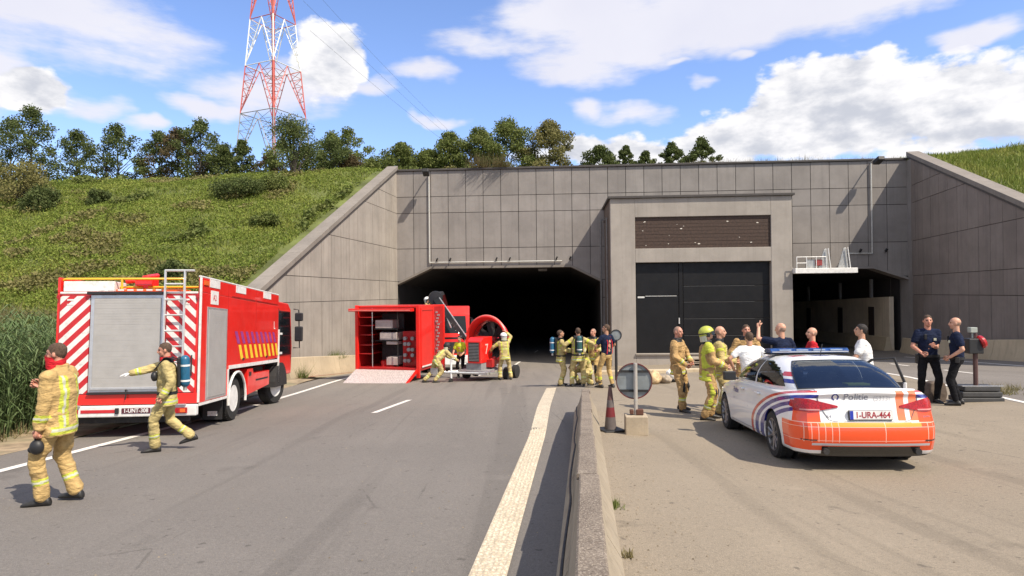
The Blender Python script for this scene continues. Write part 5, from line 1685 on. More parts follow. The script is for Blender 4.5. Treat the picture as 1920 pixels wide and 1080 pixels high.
mb = MB(); mb.tube([tuple(Cp), tuple(Cp + Vector((0.0, 0, -0.55)))], 0.014, 5); mb.lathe([(0.01, 0), (0.05, -0.03), (0.05, -0.13), (0.01, -0.16)], 8, Matrix.Translation(Cp + Vector((0, 0, -0.5)))); mb.build('hook_block', M_alum, cr, smooth=40)

# ------------------------------------------------------------------ BIG FAN on a trolley
fx, fy = -0.92, 25.6; fz = gz(fx, fy)
fa = R(-24)
fan = thing('ventilation_fan', 'large round red ventilation fan with red engine box on a silver trolley', 'fan', (fx, fy, fz), fa)
ax = Matrix.Translation((0.05, 0.25, 1.52)) @ Matrix.Rotation(R(-10), 4, 'Z') @ Matrix.Rotation(R(90), 4, 'X')
mb = MB(); mb.lathe([(0.80, 0.0), (0.82, 0.30), (0.90, 0.42), (0.98, 0.47), (1.0, 0.50), (0.96, 0.52), (0.88, 0.46), (0.775, 0.28), (0.76, 0.0), (0.80, 0.0)], 56, ax, cap=False); mb.build('shroud', M_red, fan, smooth=35)
mb = MB(); mb.lathe([(0.955, 0.505), (1.0, 0.50), (1.03, 0.44), (0.985, 0.46), (0.955, 0.505)], 56, ax, cap=False); mb.build('shroud_lip', mat('pale_red', (0.70, 0.16, 0.13), 0.4), fan, smooth=50)
mb = MB(); mb.lathe([(0.16, -0.2), (0.16, 0.12), (0.05, 0.24), (0.01, 0.25)], 20, ax)
mb.build('hub', M_dred, fan, smooth=40)
for i in range(7):
    a = 2 * math.pi * i / 7; mb = MB(); V = []
    for r_, tw, ww in ((0.14, 0.9, 0.10), (0.45, 0.6, 0.14), (0.74, 0.4, 0.16)):
        for s_ in (-1, 1):
            p = Vector((math.cos(a) * r_ - math.sin(a) * ww * s_ * math.cos(tw), math.sin(a) * r_ + math.cos(a) * ww * s_ * math.cos(tw), ww * s_ * math.sin(tw)))
            V.append(xf(ax, p))
    V2 = [(v[0], v[1] + 0.012, v[2]) for v in V]
    mb.add(V + V2, [(0, 1, 3, 2), (2, 3, 5, 4), (6, 8, 9, 7), (8, 10, 11, 9), (0, 2, 8, 6), (2, 4, 10, 8), (1, 7, 9, 3), (3, 9, 11, 5), (4, 5, 11, 10), (0, 6, 7, 1)])
    mb.build('blade', M_chas, fan)
mb = MB()
for r_ in (0.25, 0.42, 0.59, 0.75):
    pts = [xf(ax, (r_ * math.cos(a), r_ * math.sin(a), 0.33)) for a in np.linspace(0, 2 * math.pi, 33)]
    mb.tube(pts, 0.008, 4)
for i in range(6):
    a = math.pi * i / 6; mb.tube([xf(ax, (0.78 * math.cos(a), 0.78 * math.sin(a), 0.335)), xf(ax, (-0.78 * math.cos(a), -0.78 * math.sin(a), 0.335))], 0.008, 4)
mb.build('guard_grille', M_chas, fan)['kind'] = 'stuff'
mb = MB(); mb.prism([(-0.75, 0.55), (0.25, 0.55), (0.25, 1.52), (-0.55, 1.52), (-0.75, 1.40)], -0.42, 0.16, 'X'); o = mb.build('engine_box', M_red, fan, bevel=0.03); o.location = (0.20, -0.72, 0.20)
mb = MB(); mb.bx(-0.36, 0.08, -0.772, -0.752, 0.62, 1.34); o = mb.build('radiator_grille', M_chas, fan, bevel=0.01); o.location = (0.20, -0.72, 0.20)
mb = MB()
for i in range(12): mb.bx(-0.35, 0.07, -0.785, -0.773, 0.65 + i * 0.056, 0.67 + i * 0.056)
o = mb.build('grille_bars', mat('dull_grey', (0.25, 0.25, 0.25), 0.6), fan); o.location = (0.20, -0.72, 0.20); o['kind'] = 'stuff'
letters(fan, 'box_lettering', '7', 0.55, Matrix.Translation((0.366, -1.0, 1.25)) @ Matrix.Rotation(R(90), 4, 'Z'), mat('pale_red_print', (0.75, 0.5, 0.45), 0.5))
mb = MB(); mb.tube([(0.25, -0.9, 0.7), (0.55, -0.7, 0.9), (0.6, -0.4, 0.7)], 0.07, 8); mb.box((0.45, -0.8, 0.72), (0.3, 0.4, 0.3)); mb.build('motor', M_dred, fan, smooth=40, bevel=0.01)
mb = MB()
for x in (-0.62, 0.70): mb.bx(x - 0.05, x + 0.05, -1.75, 0.9, 0.36, 0.46)
for y in (-1.7, -0.6, 0.8): mb.bx(-0.569, 0.649, y - 0.05, y + 0.05, 0.37, 0.45)
mb.bx(-0.9, 1.0, -1.62, -1.54, 0.461, 0.50)
mb.build('trolley_frame', M_alum, fan)
mb = MB(); mb.bx(-0.55, 0.62, -1.5, 0.72, 0.462, 0.50); mb.bx(-0.3, 0.34, -1.42, -0.5, 0.501, 0.745); mb.build('trolley_deck', mat('dull_grey', (0.25, 0.25, 0.25), 0.6), fan)
for x in (-0.85, 0.93):
    for y in (-0.35, 0.45):
        Rm = Matrix.Translation((x, y, 0.27)) @ Matrix.Rotation(R(90), 4, 'Y'); mb = MB(); mb.lathe([(0.02, -0.1), (0.16, -0.09), (0.26, -0.08), (0.27, 0), (0.26, 0.08), (0.16, 0.09), (0.02, 0.1)], 20, Rm); mb.build('wheel', M_tyre, fan, smooth=40)
# drawbar with jockey wheel towards the left front
mb = MB(); mb.tube([(-0.55, -1.65, 0.42), (-1.05, -2.15, 0.45)], 0.05, 6); mb.tube([(0.6, -1.65, 0.42), (-1.05, -2.15, 0.45)], 0.045, 6); mb.bx(-1.32, -1.02, -2.35, -2.05, 0.40, 0.62); mb.build('drawbar', M_alum, fan)
mb = MB(); mb.tube([(-0.62, -2.02, 0.95), (-0.62, -2.02, 0.22)], 0.04, 8); mb.tube([(-0.62, -2.02, 0.95), (-0.45, -2.05, 0.98)], 0.02, 6); mb.build('jockey_post', M_wht, fan, smooth=40)
mb = MB(); mb.lathe([(0.01, -0.04), (0.11, -0.04), (0.12, 0), (0.11, 0.04), (0.01, 0.04)], 14, Matrix.Translation((-0.62, -2.05, 0.12)) @ Matrix.Rotation(R(90), 4, 'Y')); mb.build('jockey_wheel', M_tyre, fan, smooth=40)

# ------------------------------------------------------------------ POLICE CAR
def car_paint():
    m, g, b = new_mat('police_livery')
    co = g.coord(); x, y, z = g.sep(co)
    ax_ = g.m('ABSOLUTE', x)
    white = (0.80, 0.80, 0.79)
    blue = (0.018, 0.022, 0.22); red = (0.52, 0.05, 0.035); orange = (0.83, 0.085, 0.018); yel = (0.85, 0.33, 0.04)
    c = g.mix(g.smooth(g.noise(co, 2.0, 3), 0.3, 0.7, 0, 0.1), white, (0.70, 0.69, 0.66))
    # curved side bands
    u = g.m('DIVIDE', g.add(y, 0.75), 2.78); v = g.m('DIVIDE', g.sub(z, 0.30), 0.74)
    rho = g.m('SQRT', g.add(g.mul(u, u), g.mul(v, v)))
    # the bands fan: shift inner ones
    side = g.mul(g.gt(ax_, 0.60), g.lt(z, 1.02))
    side = g.mul(side, g.gt(y, 0.02))
    for lo, hi, col in ((1.00, 1.045, red), (0.905, 0.965, blue), (0.81, 0.87, blue), (0.715, 0.775, blue)):
        c = g.mix(g.mul(side, g.rng(rho, lo, hi)), c, col)
    # C pillar marks and roof marks
    pil = g.mul(g.mul(g.rng(y, 0.2, 1.15), g.gt(ax_, 0.45)), g.gt(z, 1.0))
    c = g.mix(g.mul(pil, g.rng(z, 1.16, 1.22)), c, red)
    c = g.mix(g.mul(pil, g.rng(z, 1.07, 1.125)), c, blue)
    roof = g.mul(g.gt(z, 1.385), g.rng(y, 1.55, 1.85))
    c = g.mix(g.mul(roof, g.rng(x, -0.42, -0.20)), c, red)
    c = g.mix(g.mul(roof, g.rng(x, -0.10, 0.14)), c, blue)
    c = g.mix(g.mul(roof, g.rng(x, 0.24, 0.40)), c, blue)
    # orange rear
    rear = g.lt(y, 0.62)
    og = g.mul(rear, g.rng(z, 0.27, 0.63))
    og = g.mul(og, g.gt(g.add(z, g.mul(g.gt(y, 0.12), g.mul(y, 0.0))), 0.0))
    c = g.mix(og, c, orange)
    corner = g.mul(g.mul(g.lt(y, 0.30), g.gt(ax_, 0.60)), g.rng(z, 0.60, 0.78))
    c = g.mix(corner, c, orange)
    c = g.mix(g.mul(g.mul(rear, g.rng(z, 0.575, 0.628)), g.lt(ax_, 0.62)), c, yel)
    for x0, x1 in ((0.34, 0.44), (0.50, 0.60)):
        c = g.mix(g.mul(g.mul(g.lt(y, 0.30), g.rng(x, x0, x1)), g.rng(z, 0.65, 1.02)), c, (0.85, 0.20, 0.08))
    # thin white grid lines of the foil joints
    ln = g.rng(z, 0.568, 0.574)
    ln = g.mx(ln, g.mul(g.rng(z, 0.62, 0.632), g.gt(ax_, 0.5)))
    for xx in (-0.80, -0.72, -0.64, -0.56, -0.48, -0.40, 0.16, 0.70, 0.78):
        ln = g.mx(ln, g.rng(x, xx - 0.004, xx + 0.004))
    ln = g.mx(ln, g.rng(z, 0.395, 0.401))
    c = g.mix(g.mul(g.mul(g.mul(ln, rear), g.rng(z, 0.38, 0.63)), 0.75), c, (0.85, 0.62, 0.5))
    # black lower diffuser
    c = g.mix(g.mul(g.mul(g.lt(y, 0.4), g.lt(z, 0.325)), g.lt(ax_, 0.60)), c, (0.02, 0.02, 0.02))
    c = g.mix(g.mul(g.mul(g.lt(y, 0.4), g.rng(z, 0.335, 0.365)), g.lt(ax_, 0.72)), c, (0.55, 0.55, 0.56))
    c = g.mix(g.lt(z, 0.225), c, (0.03, 0.03, 0.03))
    g.put(b.inputs['Base Color'], c)
    b.inputs['Roughness'].default_value = 0.25; b.inputs['Coat Weight'].default_value = 0.6; b.inputs['Coat Roughness'].default_value = 0.04
    return m


M_pol = car_paint()


def lerp_tab(tab, y):
    if y <= tab[0][0]: return tab[0][1]
    for (a, u), (b_, v) in zip(tab, tab[1:]):
        if y <= b_:
            t = (y - a) / (b_ - a); t = t * t * (3 - 2 * t) * 0.5 + t * 0.5
            return u + (v - u) * t
    return tab[-1][1]


def catmull(pts, n):
    out = []; N = len(pts)
    for i in range(N - 1):
        p0 = Vector(pts[max(i - 1, 0)]); p1 = Vector(pts[i]); p2 = Vector(pts[i + 1]); p3 = Vector(pts[min(i + 2, N - 1)])
        for k in range(n):
            t = k / n
            out.append(0.5 * ((2 * p1) + (-p0 + p2) * t + (2 * p0 - 5 * p1 + 4 * p2 - p3) * t * t + (-p0 + 3 * p1 - 3 * p2 + p3) * t ** 3))
    out.append(Vector(pts[-1])); return out


PC = place(4.13, 6.80, R(-6.7), 0.0, 'R', 1.4)
# origin at the rear bumper centre; rear axle at y=1.07, front axle at 3.89
M0 = place(4.43, 8.72, R(-5.0), 0.0, 'R', 1.4)
PC = M0 @ Matrix.Scale(0.955, 4) @ Matrix.Translation((0, -1.07, 0))
pc = thing('police_car', 'white police saloon with orange rear and blue red side stripes', 'police car', M=PC)
WT = [(0.0, 0.76), (0.10, 0.84), (0.3, 0.905), (0.8, 0.92), (3.6, 0.92), (4.1, 0.90), (4.45, 0.84), (4.65, 0.70), (4.73, 0.55)]
ZT = [(0.0, 0.99), (0.10, 1.035), (0.5, 1.02), (0.9, 1.0), (3.2, 0.99), (3.7, 0.97), (4.2, 0.86), (4.55, 0.72), (4.73, 0.62)]
ZS = [(0.0, 0.90), (0.4, 0.935), (1.5, 0.955), (3.2, 0.93), (4.1, 0.83), (4.73, 0.55)]     # shoulder


def rear_in(z):   # how far forward the rear face sits at a height
    return lerp_tab([(0.18, 0.13), (0.30, 0.06), (0.38, 0.015), (0.50, 0.0), (0.60, 0.01), (0.635, 0.045), (0.75, 0.075), (0.93, 0.10), (0.985, 0.07), (1.03, 0.05)], z)


def front_in(z): return lerp_tab([(0.18, 0.12), (0.35, 0.02), (0.5, 0.0), (0.62, 0.03), (0.8, 0.2)], z)


def section(y):
    w = lerp_tab(WT, y); zt = lerp_tab(ZT, y); zs = lerp_tab(ZS, y)
    pts = [(0, 0.19), (w * 0.55, 0.19), (w * 0.88, 0.20), (w * 0.965, 0.24), (w * 0.985, 0.36), (w * 1.0, 0.50), (w * 0.998, 0.62), (w * 0.985, 0.74), (w * 0.975, zs - 0.09), (w * 0.955, zs - 0.02), (w * 0.92, zs + 0.015), (w * 0.80, zt - 0.02), (w * 0.5, zt), (0, zt + 0.012)]
    return pts


stations = [0.0, 0.03, 0.07, 0.12, 0.2, 0.3, 0.42, 0.55, 0.7, 0.85, 1.0, 1.2, 1.5, 1.8, 2.1, 2.4, 2.7, 3.0, 3.3, 3.5, 3.7, 3.85, 4.0, 4.15, 4.3, 4.42, 4.52, 4.6, 4.66, 4.70, 4.73]
rings = []
def ring_at(y, sx=1.0):
    half_ = [Vector((p[0] * sx, p[1], 0)) for p in section(y)]
    cv = catmull(half_, 3)
    ring = []
    for p in cv:
        yy = y
        k = max(0, 1 - y / 0.5); yy += rear_in(p.y) * k
        k2 = max(0, (y - 4.3) / 0.43); yy -= front_in(p.y) * k2
        ring.append((p.x, yy, p.y))
    left = [(-a, b_, c_) for a, b_, c_ in reversed(ring[1:-1])]
    return ring + left
for sx in (0.25, 0.5, 0.75, 0.93): rings.append([(a, b_ - 0.012 * 0, c_) for a, b_, c_ in ring_at(0.0, sx)])
for y in stations: rings.append(ring_at(y))
for sx in (0.9, 0.6, 0.25): rings.append(ring_at(4.73, sx))
# bow the rear face a little in plan
def bow(p):
    x, y, z = p
    if y < 0.35: y += 0.10 * (abs(x) / 0.86) ** 2.4 * (1 - y / 0.35)
    if y > 4.4: y -= 0.22 * (abs(x) / 0.8) ** 2.2 * (y - 4.4) / 0.33
    return (x, y, z)
rings = [[bow(p) for p in r] for r in rings]
mb = MB(); mb.loft(rings, cap=False)
nn_ = len(rings[0]); mm_ = nn_ // 2 + 1
for o_ in (0, (len(rings) - 1) * nn_):
    mb.F.append([o_, o_ + 1, o_ + nn_ - 1]); mb.M.append(0)
    for i in range(1, mm_ - 2): mb.F.append([o_ + i, o_ + i + 1, o_ + nn_ - i - 1, o_ + nn_ - i]); mb.M.append(0)
    mb.F.append([o_ + mm_ - 2, o_ + mm_ - 1, o_ + mm_]); mb.M.append(0)
body = mb.build('body', M_pol, pc)
cut = MB()
for yy in (1.07, 3.89):
    for sx in (-1, 1):
        cut.lathe([(0.001, -0.18), (0.365, -0.18), (0.365, 0.18), (0.001, 0.18)], 40, Matrix.Translation((sx * 0.86, yy, 0.33)) @ Matrix.Rotation(R(90), 4, 'Y'))
co_ = cut.build('cutter', M_chas, pc)
bmod = body.modifiers.new('arches', 'BOOLEAN'); bmod.operation = 'DIFFERENCE'; bmod.object = co_; bmod.solver = 'EXACT'
bpy.context.view_layer.update()
dg = bpy.context.evaluated_depsgraph_get()
me2 = bpy.data.meshes.new_from_object(body.evaluated_get(dg))
body.modifiers.clear(); body.data = me2; bpy.data.objects.remove(co_)
me2.shade_smooth(); me2.set_sharp_from_angle(angle=R(38))
me2.name = 'body'
bvh = BVHTree.FromPolygons([v.co.copy() for v in me2.vertices], [tuple(p.vertices) for p in me2.polygons])


def decal(name, grid, d, m, out=0.004, thick=0.0, tree=None, parent=None, smooth=True):
    """grid of local points (rows of (x,y,z) start points) shot along d on to the body"""
    tree = tree or bvh; d = Vector(d).normalized(); V = []; n = len(grid[0])
    for row in grid:
        for p in row:
            h, nrm_, i_, dist = tree.ray_cast(Vector(p), d)
            if h is None: h = Vector(p) + d * 1.0; nrm_ = -d
            V.append(tuple(h - d * out))
    F = []
    for j in range(len(grid) - 1):
        for i in range(n - 1):
            a = j * n + i; F.append((a, a + 1, a + 1 + n, a + n))
    mb = MB(); mb.add(V, F)
    # skirt so that the piece has thickness
    edge = [i for i in range(n)] + [j * n + n - 1 for j in range(1, len(grid))] + [(len(grid) - 1) * n + i for i in range(n - 2, -1, -1)] + [j * n for j in range(len(grid) - 2, 0, -1)]
    o_ = len(mb.V); E = [tuple(Vector(V[i]) + d * (out + 0.01)) for i in edge]; mb.V.extend(E)
    for k in range(len(edge)):
        k2 = (k + 1) % len(edge); mb.F.append([edge[k], o_ + k, o_ + k2, edge[k2]]); mb.M.append(0)
    return mb.build(name, m, parent or pc, smooth=35 if smooth else 0, fix=False)


def gridf(f, nu, nv): return [[f(i / nu, j / nv) for i in range(nu + 1)] for j in range(nv + 1)]


# tail lights wrap the corners: wide part outside, tapering to the middle
for sx in (-1, 1):
    def tl_(u, v):
        x = 0.38 + u * 0.49
        zl = 0.815 - 0.055 * min(1, u * 1.6); zh = 0.835 + 0.085 * min(1, u * 1.5)
        return (sx * x, -1.0, zl + (zh - zl) * v)
    decal('tail_light', gridf(tl_, 18, 4), (0, 1, 0), M_lred, 0.012)
    def tw(u, v):
        y = 0.14 + u * 0.22; zl = 0.765 + 0.05 * u; zh = 0.915 - 0.02 * u
        return (sx * 2, y, zl + (zh - zl) * v)
    decal('tail_light_wing', gridf(tw, 5, 3), (-sx, 0, 0), M_lred, 0.010)
    def tk(u, v): return (sx * (0.60 + u * 0.22), -1, 0.775 + 0.018 * v + 0.0 * u)
    decal('lamp_strip', gridf(tk, 6, 1), (0, 1, 0), mat('pale_lens', (0.55, 0.22, 0.2), 0.2, coat=0.5), 0.015)
    def lipf(u, v): return (sx * (0.66 + u * 0.17), -1, 0.398 + 0.014 * v)
    decal('reflector_slot', gridf(lipf, 4, 1), (0, 1, 0), M_rub, 0.006)
def lip(u, v):
    return (-0.62 + 1.24 * u, 0.10 + 0.045 * v + 0.07 * abs(2 * u - 1) ** 2.4, 2.0)
decal('boot_lip', gridf(lip, 24, 2), (0, 0, -1), M_wht, 0.014)
def platef(u, v): return (-0.26 + 0.52 * u, -1, 0.665 + 0.115 * v)
mb = MB(); mb.bx(-0.265, 0.265, 0.035, 0.075, 0.655, 0.780); mb.build('plate_holder', M_rub, pc, bevel=0.006)
mb = MB(); mb.bx(-0.258, 0.258, 0.029, 0.034, 0.668, 0.778); mb.build('number_plate', M_plate, pc, bevel=0.003)
mb = MB(); mb.bx(-0.257, -0.215, 0.0275, 0.0288, 0.669, 0.777); mb.build('plate_band', mat('euro_blue', (0.02, 0.04, 0.35), 0.4), pc)
letters(pc, 'plate_lettering', '1-URA-464', 0.112, Matrix.Translation((0.022, 0.0272, 0.722)), M_platered, 0.001, 0.83, 0.0015)
# lettering on the boot lid, projected on to the curved lid
def lettering(s, size, x, z, m, xs=1.0, name='lettering', side=None, bold=0.0, out=0.003):
    V, F = text_mesh(s, size, 0.0, xs, bold)
    W2 = []
    for (a, b_, c_) in V:
        if side is None: p = Vector((x + a, -1, z + c_)); d = Vector((0, 1, 0))
        else: p = Vector((side * 2, x - side * -a if False else x + (a if side > 0 else -a), z + c_)); d = Vector((-side, 0, 0))
        h, n_, i_, dist = bvh.ray_cast(p, d)
        if h is None: h = p + d
        W2.append(tuple(h - d * out))
    mb = MB(); mb.add(W2, F); return mb.build(name, m, pc, fix=False)
M_ltr = mat('letter_grey', (0.22, 0.23, 0.28), 0.5)
lettering('Politie', 0.115, -0.15, 0.945, M_ltr, 1.05, 'boot_lettering', bold=0.001)
lettering('(5333)', 0.085, 0.17, 0.925, mat('letter_pale', (0.5, 0.5, 0.52), 0.5), 0.95, 'boot_lettering')
lettering('A4', 0.05, -0.50, 0.70, M_ltr, 1.2, 'boot_lettering')
lettering('police', 0.035, 0.62 + 0.1, 0.70, M_ltr, 1.2, 'boot_lettering')
lettering('Politie', 0.13, 3.05, 0.80, mat('letter_blue', (0.03, 0.035, 0.2), 0.5), 1.0, 'door_lettering', side=-1, bold=0.001)
lettering('Politie', 0.13, 3.05, 0.80, mat('letter_blue', (0.03, 0.035, 0.2), 0.5), 1.0, 'door_lettering', side=1, bold=0.001)
lettering('101', 0.05, 3.15, 0.66, M_ltr, 1.0, 'door_lettering', side=-1)
# flame-like round emblem
mb = MB()
V = []; nn = 20
for i in range(nn):
    a = 2 * math.pi * i / nn
    for r_ in (0.028, 0.046):
        rr_ = r_ if not (0.4 < a < 1.2) else r_ * 0.85
        h, n_, i_, ds = bvh.ray_cast(Vector((-0.40 + rr_ * math.cos(a), -1, 0.945 + rr_ * math.sin(a))), Vector((0, 1, 0)))
        V.append(tuple(h - Vector((0, 0.003, 0))))
mb.add(V, [(2 * i, 2 * i + 1, 2 * ((i + 1) % nn) + 1, 2 * ((i + 1) % nn)) for i in range(nn) if i not in (14, 15, 16)]); mb.build('emblem', M_platedk if False else mat('letter_blue', (0.03, 0.035, 0.2), 0.5), pc, fix=False)
# boot shut line, door shut lines as thin dark grooves
def seam(pts, d, w=0.006, name='shut_line'):
    grid = []
    row1 = []; row2 = []
    for i, p in enumerate(pts):
        q = Vector(pts[min(i + 1, len(pts) - 1)]) - Vector(pts[max(i - 1, 0)])
        nn_ = q.cross(Vector(d)).normalized() * w / 2
        row1.append(tuple(Vector(p) - nn_)); row2.append(tuple(Vector(p) + nn_))
    return decal(name, [row1, row2], d, mat('seam_dark', (0.10, 0.10, 0.10), 0.7), 0.0015)
seam([(-0.62, -1, 0.98), (-0.60, -1, 0.84), (-0.50, -1, 0.66), (-0.44, -1, 0.640), (-0.2, -1, 0.638), (0.2, -1, 0.638), (0.44, -1, 0.640), (0.50, -1, 0.66), (0.60, -1, 0.84), (0.62, -1, 0.98)], (0, 1, 0), 0.007)
for sx in (-1, 1):
    D_ = (-sx, 0, 0)
    seam([(sx * 2, 1.55, 0.93), (sx * 2, 1.52, 0.75), (sx * 2, 1.40, 0.50), (sx * 2, 1.52, 0.30)], D_)
    seam([(sx * 2, 2.30, 0.95), (sx * 2, 2.30, 0.6), (sx * 2, 2.27, 0.27)], D_)
    seam([(sx * 2, 3.38, 0.93), (sx * 2, 3.42, 0.6), (sx * 2, 3.36, 0.27)], D_)
    seam([(sx * 2, 1.5 + 0.27 * i, 0.275) for i in range(8)], D_, 0.008)
    for y in (1.72, 2.62):
        mb = MB(); mb.box((sx * 0.925, y, 0.86), (0.035, 0.20, 0.03)); mb.build('door_handle', M_wht, pc, bevel=0.01, seg=3)
    mb = MB(); mb.box((sx * 0.90, 3.05, 0.995), (0.10, 0.05, 0.03)); mb.box((sx * 1.0, 3.08, 1.04), (0.20, 0.14, 0.15)); mb.build('wing_mirror', M_rub, pc, bevel=0.035, seg=3)
for sx in (-1, 1):
    for yy in (1.07, 3.89):
        mb = MB(); V = []
        for a in np.linspace(R(-20), R(200), 20):
            for x in (0.66, 0.895): V.append((sx * x, yy + 0.362 * math.cos(a), 0.33 + 0.362 * math.sin(a)))
        mb.add(V, [(2 * i, 2 * i + 1, 2 * i + 3, 2 * i + 2) for i in range(19)]); mb.build('arch_liner', M_chas, pc, smooth=60)
        mb = MB(); mb.prism([(yy + 0.36 * math.cos(a), 0.33 + 0.36 * math.sin(a)) for a in np.linspace(0, 2 * math.pi, 20)[:-1]], sx * 0.66, sx * 0.665, 'X'); mb.build('arch_wall', M_chas, pc)
        wheel(pc, sx * 0.80, yy, 0.33, 0.33, 0.225, mat('alloy', (0.24, 0.24, 0.25), 0.35, 0.7), False, 0, sx)
mb = MB(); mb.bx(-0.6, 0.6, 0.6, 4.4, 0.16, 0.19); mb.build('underbody', M_chas, pc)
for sx in (-1, 1):
    mb = MB(); mb.lathe([(0.036, 0.0), (0.040, 0.0), (0.040, 0.12), (0.03, 0.12)], 14, Matrix.Translation((sx * 0.56, 0.04, 0.265)) @ Matrix.Rotation(R(-90), 4, 'X')); mb.build('exhaust', M_chas, pc, smooth=40)
# greenhouse
def loopk(h):
    """horizontal loop of the cabin at height fraction h"""
    bel = [(0, 0.50, 1.005), (0.55, 0.54, 1.0), (0.735, 0.72, 0.985), (0.80, 1.25, 0.965), (0.815, 2.1, 0.955), (0.80, 3.0, 0.955), (0.74, 3.50, 0.965), (0.5, 3.68, 0.975), (0, 3.76, 0.98)]
    rof = [(0, 1.28, 1.385), (0.40, 1.31, 1.38), (0.53, 1.42, 1.365), (0.575, 1.75, 1.37), (0.60, 2.1, 1.375), (0.59, 2.5, 1.375), (0.545, 2.76, 1.365), (0.4, 2.90, 1.375), (0, 2.96, 1.385)]
    half_ = []
    for a, b_ in zip(bel, rof):
        p = Vector(a).lerp(Vector(b_), h); bulge = 0.055 * math.sin(h * math.pi)
        n_ = Vector((p.x, (p.y - 2.1) * 0.3, 0.3)); n_.normalize(); half_.append(p + n_ * bulge)
    r = catmull(half_, 10); l = [Vector((-p.x, p.y, p.z)) for p in reversed(r[1:-1])]
    return r + l
NH = 10
loops = [loopk(i / NH) for i in range(NH + 1)]
mb = MB(); L_ = [[tuple(p) for p in l] for l in loops]
cen = Vector((0, 2.12, 1.432))
for f, dz_ in ((0.88, 0.6), (0.65, 0.85), (0.35, 0.97), (0.03, 1.0)):
    ring = []
    for p in loops[-1]:
        q = Vector((p.x * f, 2.12 + (p.y - 2.12) * f, p.z + (cen.z - p.z) * dz_)); ring.append(tuple(q))
    L_.append(ring)
L_.insert(0, [(p[0] * 0.98, p[1], p[2] - 0.12) for p in L_[0]])
mb.loft(L_); cab_mb = mb
NL = len(loops[0])


def glass(name, i0, i1, h0, h1, m=M_glass, out=0.006, hf=None, lf=None):
    n = abs(i1 - i0); nv = 8; rows = []
    for j in range(nv + 1):
        row = []
        for i in range(n + 1):
            u = i / n; lo, hi = (hf(u) if hf else (h0, h1)); h = lo + (hi - lo) * j / nv
            k = h * NH; a = int(min(NH - 1, k)); f = k - a
            ii = (i0 + i) % NL
            p = loops[a][ii].lerp(loops[a + 1][ii], f)
            c_ = Vector((0, min(max(p.y, 1.4), 2.8), 0.9)); d = (p - c_).normalized()
            row.append(tuple(p + d * out))
        rows.append(row)
    V = [p for r in rows for p in r]; w = n + 1
    F = [(j * w + i, j * w + i + 1, (j + 1) * w + i + 1, (j + 1) * w + i) for j in range(nv) for i in range(n)]
    mb = MB(); mb.add(V, F); return mb.build(name, m, pc, smooth=60, fix=False)


M_rglass = mat('rear_glass', (0.008, 0.016, 0.035), 0.05, var=0.5, scale=5, spec=0.35)
def tinted(name, col, fac=0.10):
    m, g, b = new_mat(name)
    tr = g.n.new('ShaderNodeBsdfTransparent'); tr.inputs[0].default_value = (*col, 1)
    gl = g.n.new('ShaderNodeBsdfGlossy'); gl.inputs['Roughness'].default_value = 0.03
    fr_ = g.n.new('ShaderNodeFresnel'); fr_.inputs[0].default_value = 1.5
    mx_ = g.n.new('ShaderNodeMixShader'); g.put(mx_.inputs[0], g.m('MINIMUM', g.add(fr_.outputs[0], fac), 1.0))
    g.l.new(tr.outputs[0], mx_.inputs[1]); g.l.new(gl.outputs[0], mx_.inputs[2])
    out = [q for q in g.n if q.type == 'OUTPUT_MATERIAL'][0]; g.l.new(mx_.outputs[0], out.inputs['Surface'])
    return m
M_tg = tinted('tinted_glass', (0.30, 0.36, 0.40)); M_tg2 = tinted('clear_glass', (0.55, 0.62, 0.64), 0.05)
OPEN = []
glass('rear_window', -15, 15, 0.05, 0.93, M_tg, hf=lambda u: (0.05, 0.93)); OPEN.append((-15, 15, lambda u: (0.05, 0.93)))
for a_, b2_, f_ in ((-16, 16, (0.0, 0.055)), (-16, 16, (0.925, 0.965)), (-16, -15, (0.05, 0.93)), (15, 16, (0.05, 0.93))):
    glass('rear_window_seal', a_, b2_, 0, 1, M_rub, 0.008, hf=lambda u, f_=f_: f_)
glass('windscreen', 66, 94, 0.05, 0.95, M_tg2); OPEN.append((66, 94, lambda u: (0.05, 0.95)))
for a, b_ in ((23, 40), (41, 62)):
    hfun = (lambda u: (0.10, 0.50 + 0.44 * min(1, u * 1.7) ** 0.7)) if a == 23 else (lambda u: (0.10, 0.94 - 0.50 * max(0, u - 0.55) / 0.45))
    glass('side_window', a, b_, 0, 1, M_tg, hf=hfun); OPEN.append((a, b_, hfun))
    mb_hf = hfun
    glass('side_window', NL - b_, NL - a, 0, 1, M_tg2, hf=(lambda f_: (lambda u: f_(1 - u)))(hfun)); OPEN.append((NL - b_, NL - a, (lambda f_: (lambda u: f_(1 - u)))(hfun)))
def is_open(row, j):
    h0, h1 = (row - 1) / NH, row / NH
    for a_, b2_, f_ in OPEN:
        for jj in (j, j - NL):
            if a_ <= jj < b2_:
                lo, hi = f_((jj + 0.5 - a_) / (b2_ - a_))
                if h0 >= lo - 0.06 and h1 <= hi + 0.04: return True
    return False
nf = [(f, m_) for k, (f, m_) in enumerate(zip(cab_mb.F, cab_mb.M)) if not (1 <= k // NL <= NH and is_open(k // NL, k % NL))]
cab_mb.F = [f for f, m_ in nf]; cab_mb.M = [m_ for f, m_ in nf]
cab_mb.build('cabin', M_pol, pc, smooth=45)
pts_ = [loops[1][i] for i in range(NL)]
mb = MB(); mb.add([(p.x * 0.975, 2.1 + (p.y - 2.1) * 0.975, 1.022) for p in pts_] + [(0, 2.1, 1.024)], [(i, (i + 1) % NL, NL) for i in range(NL)]); mb.build('parcel_shelf', M_chas, pc, fix=False)
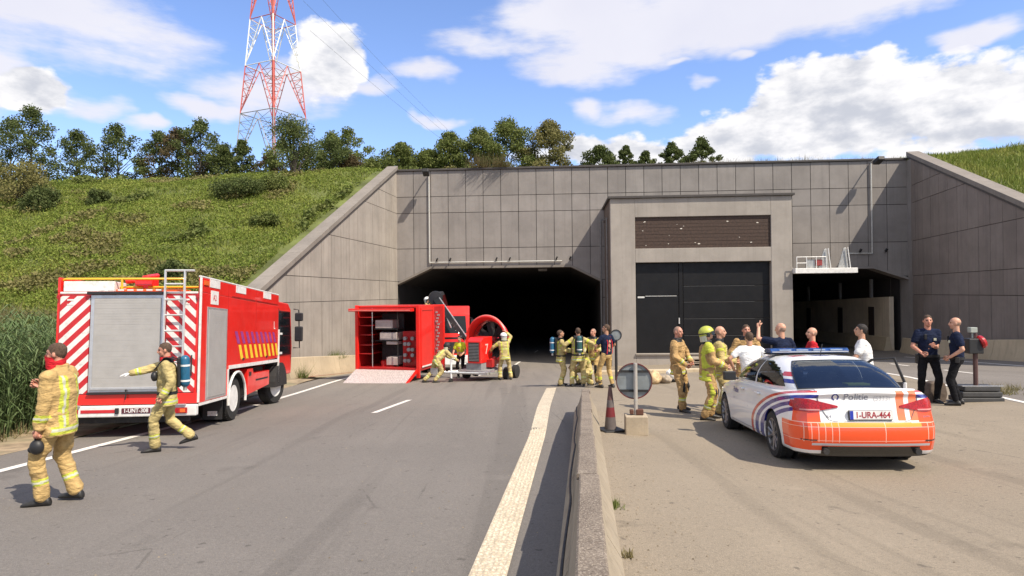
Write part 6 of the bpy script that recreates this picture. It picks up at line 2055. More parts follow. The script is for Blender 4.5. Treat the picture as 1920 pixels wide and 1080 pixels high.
mb = MB(); mb.add([(p.x * 0.94, 2.1 + (p.y - 2.1) * 0.94, p.z - 0.02) for p in loops[-1]] + [(0, 2.1, 1.40)], [(i, (i + 1) % NL, NL) for i in range(NL)]); mb.build('headlining', mat('headlining_grey', (0.30, 0.30, 0.29), 0.9), pc, fix=False)
M_seat = mat('seat_cloth', (0.03, 0.03, 0.034), 0.9)
for x_, y_, w_, h_ in ((-0.40, 1.62, 0.14, 0.15), (0.40, 1.62, 0.14, 0.15), (-0.38, 2.55, 0.15, 0.24), (0.38, 2.55, 0.15, 0.24)):
    mb = MB(); mb.bx(x_ - w_, x_ + w_, y_ - 0.05, y_ + 0.05, 1.05 + h_ * 0.35, 1.05 + h_); mb.bx(x_ - w_ * 1.5, x_ + w_ * 1.5, y_ - 0.02, y_ + 0.09, 1.0, 1.05 + h_ * 0.3); mb.build('headrest', M_seat, pc, bevel=0.03, seg=3)
mb = MB(); pts_ = [(-0.38 + 0.18 * math.cos(a), 3.05 - 0.06 * math.sin(a), 1.02 + 0.17 * math.sin(a)) for a in np.linspace(0, math.pi, 14)]; mb.tube(pts_, 0.014, 6); mb.build('steering_wheel', M_rub, pc, smooth=50)
mb = MB(); mb.bx(-0.11, 0.11, 3.0, 3.02, 1.28, 1.34); mb.build('inner_mirror', M_rub, pc, bevel=0.01)
mb = MB(); mb.bx(0.12, 0.42, 0.95, 1.15, 1.024, 1.05); mb.build('folder', mat('folder_yellow', (0.55, 0.6, 0.08), 0.6), pc)
# light bar
mb = MB(); mb.loft([[(x, y, z) for y, z in ((2.02, 1.455), (2.36, 1.455), (2.38, 1.49), (2.32, 1.53), (2.06, 1.53), (2.0, 1.49))] for x in (-0.60, -0.56, 0.56, 0.60)])
M_bluel = mat('blue_lens', (0.02, 0.06, 0.20), 0.12, var=0.5, scale=14, coat=0.8)
lb = mb.build('light_bar', M_bluel, pc, bevel=0.015)
mb = MB(); mb.bx(-0.58, 0.58, 1.985, 2.005, 1.468, 1.482); mb.build('light_bar_strip', M_alum, pc)
mb = MB(); mb.bx(-0.62, 0.62, 2.04, 2.34, 1.432, 1.454); mb.build('light_bar_foot', M_rub, pc, bevel=0.005)
for x in (-0.38, -0.12, 0.14, 0.4):
    mb = MB(); mb.bx(x - 0.09, x + 0.09, 1.988, 1.999, 1.492, 1.515); mb.build('lamp_cell', mat('pale_blue_lens', (0.25, 0.32, 0.45), 0.2), pc)
mb = MB(); mb.tube([(0, 1.6, 1.42), (0, 1.50, 1.60)], 0.006, 5); mb.build('aerial', M_rub, pc)
# open front right door
dm = Matrix.Translation((0.90, 3.38, 0)) @ Matrix.Rotation(R(58), 4, 'Z')
def dd(p): return xf(dm, p)
mb = MB(); mb.add([dd(p) for p in ((0.0, 0, 0.25), (0.0, -1.08, 0.27), (0.0, -1.10, 0.92), (0.0, 0, 0.92), (-0.07, 0, 0.25), (-0.07, -1.08, 0.27), (-0.07, -1.10, 0.92), (-0.07, 0, 0.92))], [(0, 1, 2, 3), (7, 6, 5, 4), (0, 4, 5, 1), (1, 5, 6, 2), (2, 6, 7, 3), (3, 7, 4, 0)])
door = mb.build('open_door', M_wht, pc, bevel=0.012); door['label'] = 'open front right door'
mb = MB(); mb.add([dd(p) for p in ((-0.072, -0.05, 0.32), (-0.072, -1.04, 0.34), (-0.072, -1.05, 0.93), (-0.072, -0.05, 0.93), (-0.11, -0.05, 0.32), (-0.11, -1.04, 0.34), (-0.10, -1.05, 0.93), (-0.10, -0.05, 0.93))], [(0, 1, 2, 3), (7, 6, 5, 4), (0, 4, 5, 1), (1, 5, 6, 2), (2, 6, 7, 3), (3, 7, 4, 0)]); mb.build('door_lining', M_rub, door)
mb = MB(); mb.tube([dd(p) for p in ((-0.03, -0.12, 0.93), (-0.14, -0.62, 1.30), (-0.16, -0.95, 1.33), (-0.08, -1.07, 0.93))], 0.024, 6); mb.build('window_frame', M_rub, door, smooth=40)

# ================================================================== SMALL THINGS
# round sign on a pole in a concrete block, seen from behind
bx_, by_ = 2.02, 10.55
sg = thing('road_sign', 'round road sign seen from behind on a post in a concrete block', 'road sign', (bx_, by_, gz(bx_, by_, 'R')), R(-6))
M_sgrey = mat('sign_back', (0.24, 0.265, 0.27), 0.5, 0.3, var=0.1, dirt=0.3)
mb = MB(); mb.bx(-0.18, 0.18, -0.18, 0.18, 0, 0.31); mb.build('concrete_block', concrete('block_concrete', (0.40, 0.33, 0.24), 0.2, 0.6, scale=6), sg, bevel=0.012)
mb = MB(); mb.tube([(0, 0, 0.312), (0, 0, 1.16)], 0.032, 12); mb.build('post', mat('post_grey', (0.42, 0.39, 0.35), 0.55, 0.2), sg, smooth=40)
mb = MB(); mb.box((0.06, 0, 0.36), (0.12, 0.1, 0.09)); mb.box((-0.07, 0, 0.36), (0.06, 0.1, 0.07)); mb.build('clamp', mat('rust', (0.10, 0.04, 0.025), 0.85), sg, bevel=0.01)
sc_ = Matrix.Translation((-0.02, 0.06, 0.86)) @ Matrix.Rotation(R(-90), 4, 'X')
mb = MB(); mb.lathe([(0.01, 0), (0.285, 0.0), (0.285, 0.006), (0.01, 0.006)], 48, sc_); mb.build('sign_plate', M_sgrey, sg, smooth=30)
mb = MB(); mb.lathe([(0.28, -0.02), (0.298, -0.02), (0.298, 0.01), (0.286, 0.01), (0.286, -0.012), (0.28, -0.012), (0.28, -0.02)], 48, sc_, cap=False); mb.build('rim', mat('sign_red', (0.12, 0.014, 0.014), 0.6, dirt=0.5, tint=(0.05, 0.03, 0.03)), sg, smooth=30)
for z in (1.02, 0.70): 
    hw_ = 0.23
    mb = MB(); mb.bx(-0.02 - hw_, -0.02 + hw_, 0.033, 0.058, z - 0.018, z + 0.018); mb.build('bracket', M_chas, sg)
# traffic cone; grime and the sign's shadow are painted into its dark colours
def cone(x, y, label, dark=False, tilt=0):
    t = thing('traffic_cone', label, 'traffic cone', (x, y, gz(x, y, 'R')), R(20))
    mb = MB(); mb.bx(-0.19, 0.19, -0.19, 0.19, 0, 0.04); mb.build('base', M_rub, t, bevel=0.015)
    zz = [0.04, 0.24, 0.40, 0.52, 0.66, 0.74]; rr_ = [0.10, 0.082, 0.064, 0.052, 0.036, 0.024]
    cols = [mat('cone_grime_shade', (0.12, 0.10, 0.095), 0.7), mat('cone_red', (0.15, 0.014, 0.018), 0.6), mat('cone_grime_shade', (0.12, 0.10, 0.095), 0.7), mat('cone_dark', (0.10, 0.05, 0.045), 0.7), mat('cone_dark', (0.10, 0.05, 0.045), 0.7)]
    for i in range(5):
        mb = MB(); mb.lathe([(rr_[i], zz[i]), (rr_[i + 1], zz[i + 1])], 24); mb.build('band', cols[i], t, smooth=40)
    return t
cone(1.63, 10.75, 'worn traffic cone with painted-in shade and one red band beside the divider')
# black weighted lamp stand on the right
lx, ly = 9.75, 13.5
ls = thing('warning_lamp_stand', 'red warning lamp on a dark post in stacked rubber blocks right of the officers', 'warning lamp', (lx, ly, gz(lx, ly, 'R')), R(-4))
for i, (a, b_) in enumerate(((0.0, 0.10), (0.11, 0.22), (0.23, 0.33))):
    w = 0.44 - 0.04 * i
    mb = MB(); mb.bx(-w, w, -0.22, 0.22, a, b_); mb.build('rubber_block', mat('block_rubber', (0.05, 0.05, 0.05), 0.6, dirt=0.2), ls, bevel=0.02)
mb = MB(); mb.bx(-0.4, 0.42, -0.225, -0.18, 0.335, 0.35); mb.build('pale_edge', M_alum, ls)
mb = MB(); mb.tube([(0.0, 0, 0.33), (0.0, 0, 1.42)], 0.045, 8); mb.build('post', mat('rust_post', (0.09, 0.045, 0.04), 0.7), ls, smooth=40)
mb = MB(); mb.bx(-0.18, 0.12, -0.1, 0.1, 1.0, 1.32); mb.build('battery_box', M_rub, ls, bevel=0.02)
mb = MB(); mb.lathe([(0.01, -0.05), (0.13, -0.05), (0.15, -0.01), (0.13, 0.05), (0.01, 0.07)], 24, Matrix.Translation((0.10, -0.02, 1.24)) @ Matrix.Rotation(R(68), 4, 'Y')); mb.build('red_lens', M_lred, ls, smooth=40)
mb = MB(); mb.bx(-0.12, 0.02, -0.06, 0.06, 1.44, 1.55); mb.tube([(-0.05, 0, 1.32), (-0.05, 0, 1.44)], 0.02, 6); mb.build('sensor_box', mat('pale_green_grey', (0.35, 0.38, 0.34), 0.5), ls, bevel=0.01)
bx2, by2 = 8.95, 13.6
mb = MB(); mb.loft([[(sx * w, sy * d_, z) for sx, sy in ((-1, -1), (1, -1), (1, 1), (-1, 1))] for w, d_, z in ((0.16, 0.12, 0), (0.19, 0.14, 0.18), (0.16, 0.12, 0.40), (0.10, 0.08, 0.44))])
o = mb.build('kit_bag', mat('canvas_dark', (0.12, 0.09, 0.07), 0.9, var=0.3, bump=0.4), bevel=0.03, seg=3); o.location = (bx2, by2, gz(bx2, by2, 'R')); tag(o, 'dark canvas bag standing between the two officers', 'bag')
# things lying on the ground by the building
def lump(name, label, cat, x, y, sz, m, seed):
    bm = bmesh.new(); bmesh.ops.create_icosphere(bm, subdivisions=3, radius=1)
    for v in bm.verts:
        k = 1 + 0.22 * noise.noise(v.co * 1.6 + Vector((seed, 0, 0)))
        v.co = Vector((v.co.x * sz[0] * k, v.co.y * sz[1] * k, max(0, (v.co.z * 0.5 + 0.42)) * sz[2] * 1.1 * k))
    me = bpy.data.meshes.new(name); bm.to_mesh(me); bm.free(); me.materials.append(m); me.shade_smooth()
    o = bpy.data.objects.new(name, me); COL.objects.link(o); o.location = (x, y, gz(x, y, 'R')); o.rotation_euler.z = seed
    return tag(o, label, cat)
M_kit = mat('kit_tan', (0.50, 0.36, 0.2), 0.8, var=0.35, scale=9)
lump('jacket_pile', 'tan folded jacket lying on the pavement right of the round sign', 'jacket', 4.55, 20.6, (0.30, 0.22, 0.40), M_kit, 1.0)
lump('jacket_pile', 'small tan and grey bundle between the jacket and the white helmet', 'bundle', 4.95, 20.9, (0.26, 0.2, 0.30), mat('kit_grey', (0.33, 0.27, 0.2), 0.8, var=0.4, scale=9), 2.0)
lump('black_bag', 'black bag lying under the white helmet on the pavement', 'bag', 5.15, 21.4, (0.38, 0.2, 0.16), M_rub, 3.0)
o = lump('white_helmet', 'white helmet lying on the pavement behind the firefighters', 'helmet', 5.25, 21.2, (0.17, 0.16, 0.33), mat('helmet_white', (0.8, 0.8, 0.78), 0.3), 0.3)
o.location.z += 0.12
# round lamp or mirror on a post beside the building corner
rs = thing('round_mirror', 'round grey sign with dark rim on a dark post left of the building pier', 'sign', (3.72, 23.0, gz(3.72, 23, 'R')), R(-5))
mb = MB(); mb.tube([(0, 0.03, 0), (0, 0.03, 1.46)], 0.05, 8); mb.build('post', M_chas, rs, smooth=40)
sc_ = Matrix.Translation((0, 0, 1.62)) @ Matrix.Rotation(R(90), 4, 'X')
mb = MB(); mb.lathe([(0.01, 0), (0.17, 0.0), (0.17, 0.01), (0.01, 0.02)], 32, sc_); mb.build('disc', M_sgrey, rs, smooth=40)
mb = MB(); mb.lathe([(0.17, -0.02), (0.205, -0.02), (0.205, 0.03), (0.17, 0.03), (0.17, -0.02)], 32, sc_, cap=False); mb.build('rim', M_rub, rs, smooth=40)
# ================================================================== PEOPLE
def skin(name, col):
    m, g, b = new_mat(name)
    co = g.coord()
    c = g.mix(g.smooth(g.noise(co, 14, 4), 0.3, 0.7), tuple(x * 0.88 for x in col), tuple(min(1, x * 1.1) for x in col))
    g.put(b.inputs['Base Color'], c); b.inputs['Roughness'].default_value = 0.5
    b.inputs['Subsurface Weight'].default_value = 0.08; b.inputs['Subsurface Radius'].default_value = (0.02, 0.008, 0.004)
    return m


M_skin = skin('skin', (0.56, 0.30, 0.20)); M_skin2 = skin('skin_ruddy', (0.54, 0.25, 0.17)); M_skin3 = skin('skin_tan', (0.44, 0.235, 0.15))
M_stub = mat('shaved_hair', (0.30, 0.19, 0.14), 0.8, var=0.2, scale=30)
M_eye = mat('eye_dark', (0.03, 0.02, 0.018), 0.4); M_lip = mat('lips', (0.38, 0.13, 0.11), 0.5)
M_hair = mat('hair_brown', (0.075, 0.045, 0.028), 0.85, var=0.4, scale=40, bump=0.5, bscale=120); M_hairk = mat('hair_black', (0.02, 0.016, 0.014), 0.75, var=0.4, scale=40, bump=0.5, bscale=120)
M_hairg = mat('hair_greyish', (0.16, 0.12, 0.09), 0.8, var=0.4, scale=40, bump=0.5, bscale=120)


def cloth(name, col, var=0.16, rough=0.9):
    m, g, b = new_mat(name)
    co = g.coord()
    n = g.noise(co, 7, 5, 0.6)
    c = g.mix(g.smooth(n, 0.3, 0.7), tuple(x * (1 - var) for x in col), tuple(min(1, x * (1 + var)) for x in col))
    c = g.mix(g.smooth(g.noise(co, 3.2, 6, 0.7), 0.52, 0.72, 0, 0.28), c, tuple(x * 0.45 for x in col))
    g.put(b.inputs['Base Color'], c); b.inputs['Roughness'].default_value = rough
    b.inputs['Specular IOR Level'].default_value = 0.2
    g.put(b.inputs['Normal'], g.bump(g.add(g.noise(g.map(co, sc=(1, 1, 2.2)), 13, 4, 0.55), g.mul(g.noise(co, 220, 2), 0.12)), 0.75, 0.035))
    return m


M_gear = cloth('fire_gear', (0.49, 0.335, 0.14), 0.22)
M_gear3 = cloth('fire_gear_shaded', (0.42, 0.27, 0.12), 0.35)  # browner gear, with shadow contrast mottled into the colour
M_gear2 = cloth('fire_gear_pale', (0.46, 0.37, 0.165), 0.28)
M_hv = cloth('band_yellow', (0.50, 0.53, 0.07), 0.2); M_sil = mat('band_silver', (0.50, 0.50, 0.38), 0.45, var=0.15, scale=20)
M_navy = cloth('navy_cloth', (0.010, 0.016, 0.042), 0.3); M_blk = cloth('black_cloth', (0.009, 0.009, 0.011), 0.3)
M_tee = cloth('white_tee', (0.76, 0.76, 0.76), 0.06); M_vest = cloth('vest_yellow', (0.55, 0.75, 0.05), 0.1); M_redc = cloth('red_cloth', (0.55, 0.02, 0.03), 0.2)
M_boot = mat('boot_leather', (0.02, 0.019, 0.018), 0.55, var=0.3, scale=10)
M_ba_b = mat('cylinder_blue', (0.02, 0.12, 0.22), 0.35, var=0.2); M_ba_g = mat('cylinder_teal', (0.03, 0.10, 0.10), 0.35)
M_glove_w = cloth('white_glove', (0.80, 0.80, 0.78), 0.06); M_strap = mat('black_strap', (0.012, 0.012, 0.013), 0.6)
M_helm = mat('helmet_yellow', (0.44, 0.47, 0.07), 0.4, dirt=0.3); M_hw = mat('helmet_white', (0.8, 0.8, 0.78), 0.3)


def remesh(mb, voxel, iters=4):
    me = bpy.data.meshes.new('tmp'); me.from_pydata(mb.V, [], mb.F)
    bm = bmesh.new(); bm.from_mesh(me); bmesh.ops.recalc_face_normals(bm, faces=bm.faces); bm.to_mesh(me); bm.free()
    o = bpy.data.objects.new('tmp', me); COL.objects.link(o)
    r = o.modifiers.new('r', 'REMESH'); r.mode = 'VOXEL'; r.voxel_size = voxel
    s_ = o.modifiers.new('s', 'SMOOTH'); s_.iterations = iters; s_.factor = 0.5
    bpy.context.view_layer.update()
    ev = o.evaluated_get(bpy.context.evaluated_depsgraph_get()); m2 = ev.to_mesh()
    nv = len(m2.vertices); V = np.empty(nv * 3, dtype=np.float32); m2.vertices.foreach_get('co', V); V = V.reshape(-1, 3)
    F = [tuple(p.vertices) for p in m2.polygons]
    N = np.empty(nv * 3, dtype=np.float32); m2.vertices.foreach_get('normal', N); N = N.reshape(-1, 3)
    ev.to_mesh_clear(); bpy.data.objects.remove(o); bpy.data.meshes.remove(me)
    return V, F, N


def to_obj(name, V, F, mats, idx, parent, smooth=True):
    me = bpy.data.meshes.new(name); me.from_pydata([tuple(v) for v in V], [], F)
    for m in mats: me.materials.append(m)
    if idx is not None: me.polygons.foreach_set('material_index', np.asarray(idx, dtype=np.int32))
    if smooth: me.shade_smooth()
    me.update(); o = bpy.data.objects.new(name, me); COL.objects.link(o); o.parent = parent
    return o


def ik(a, t, l1, l2, pole):
    a = Vector(a); t = Vector(t); d = t - a; L = d.length
    if L > (l1 + l2) * 0.999: t = a + d * ((l1 + l2) * 0.999 / L); d = t - a; L = d.length
    x = (l1 * l1 - l2 * l2 + L * L) / (2 * L); h = math.sqrt(max(0, l1 * l1 - x * x))
    dn = d / L; p = Vector(pole); p = p - dn * p.dot(dn)
    if p.length < 1e-4: p = Vector((0, 1, 0)) - dn * dn.y
    p.normalize()
    return a + dn * x + p * h, t


def folds(V, N, segs, amp, freq, seed, w=1.0):
    """cloth folds: ridges across each limb, stronger at the joints"""
    out = V.copy()
    for i in range(len(V)):
        v = V[i]
        n = noise.noise(Vector((v[0] * freq * 0.55 + seed, v[1] * freq * 0.55, v[2] * freq * 1.5)))
        n2 = noise.noise(Vector((v[0] * freq * 2.1 + seed, v[1] * freq * 2.1, v[2] * freq * 3.2 + 7)))
        out[i] = v + N[i] * (amp * (n + 0.45 * n2))
    return out


def near_seg(C, segs):
    """for points C: index of nearest segment and parameter along it"""
    best = np.full(len(C), 1e9); idx = np.zeros(len(C), int); tt = np.zeros(len(C))
    for k, (a, b_, r) in enumerate(segs):
        a = np.array(a); d = np.array(b_) - a; L2 = (d * d).sum() + 1e-9
        t = ((C - a) @ d) / L2; tc = np.clip(t, 0, 1); dist = np.linalg.norm(C - (a + tc[:, None] * d), axis=1) - r
        m = dist < best; best[m] = dist[m]; idx[m] = k; tt[m] = t[m]
    return idx, tt


def hand(mb, wrist, dirv, palm_n, side, curl=0.5, s=1.0, spread=0.0, fist=False, point=False):
    d = Vector(dirv).normalized(); n = Vector(palm_n); n = (n - d * n.dot(d)).normalized(); u = d.cross(n).normalized() * side
    w = Vector(wrist)
    def P(a, b_, c_): return tuple(w + (d * a + u * b_ + n * c_) * s)
    mb.tube([P(-0.03, 0, 0), P(0.02, 0.0, 0), P(0.05, 0.0, 0), P(0.09, 0, 0)], [0.026 * s, 0.036 * s, 0.042 * s, 0.036 * s], 10, flat=0.42)
    for i, (off, ln) in enumerate(((0.030, 0.072), (0.010, 0.080), (-0.010, 0.074), (-0.029, 0.058))):
        c_ = curl * (1 + 0.15 * i)
        if point and i == 0: c_ = 0.05
        p = w + (d * 0.078 + u * off) * s; a = 0.0; pts = [tuple(w + (d * 0.05 + u * off * 0.9) * s), tuple(p)]
        for k, f in enumerate((0.45, 0.32, 0.23)):
            a += c_ * (0.9 if k == 0 else 1.1)
            dir2 = (d * math.cos(a) + n * math.sin(a) + u * spread * off * 8).normalized()
            p = p + dir2 * ln * f * s; pts.append(tuple(p))
        mb.tube(pts, [0.0095 * s, 0.0098 * s, 0.009 * s, 0.0082 * s, 0.0062 * s], 6)
    p0 = w + (d * 0.018 + u * 0.022) * s; p1 = w + (d * 0.045 + u * 0.050 + n * 0.012) * s; p2 = w + (d * 0.072 + u * 0.056 + n * (0.022 + 0.02 * curl)) * s; p3 = w + (d * 0.094 + u * 0.046 + n * (0.03 + 0.03 * curl)) * s
    mb.tube([tuple(p0), tuple(p1), tuple(p2), tuple(p3)], [0.014 * s, 0.012 * s, 0.0105 * s, 0.007 * s], 6)


def person(label, x, y, rz, H=1.82, side=None, outfit='fire', feet=None, hands=None, elbows=None, lean=(0, 0), drop=0.0, head=(0, 0), hair='short', skin_m=None, group=None,
           gear=None, ba=None, hand_kw=None, z=None, vox=0.0125, glove=None, bulk=1.0, twist=0.0, gear_style='std'):
    """local frame: faces +Y, right hand at +X. feet: (x, y, yaw, lift) left then right; hands: wrist positions left then right"""
    s = H / 1.80
    z0 = (gz(x, y, side) if z is None else z)
    root = thing('person', label, 'person', (x, y, z0), rz, group)
    skin_m = skin_m or M_skin
    feet = feet or ((-0.13, 0.02, 6, 0), (0.13, -0.02, -6, 0))
    pel = Vector((0, 0, 0.955 - drop)) * s
    lv = Vector((lean[0], lean[1], 0)) * s
    tl_ = 0.53 * s; up = Vector((lv.x, lv.y, math.sqrt(max(0.02, tl_ ** 2 - lv.length ** 2)))); upn = up.normalized()
    neck = pel + up
    right = Vector((math.cos(twist), math.sin(twist), 0)); right = (right - upn * right.dot(upn)).normalized(); fwd = upn.cross(right)
    chest = pel.lerp(neck, 0.62)
    sh = [neck + right * (sx * 0.172 * s * bulk ** 0.5) - upn * 0.072 * s for sx in (-1, 1)]
    hip = [pel + Vector((sx * 0.092 * s, 0, -0.03 * s)) for sx in (-1, 1)]
    hands = hands or ((-0.30, 0.05, 0.86), (0.30, 0.05, 0.86))
    elbows = elbows or ((-0.6, -1, -0.2), (0.6, -1, -0.2))
    el = []; wr = []
    for i in range(2):
        e, w = ik(sh[i], Vector(hands[i]) * s, 0.295 * s, 0.265 * s, elbows[i]); el.append(e); wr.append(w)
    kn = []; an = []
    for i in range(2):
        fx_, fy_, yaw, lift = feet[i]
        pole = Vector((math.sin(-R(yaw)) * 1.0 + (0.12 if i else -0.12), 1, 0))
        k, a = ik(hip[i], Vector((fx_ * s, fy_ * s, (0.095 + lift) * s)), 0.435 * s, 0.43 * s, pole); kn.append(k); an.append(a)
    # head frame
    hy, hp = R(head[0]), R(head[1])
    hu = (upn * 0.5 + Vector((0, 0, 1)) * 0.5).normalized()
    base_f = (fwd - hu * fwd.dot(hu)).normalized()
    hf = Matrix.Rotation(hy, 3, hu) @ base_f; hr = hf.cross(hu).normalized()
    hu2 = (Matrix.Rotation(hp, 3, hr) @ hu).normalized(); hf2 = hu2.cross(hr).normalized()
    hc = neck + hu * 0.068 * s + hu2 * 0.095 * s + hf2 * 0.025 * s
    HM = Matrix((hr, hf2, hu2)).transposed()     # columns: right, fwd, up
    def hp_(a, b_, c_): return tuple(hc + HM @ Vector((a, b_, c_)) * s)
    # ---------------- body (one continuous mesh)
    mb = MB()
    mb.capsule(pel, chest, 0.12 * s, 0.135 * s, 14); mb.capsule(sh[0], sh[1], 0.05 * s, 0.05 * s, 10)
    mb.capsule(neck - upn * 0.06 * s, hc - hu2 * 0.02 * s - hf2 * 0.015 * s, 0.062 * s, 0.056 * s, 12)
    for i in range(2):
        mb.capsule(sh[i], el[i], 0.052 * s, 0.043 * s, 10); mb.capsule(el[i], wr[i], 0.043 * s, 0.029 * s, 10)
        mb.capsule(hip[i], kn[i], 0.085 * s, 0.057 * s, 12); mb.capsule(kn[i], an[i], 0.055 * s, 0.036 * s, 10)
        yaw = R(feet[i][2]); fd = Vector((-math.sin(yaw), math.cos(yaw), 0)) * s
        if feet[i][3] < 0.05: mb.capsule(an[i] - Vector((0, 0, 0.05 * s)), an[i] + fd * 0.14 - Vector((0, 0, 0.062 * s)), 0.034 * s, 0.028 * s, 8)
    # head
    mb.ell(hp_(0, -0.008, 0.022), (0.076 * s, 0.097 * s, 0.098 * s), 22, 14, HM)
    mb.ell(hp_(0, 0.022, -0.040), (0.060 * s, 0.068 * s, 0.078 * s), 18, 12, HM)
    mb.ell(hp_(0, 0.050, -0.088), (0.036 * s, 0.032 * s, 0.026 * s), 12, 8, HM)
    mb.tube([hp_(0, 0.088, 0.020), hp_(0, 0.102, -0.012), hp_(0, 0.108, -0.026), hp_(0, 0.080, -0.034)], [0.010 * s, 0.013 * s, 0.017 * s, 0.012 * s], 8)
    mb.ell(hp_(0, 0.076, 0.030), (0.052 * s, 0.018 * s, 0.013 * s), 12, 8, HM)
    mb.ell(hp_(0, 0.080, -0.060), (0.026 * s, 0.016 * s, 0.012 * s), 12, 8, HM)
    for sx in (-1, 1):
        mb.ell(hp_(sx * 0.077, -0.006, -0.008), (0.012 * s, 0.020 * s, 0.032 * s), 10, 8, HM)
        mb.ell(hp_(sx * 0.038, 0.062, -0.028), (0.022 * s, 0.02 * s, 0.022 * s), 10, 8, HM)
    V, F, N = remesh(mb, 0.0095 if vox < 0.013 else 0.0115, 2)
    C = np.array([V[list(f)].mean(0) for f in F])
    Lc = (C - np.array(hc)) @ np.array(HM) / s       # head-local
    idx = np.zeros(len(F), int)
    for sx in (-1, 1):
        idx[(np.abs(Lc[:, 0] - sx * 0.031) < 0.014) & (np.abs(Lc[:, 2] - 0.006) < 0.008) & (Lc[:, 1] > 0.05)] = 1
        idx[(np.abs(Lc[:, 0] - sx * 0.033) < 0.020) & (np.abs(Lc[:, 2] - 0.030) < 0.006) & (Lc[:, 1] > 0.055)] = 3
    idx[(np.abs(Lc[:, 0]) < 0.024) & (np.abs(Lc[:, 2] + 0.060) < 0.007) & (Lc[:, 1] > 0.06)] = 2
    if hair in ('short', 'black', 'grey'):
        dn = Lc - np.array([0, -0.01, 0.022]); nearh = (np.abs(dn).max(1) < 0.13) & (np.abs(np.abs(Lc[:, 0]) - 0.088) > 0.008)
        line = -0.055 + 0.045 * np.clip((Lc[:, 1] + 0.07) / 0.05, 0, 1) + 0.062 * np.clip((Lc[:, 1] - 0.005) / 0.05, 0, 1)
        idx[nearh & (Lc[:, 2] > line) & (Lc[:, 1] < 0.075)] = 5
    if hair in ('shaved', 'bald'):
        sh_m = (Lc[:, 2] > -0.04) & (Lc[:, 1] < 0.045 - 0.0) & (Lc[:, 2] < 0.2) & (np.abs(Lc).max(1) < 0.2)
        if hair == 'shaved': idx[sh_m & (Lc[:, 2] > -0.02 + 0.9 * np.maximum(0, Lc[:, 1])) & (np.abs(np.abs(Lc[:, 0]) - 0.085) > 0.012)] = 3
        else: idx[sh_m & (Lc[:, 2] < 0.03) & (Lc[:, 1] < -0.02) & (Lc[:, 2] > -0.05)] = 3
    # hands in the same mesh
    hm = MB(); hk = hand_kw or ({}, {}); nh = 0
    for i in range(2):
        if i == 1: nh = len(hm.F)
        fa_ = (wr[i] - el[i]).normalized(); kw = dict(curl=0.45, palm=(1 if i == 0 else -1, 0, 0)); kw.update(hk[i])
        dv_ = Vector(kw.pop('dir', fa_)); pn = Vector(kw.pop('palm'))
        hand(hm, wr[i], dv_, pn, -1 if i == 0 else 1, s=s, **kw)
    o_ = len(V); V = np.concatenate([V, np.array(hm.V, dtype=np.float32)]); F = F + [tuple(k + o_ for k in f) for f in hm.F]; idx = np.concatenate([idx, np.array([4 if (glove and k >= nh) else 0 for k in range(len(hm.F))])])
    body = to_obj('body', V, F, [skin_m, M_eye, M_lip, M_stub, glove or skin_m, {'short': M_hair, 'black': M_hairk}.get(hair, M_hairg)], idx, root)
    # ---------------- hair
    if hair in ('short', 'black', 'grey'):
        hb = MB(); rings = []
        for i in range(1, 13):
            th = math.pi * i / 13; ring = []
            for j in range(28):
                ph = 2 * math.pi * j / 28; d = Vector((math.sin(th) * math.cos(ph), math.sin(th) * math.sin(ph), -math.cos(th)))
                hairline = 0.12 + 0.30 * sm((d.y - 0.0) / 0.7) ; k = 0.93 + 0.09 * sm((d.z - hairline + 0.15) / 0.45)
                k += 0.025 * noise.noise(d * 6 + Vector((x, 0, 0)))
                if hair == 'black': k *= 1.03
                ring.append(hp_(d.x * 0.079 * k, -0.010 + d.y * 0.100 * k, 0.022 + d.z * 0.100 * k))
            rings.append(ring)
        hb.loft(rings); hb.build('hair', {'short': M_hair, 'black': M_hairk, 'grey': M_hairg}[hair], root, smooth=80)
    # ---------------- clothes
    fire = outfit == 'fire'
    gm = gear or M_gear
    seed = x * 3.1 + y
    cuff = 0.93
    # trousers
    tm = MB(); b_ = bulk * (1.16 if fire else 1.0)
    def torso_ring(c_, rx, ry, uu=None):
        return [tuple(c_ + right * rx * s * math.cos(a) + (uu or fwd) * ry * s * math.sin(a)) for a in [2 * math.pi * k / 22 for k in range(22)]]
    tm.loft([torso_ring(pel + Vector((0, 0, dz_ * s)), rx * b_, ry * b_) for dz_, rx, ry in ((-0.13, 0.10, 0.09), (-0.08, 0.165, 0.115), (0.0, 0.168, 0.118), (0.09, 0.150, 0.108))])
    for i in range(2):
        tm.capsule(hip[i], kn[i], 0.094 * s * b_, 0.070 * s * b_, 14)
        end = kn[i].lerp(an[i], 0.97 if not fire else 0.93)
        tm.capsule(kn[i], end, 0.070 * s * b_, (0.060 if fire else 0.055) * s * b_, 14)
        if fire: tm.capsule(kn[i].lerp(an[i], 0.8), end, 0.078 * s, 0.082 * s, 14)
    V, F, N = remesh(tm, vox, 5)
    V = folds(V, N, None, 0.016 * s if fire else 0.008, 8.0 if fire else 7.0, seed)
    C = np.array([V[list(f)].mean(0) for f in F])
    if fire:
        segs = [(hip[0], kn[0], 0.08), (hip[1], kn[1], 0.08), (kn[0], an[0], 0.07), (kn[1], an[1], 0.07)]
        k, t = near_seg(C, segs); idx = np.zeros(len(F), int); sh_ = k >= 2
        idx[sh_ & (t > 0.50) & (t < 0.66)] = 1; idx[sh_ & (t > 0.555) & (t < 0.615)] = 2
        # black knee pads on the front
        ff = np.zeros(len(F), bool)
        for i in range(2):
            dk = C - np.array(kn[i]); ff |= (np.linalg.norm(dk * np.array([1.3, 1, 0.75]), axis=1) < 0.115 * s) & (dk[:, 1] > 0.052 * s)
        idx[ff] = 3
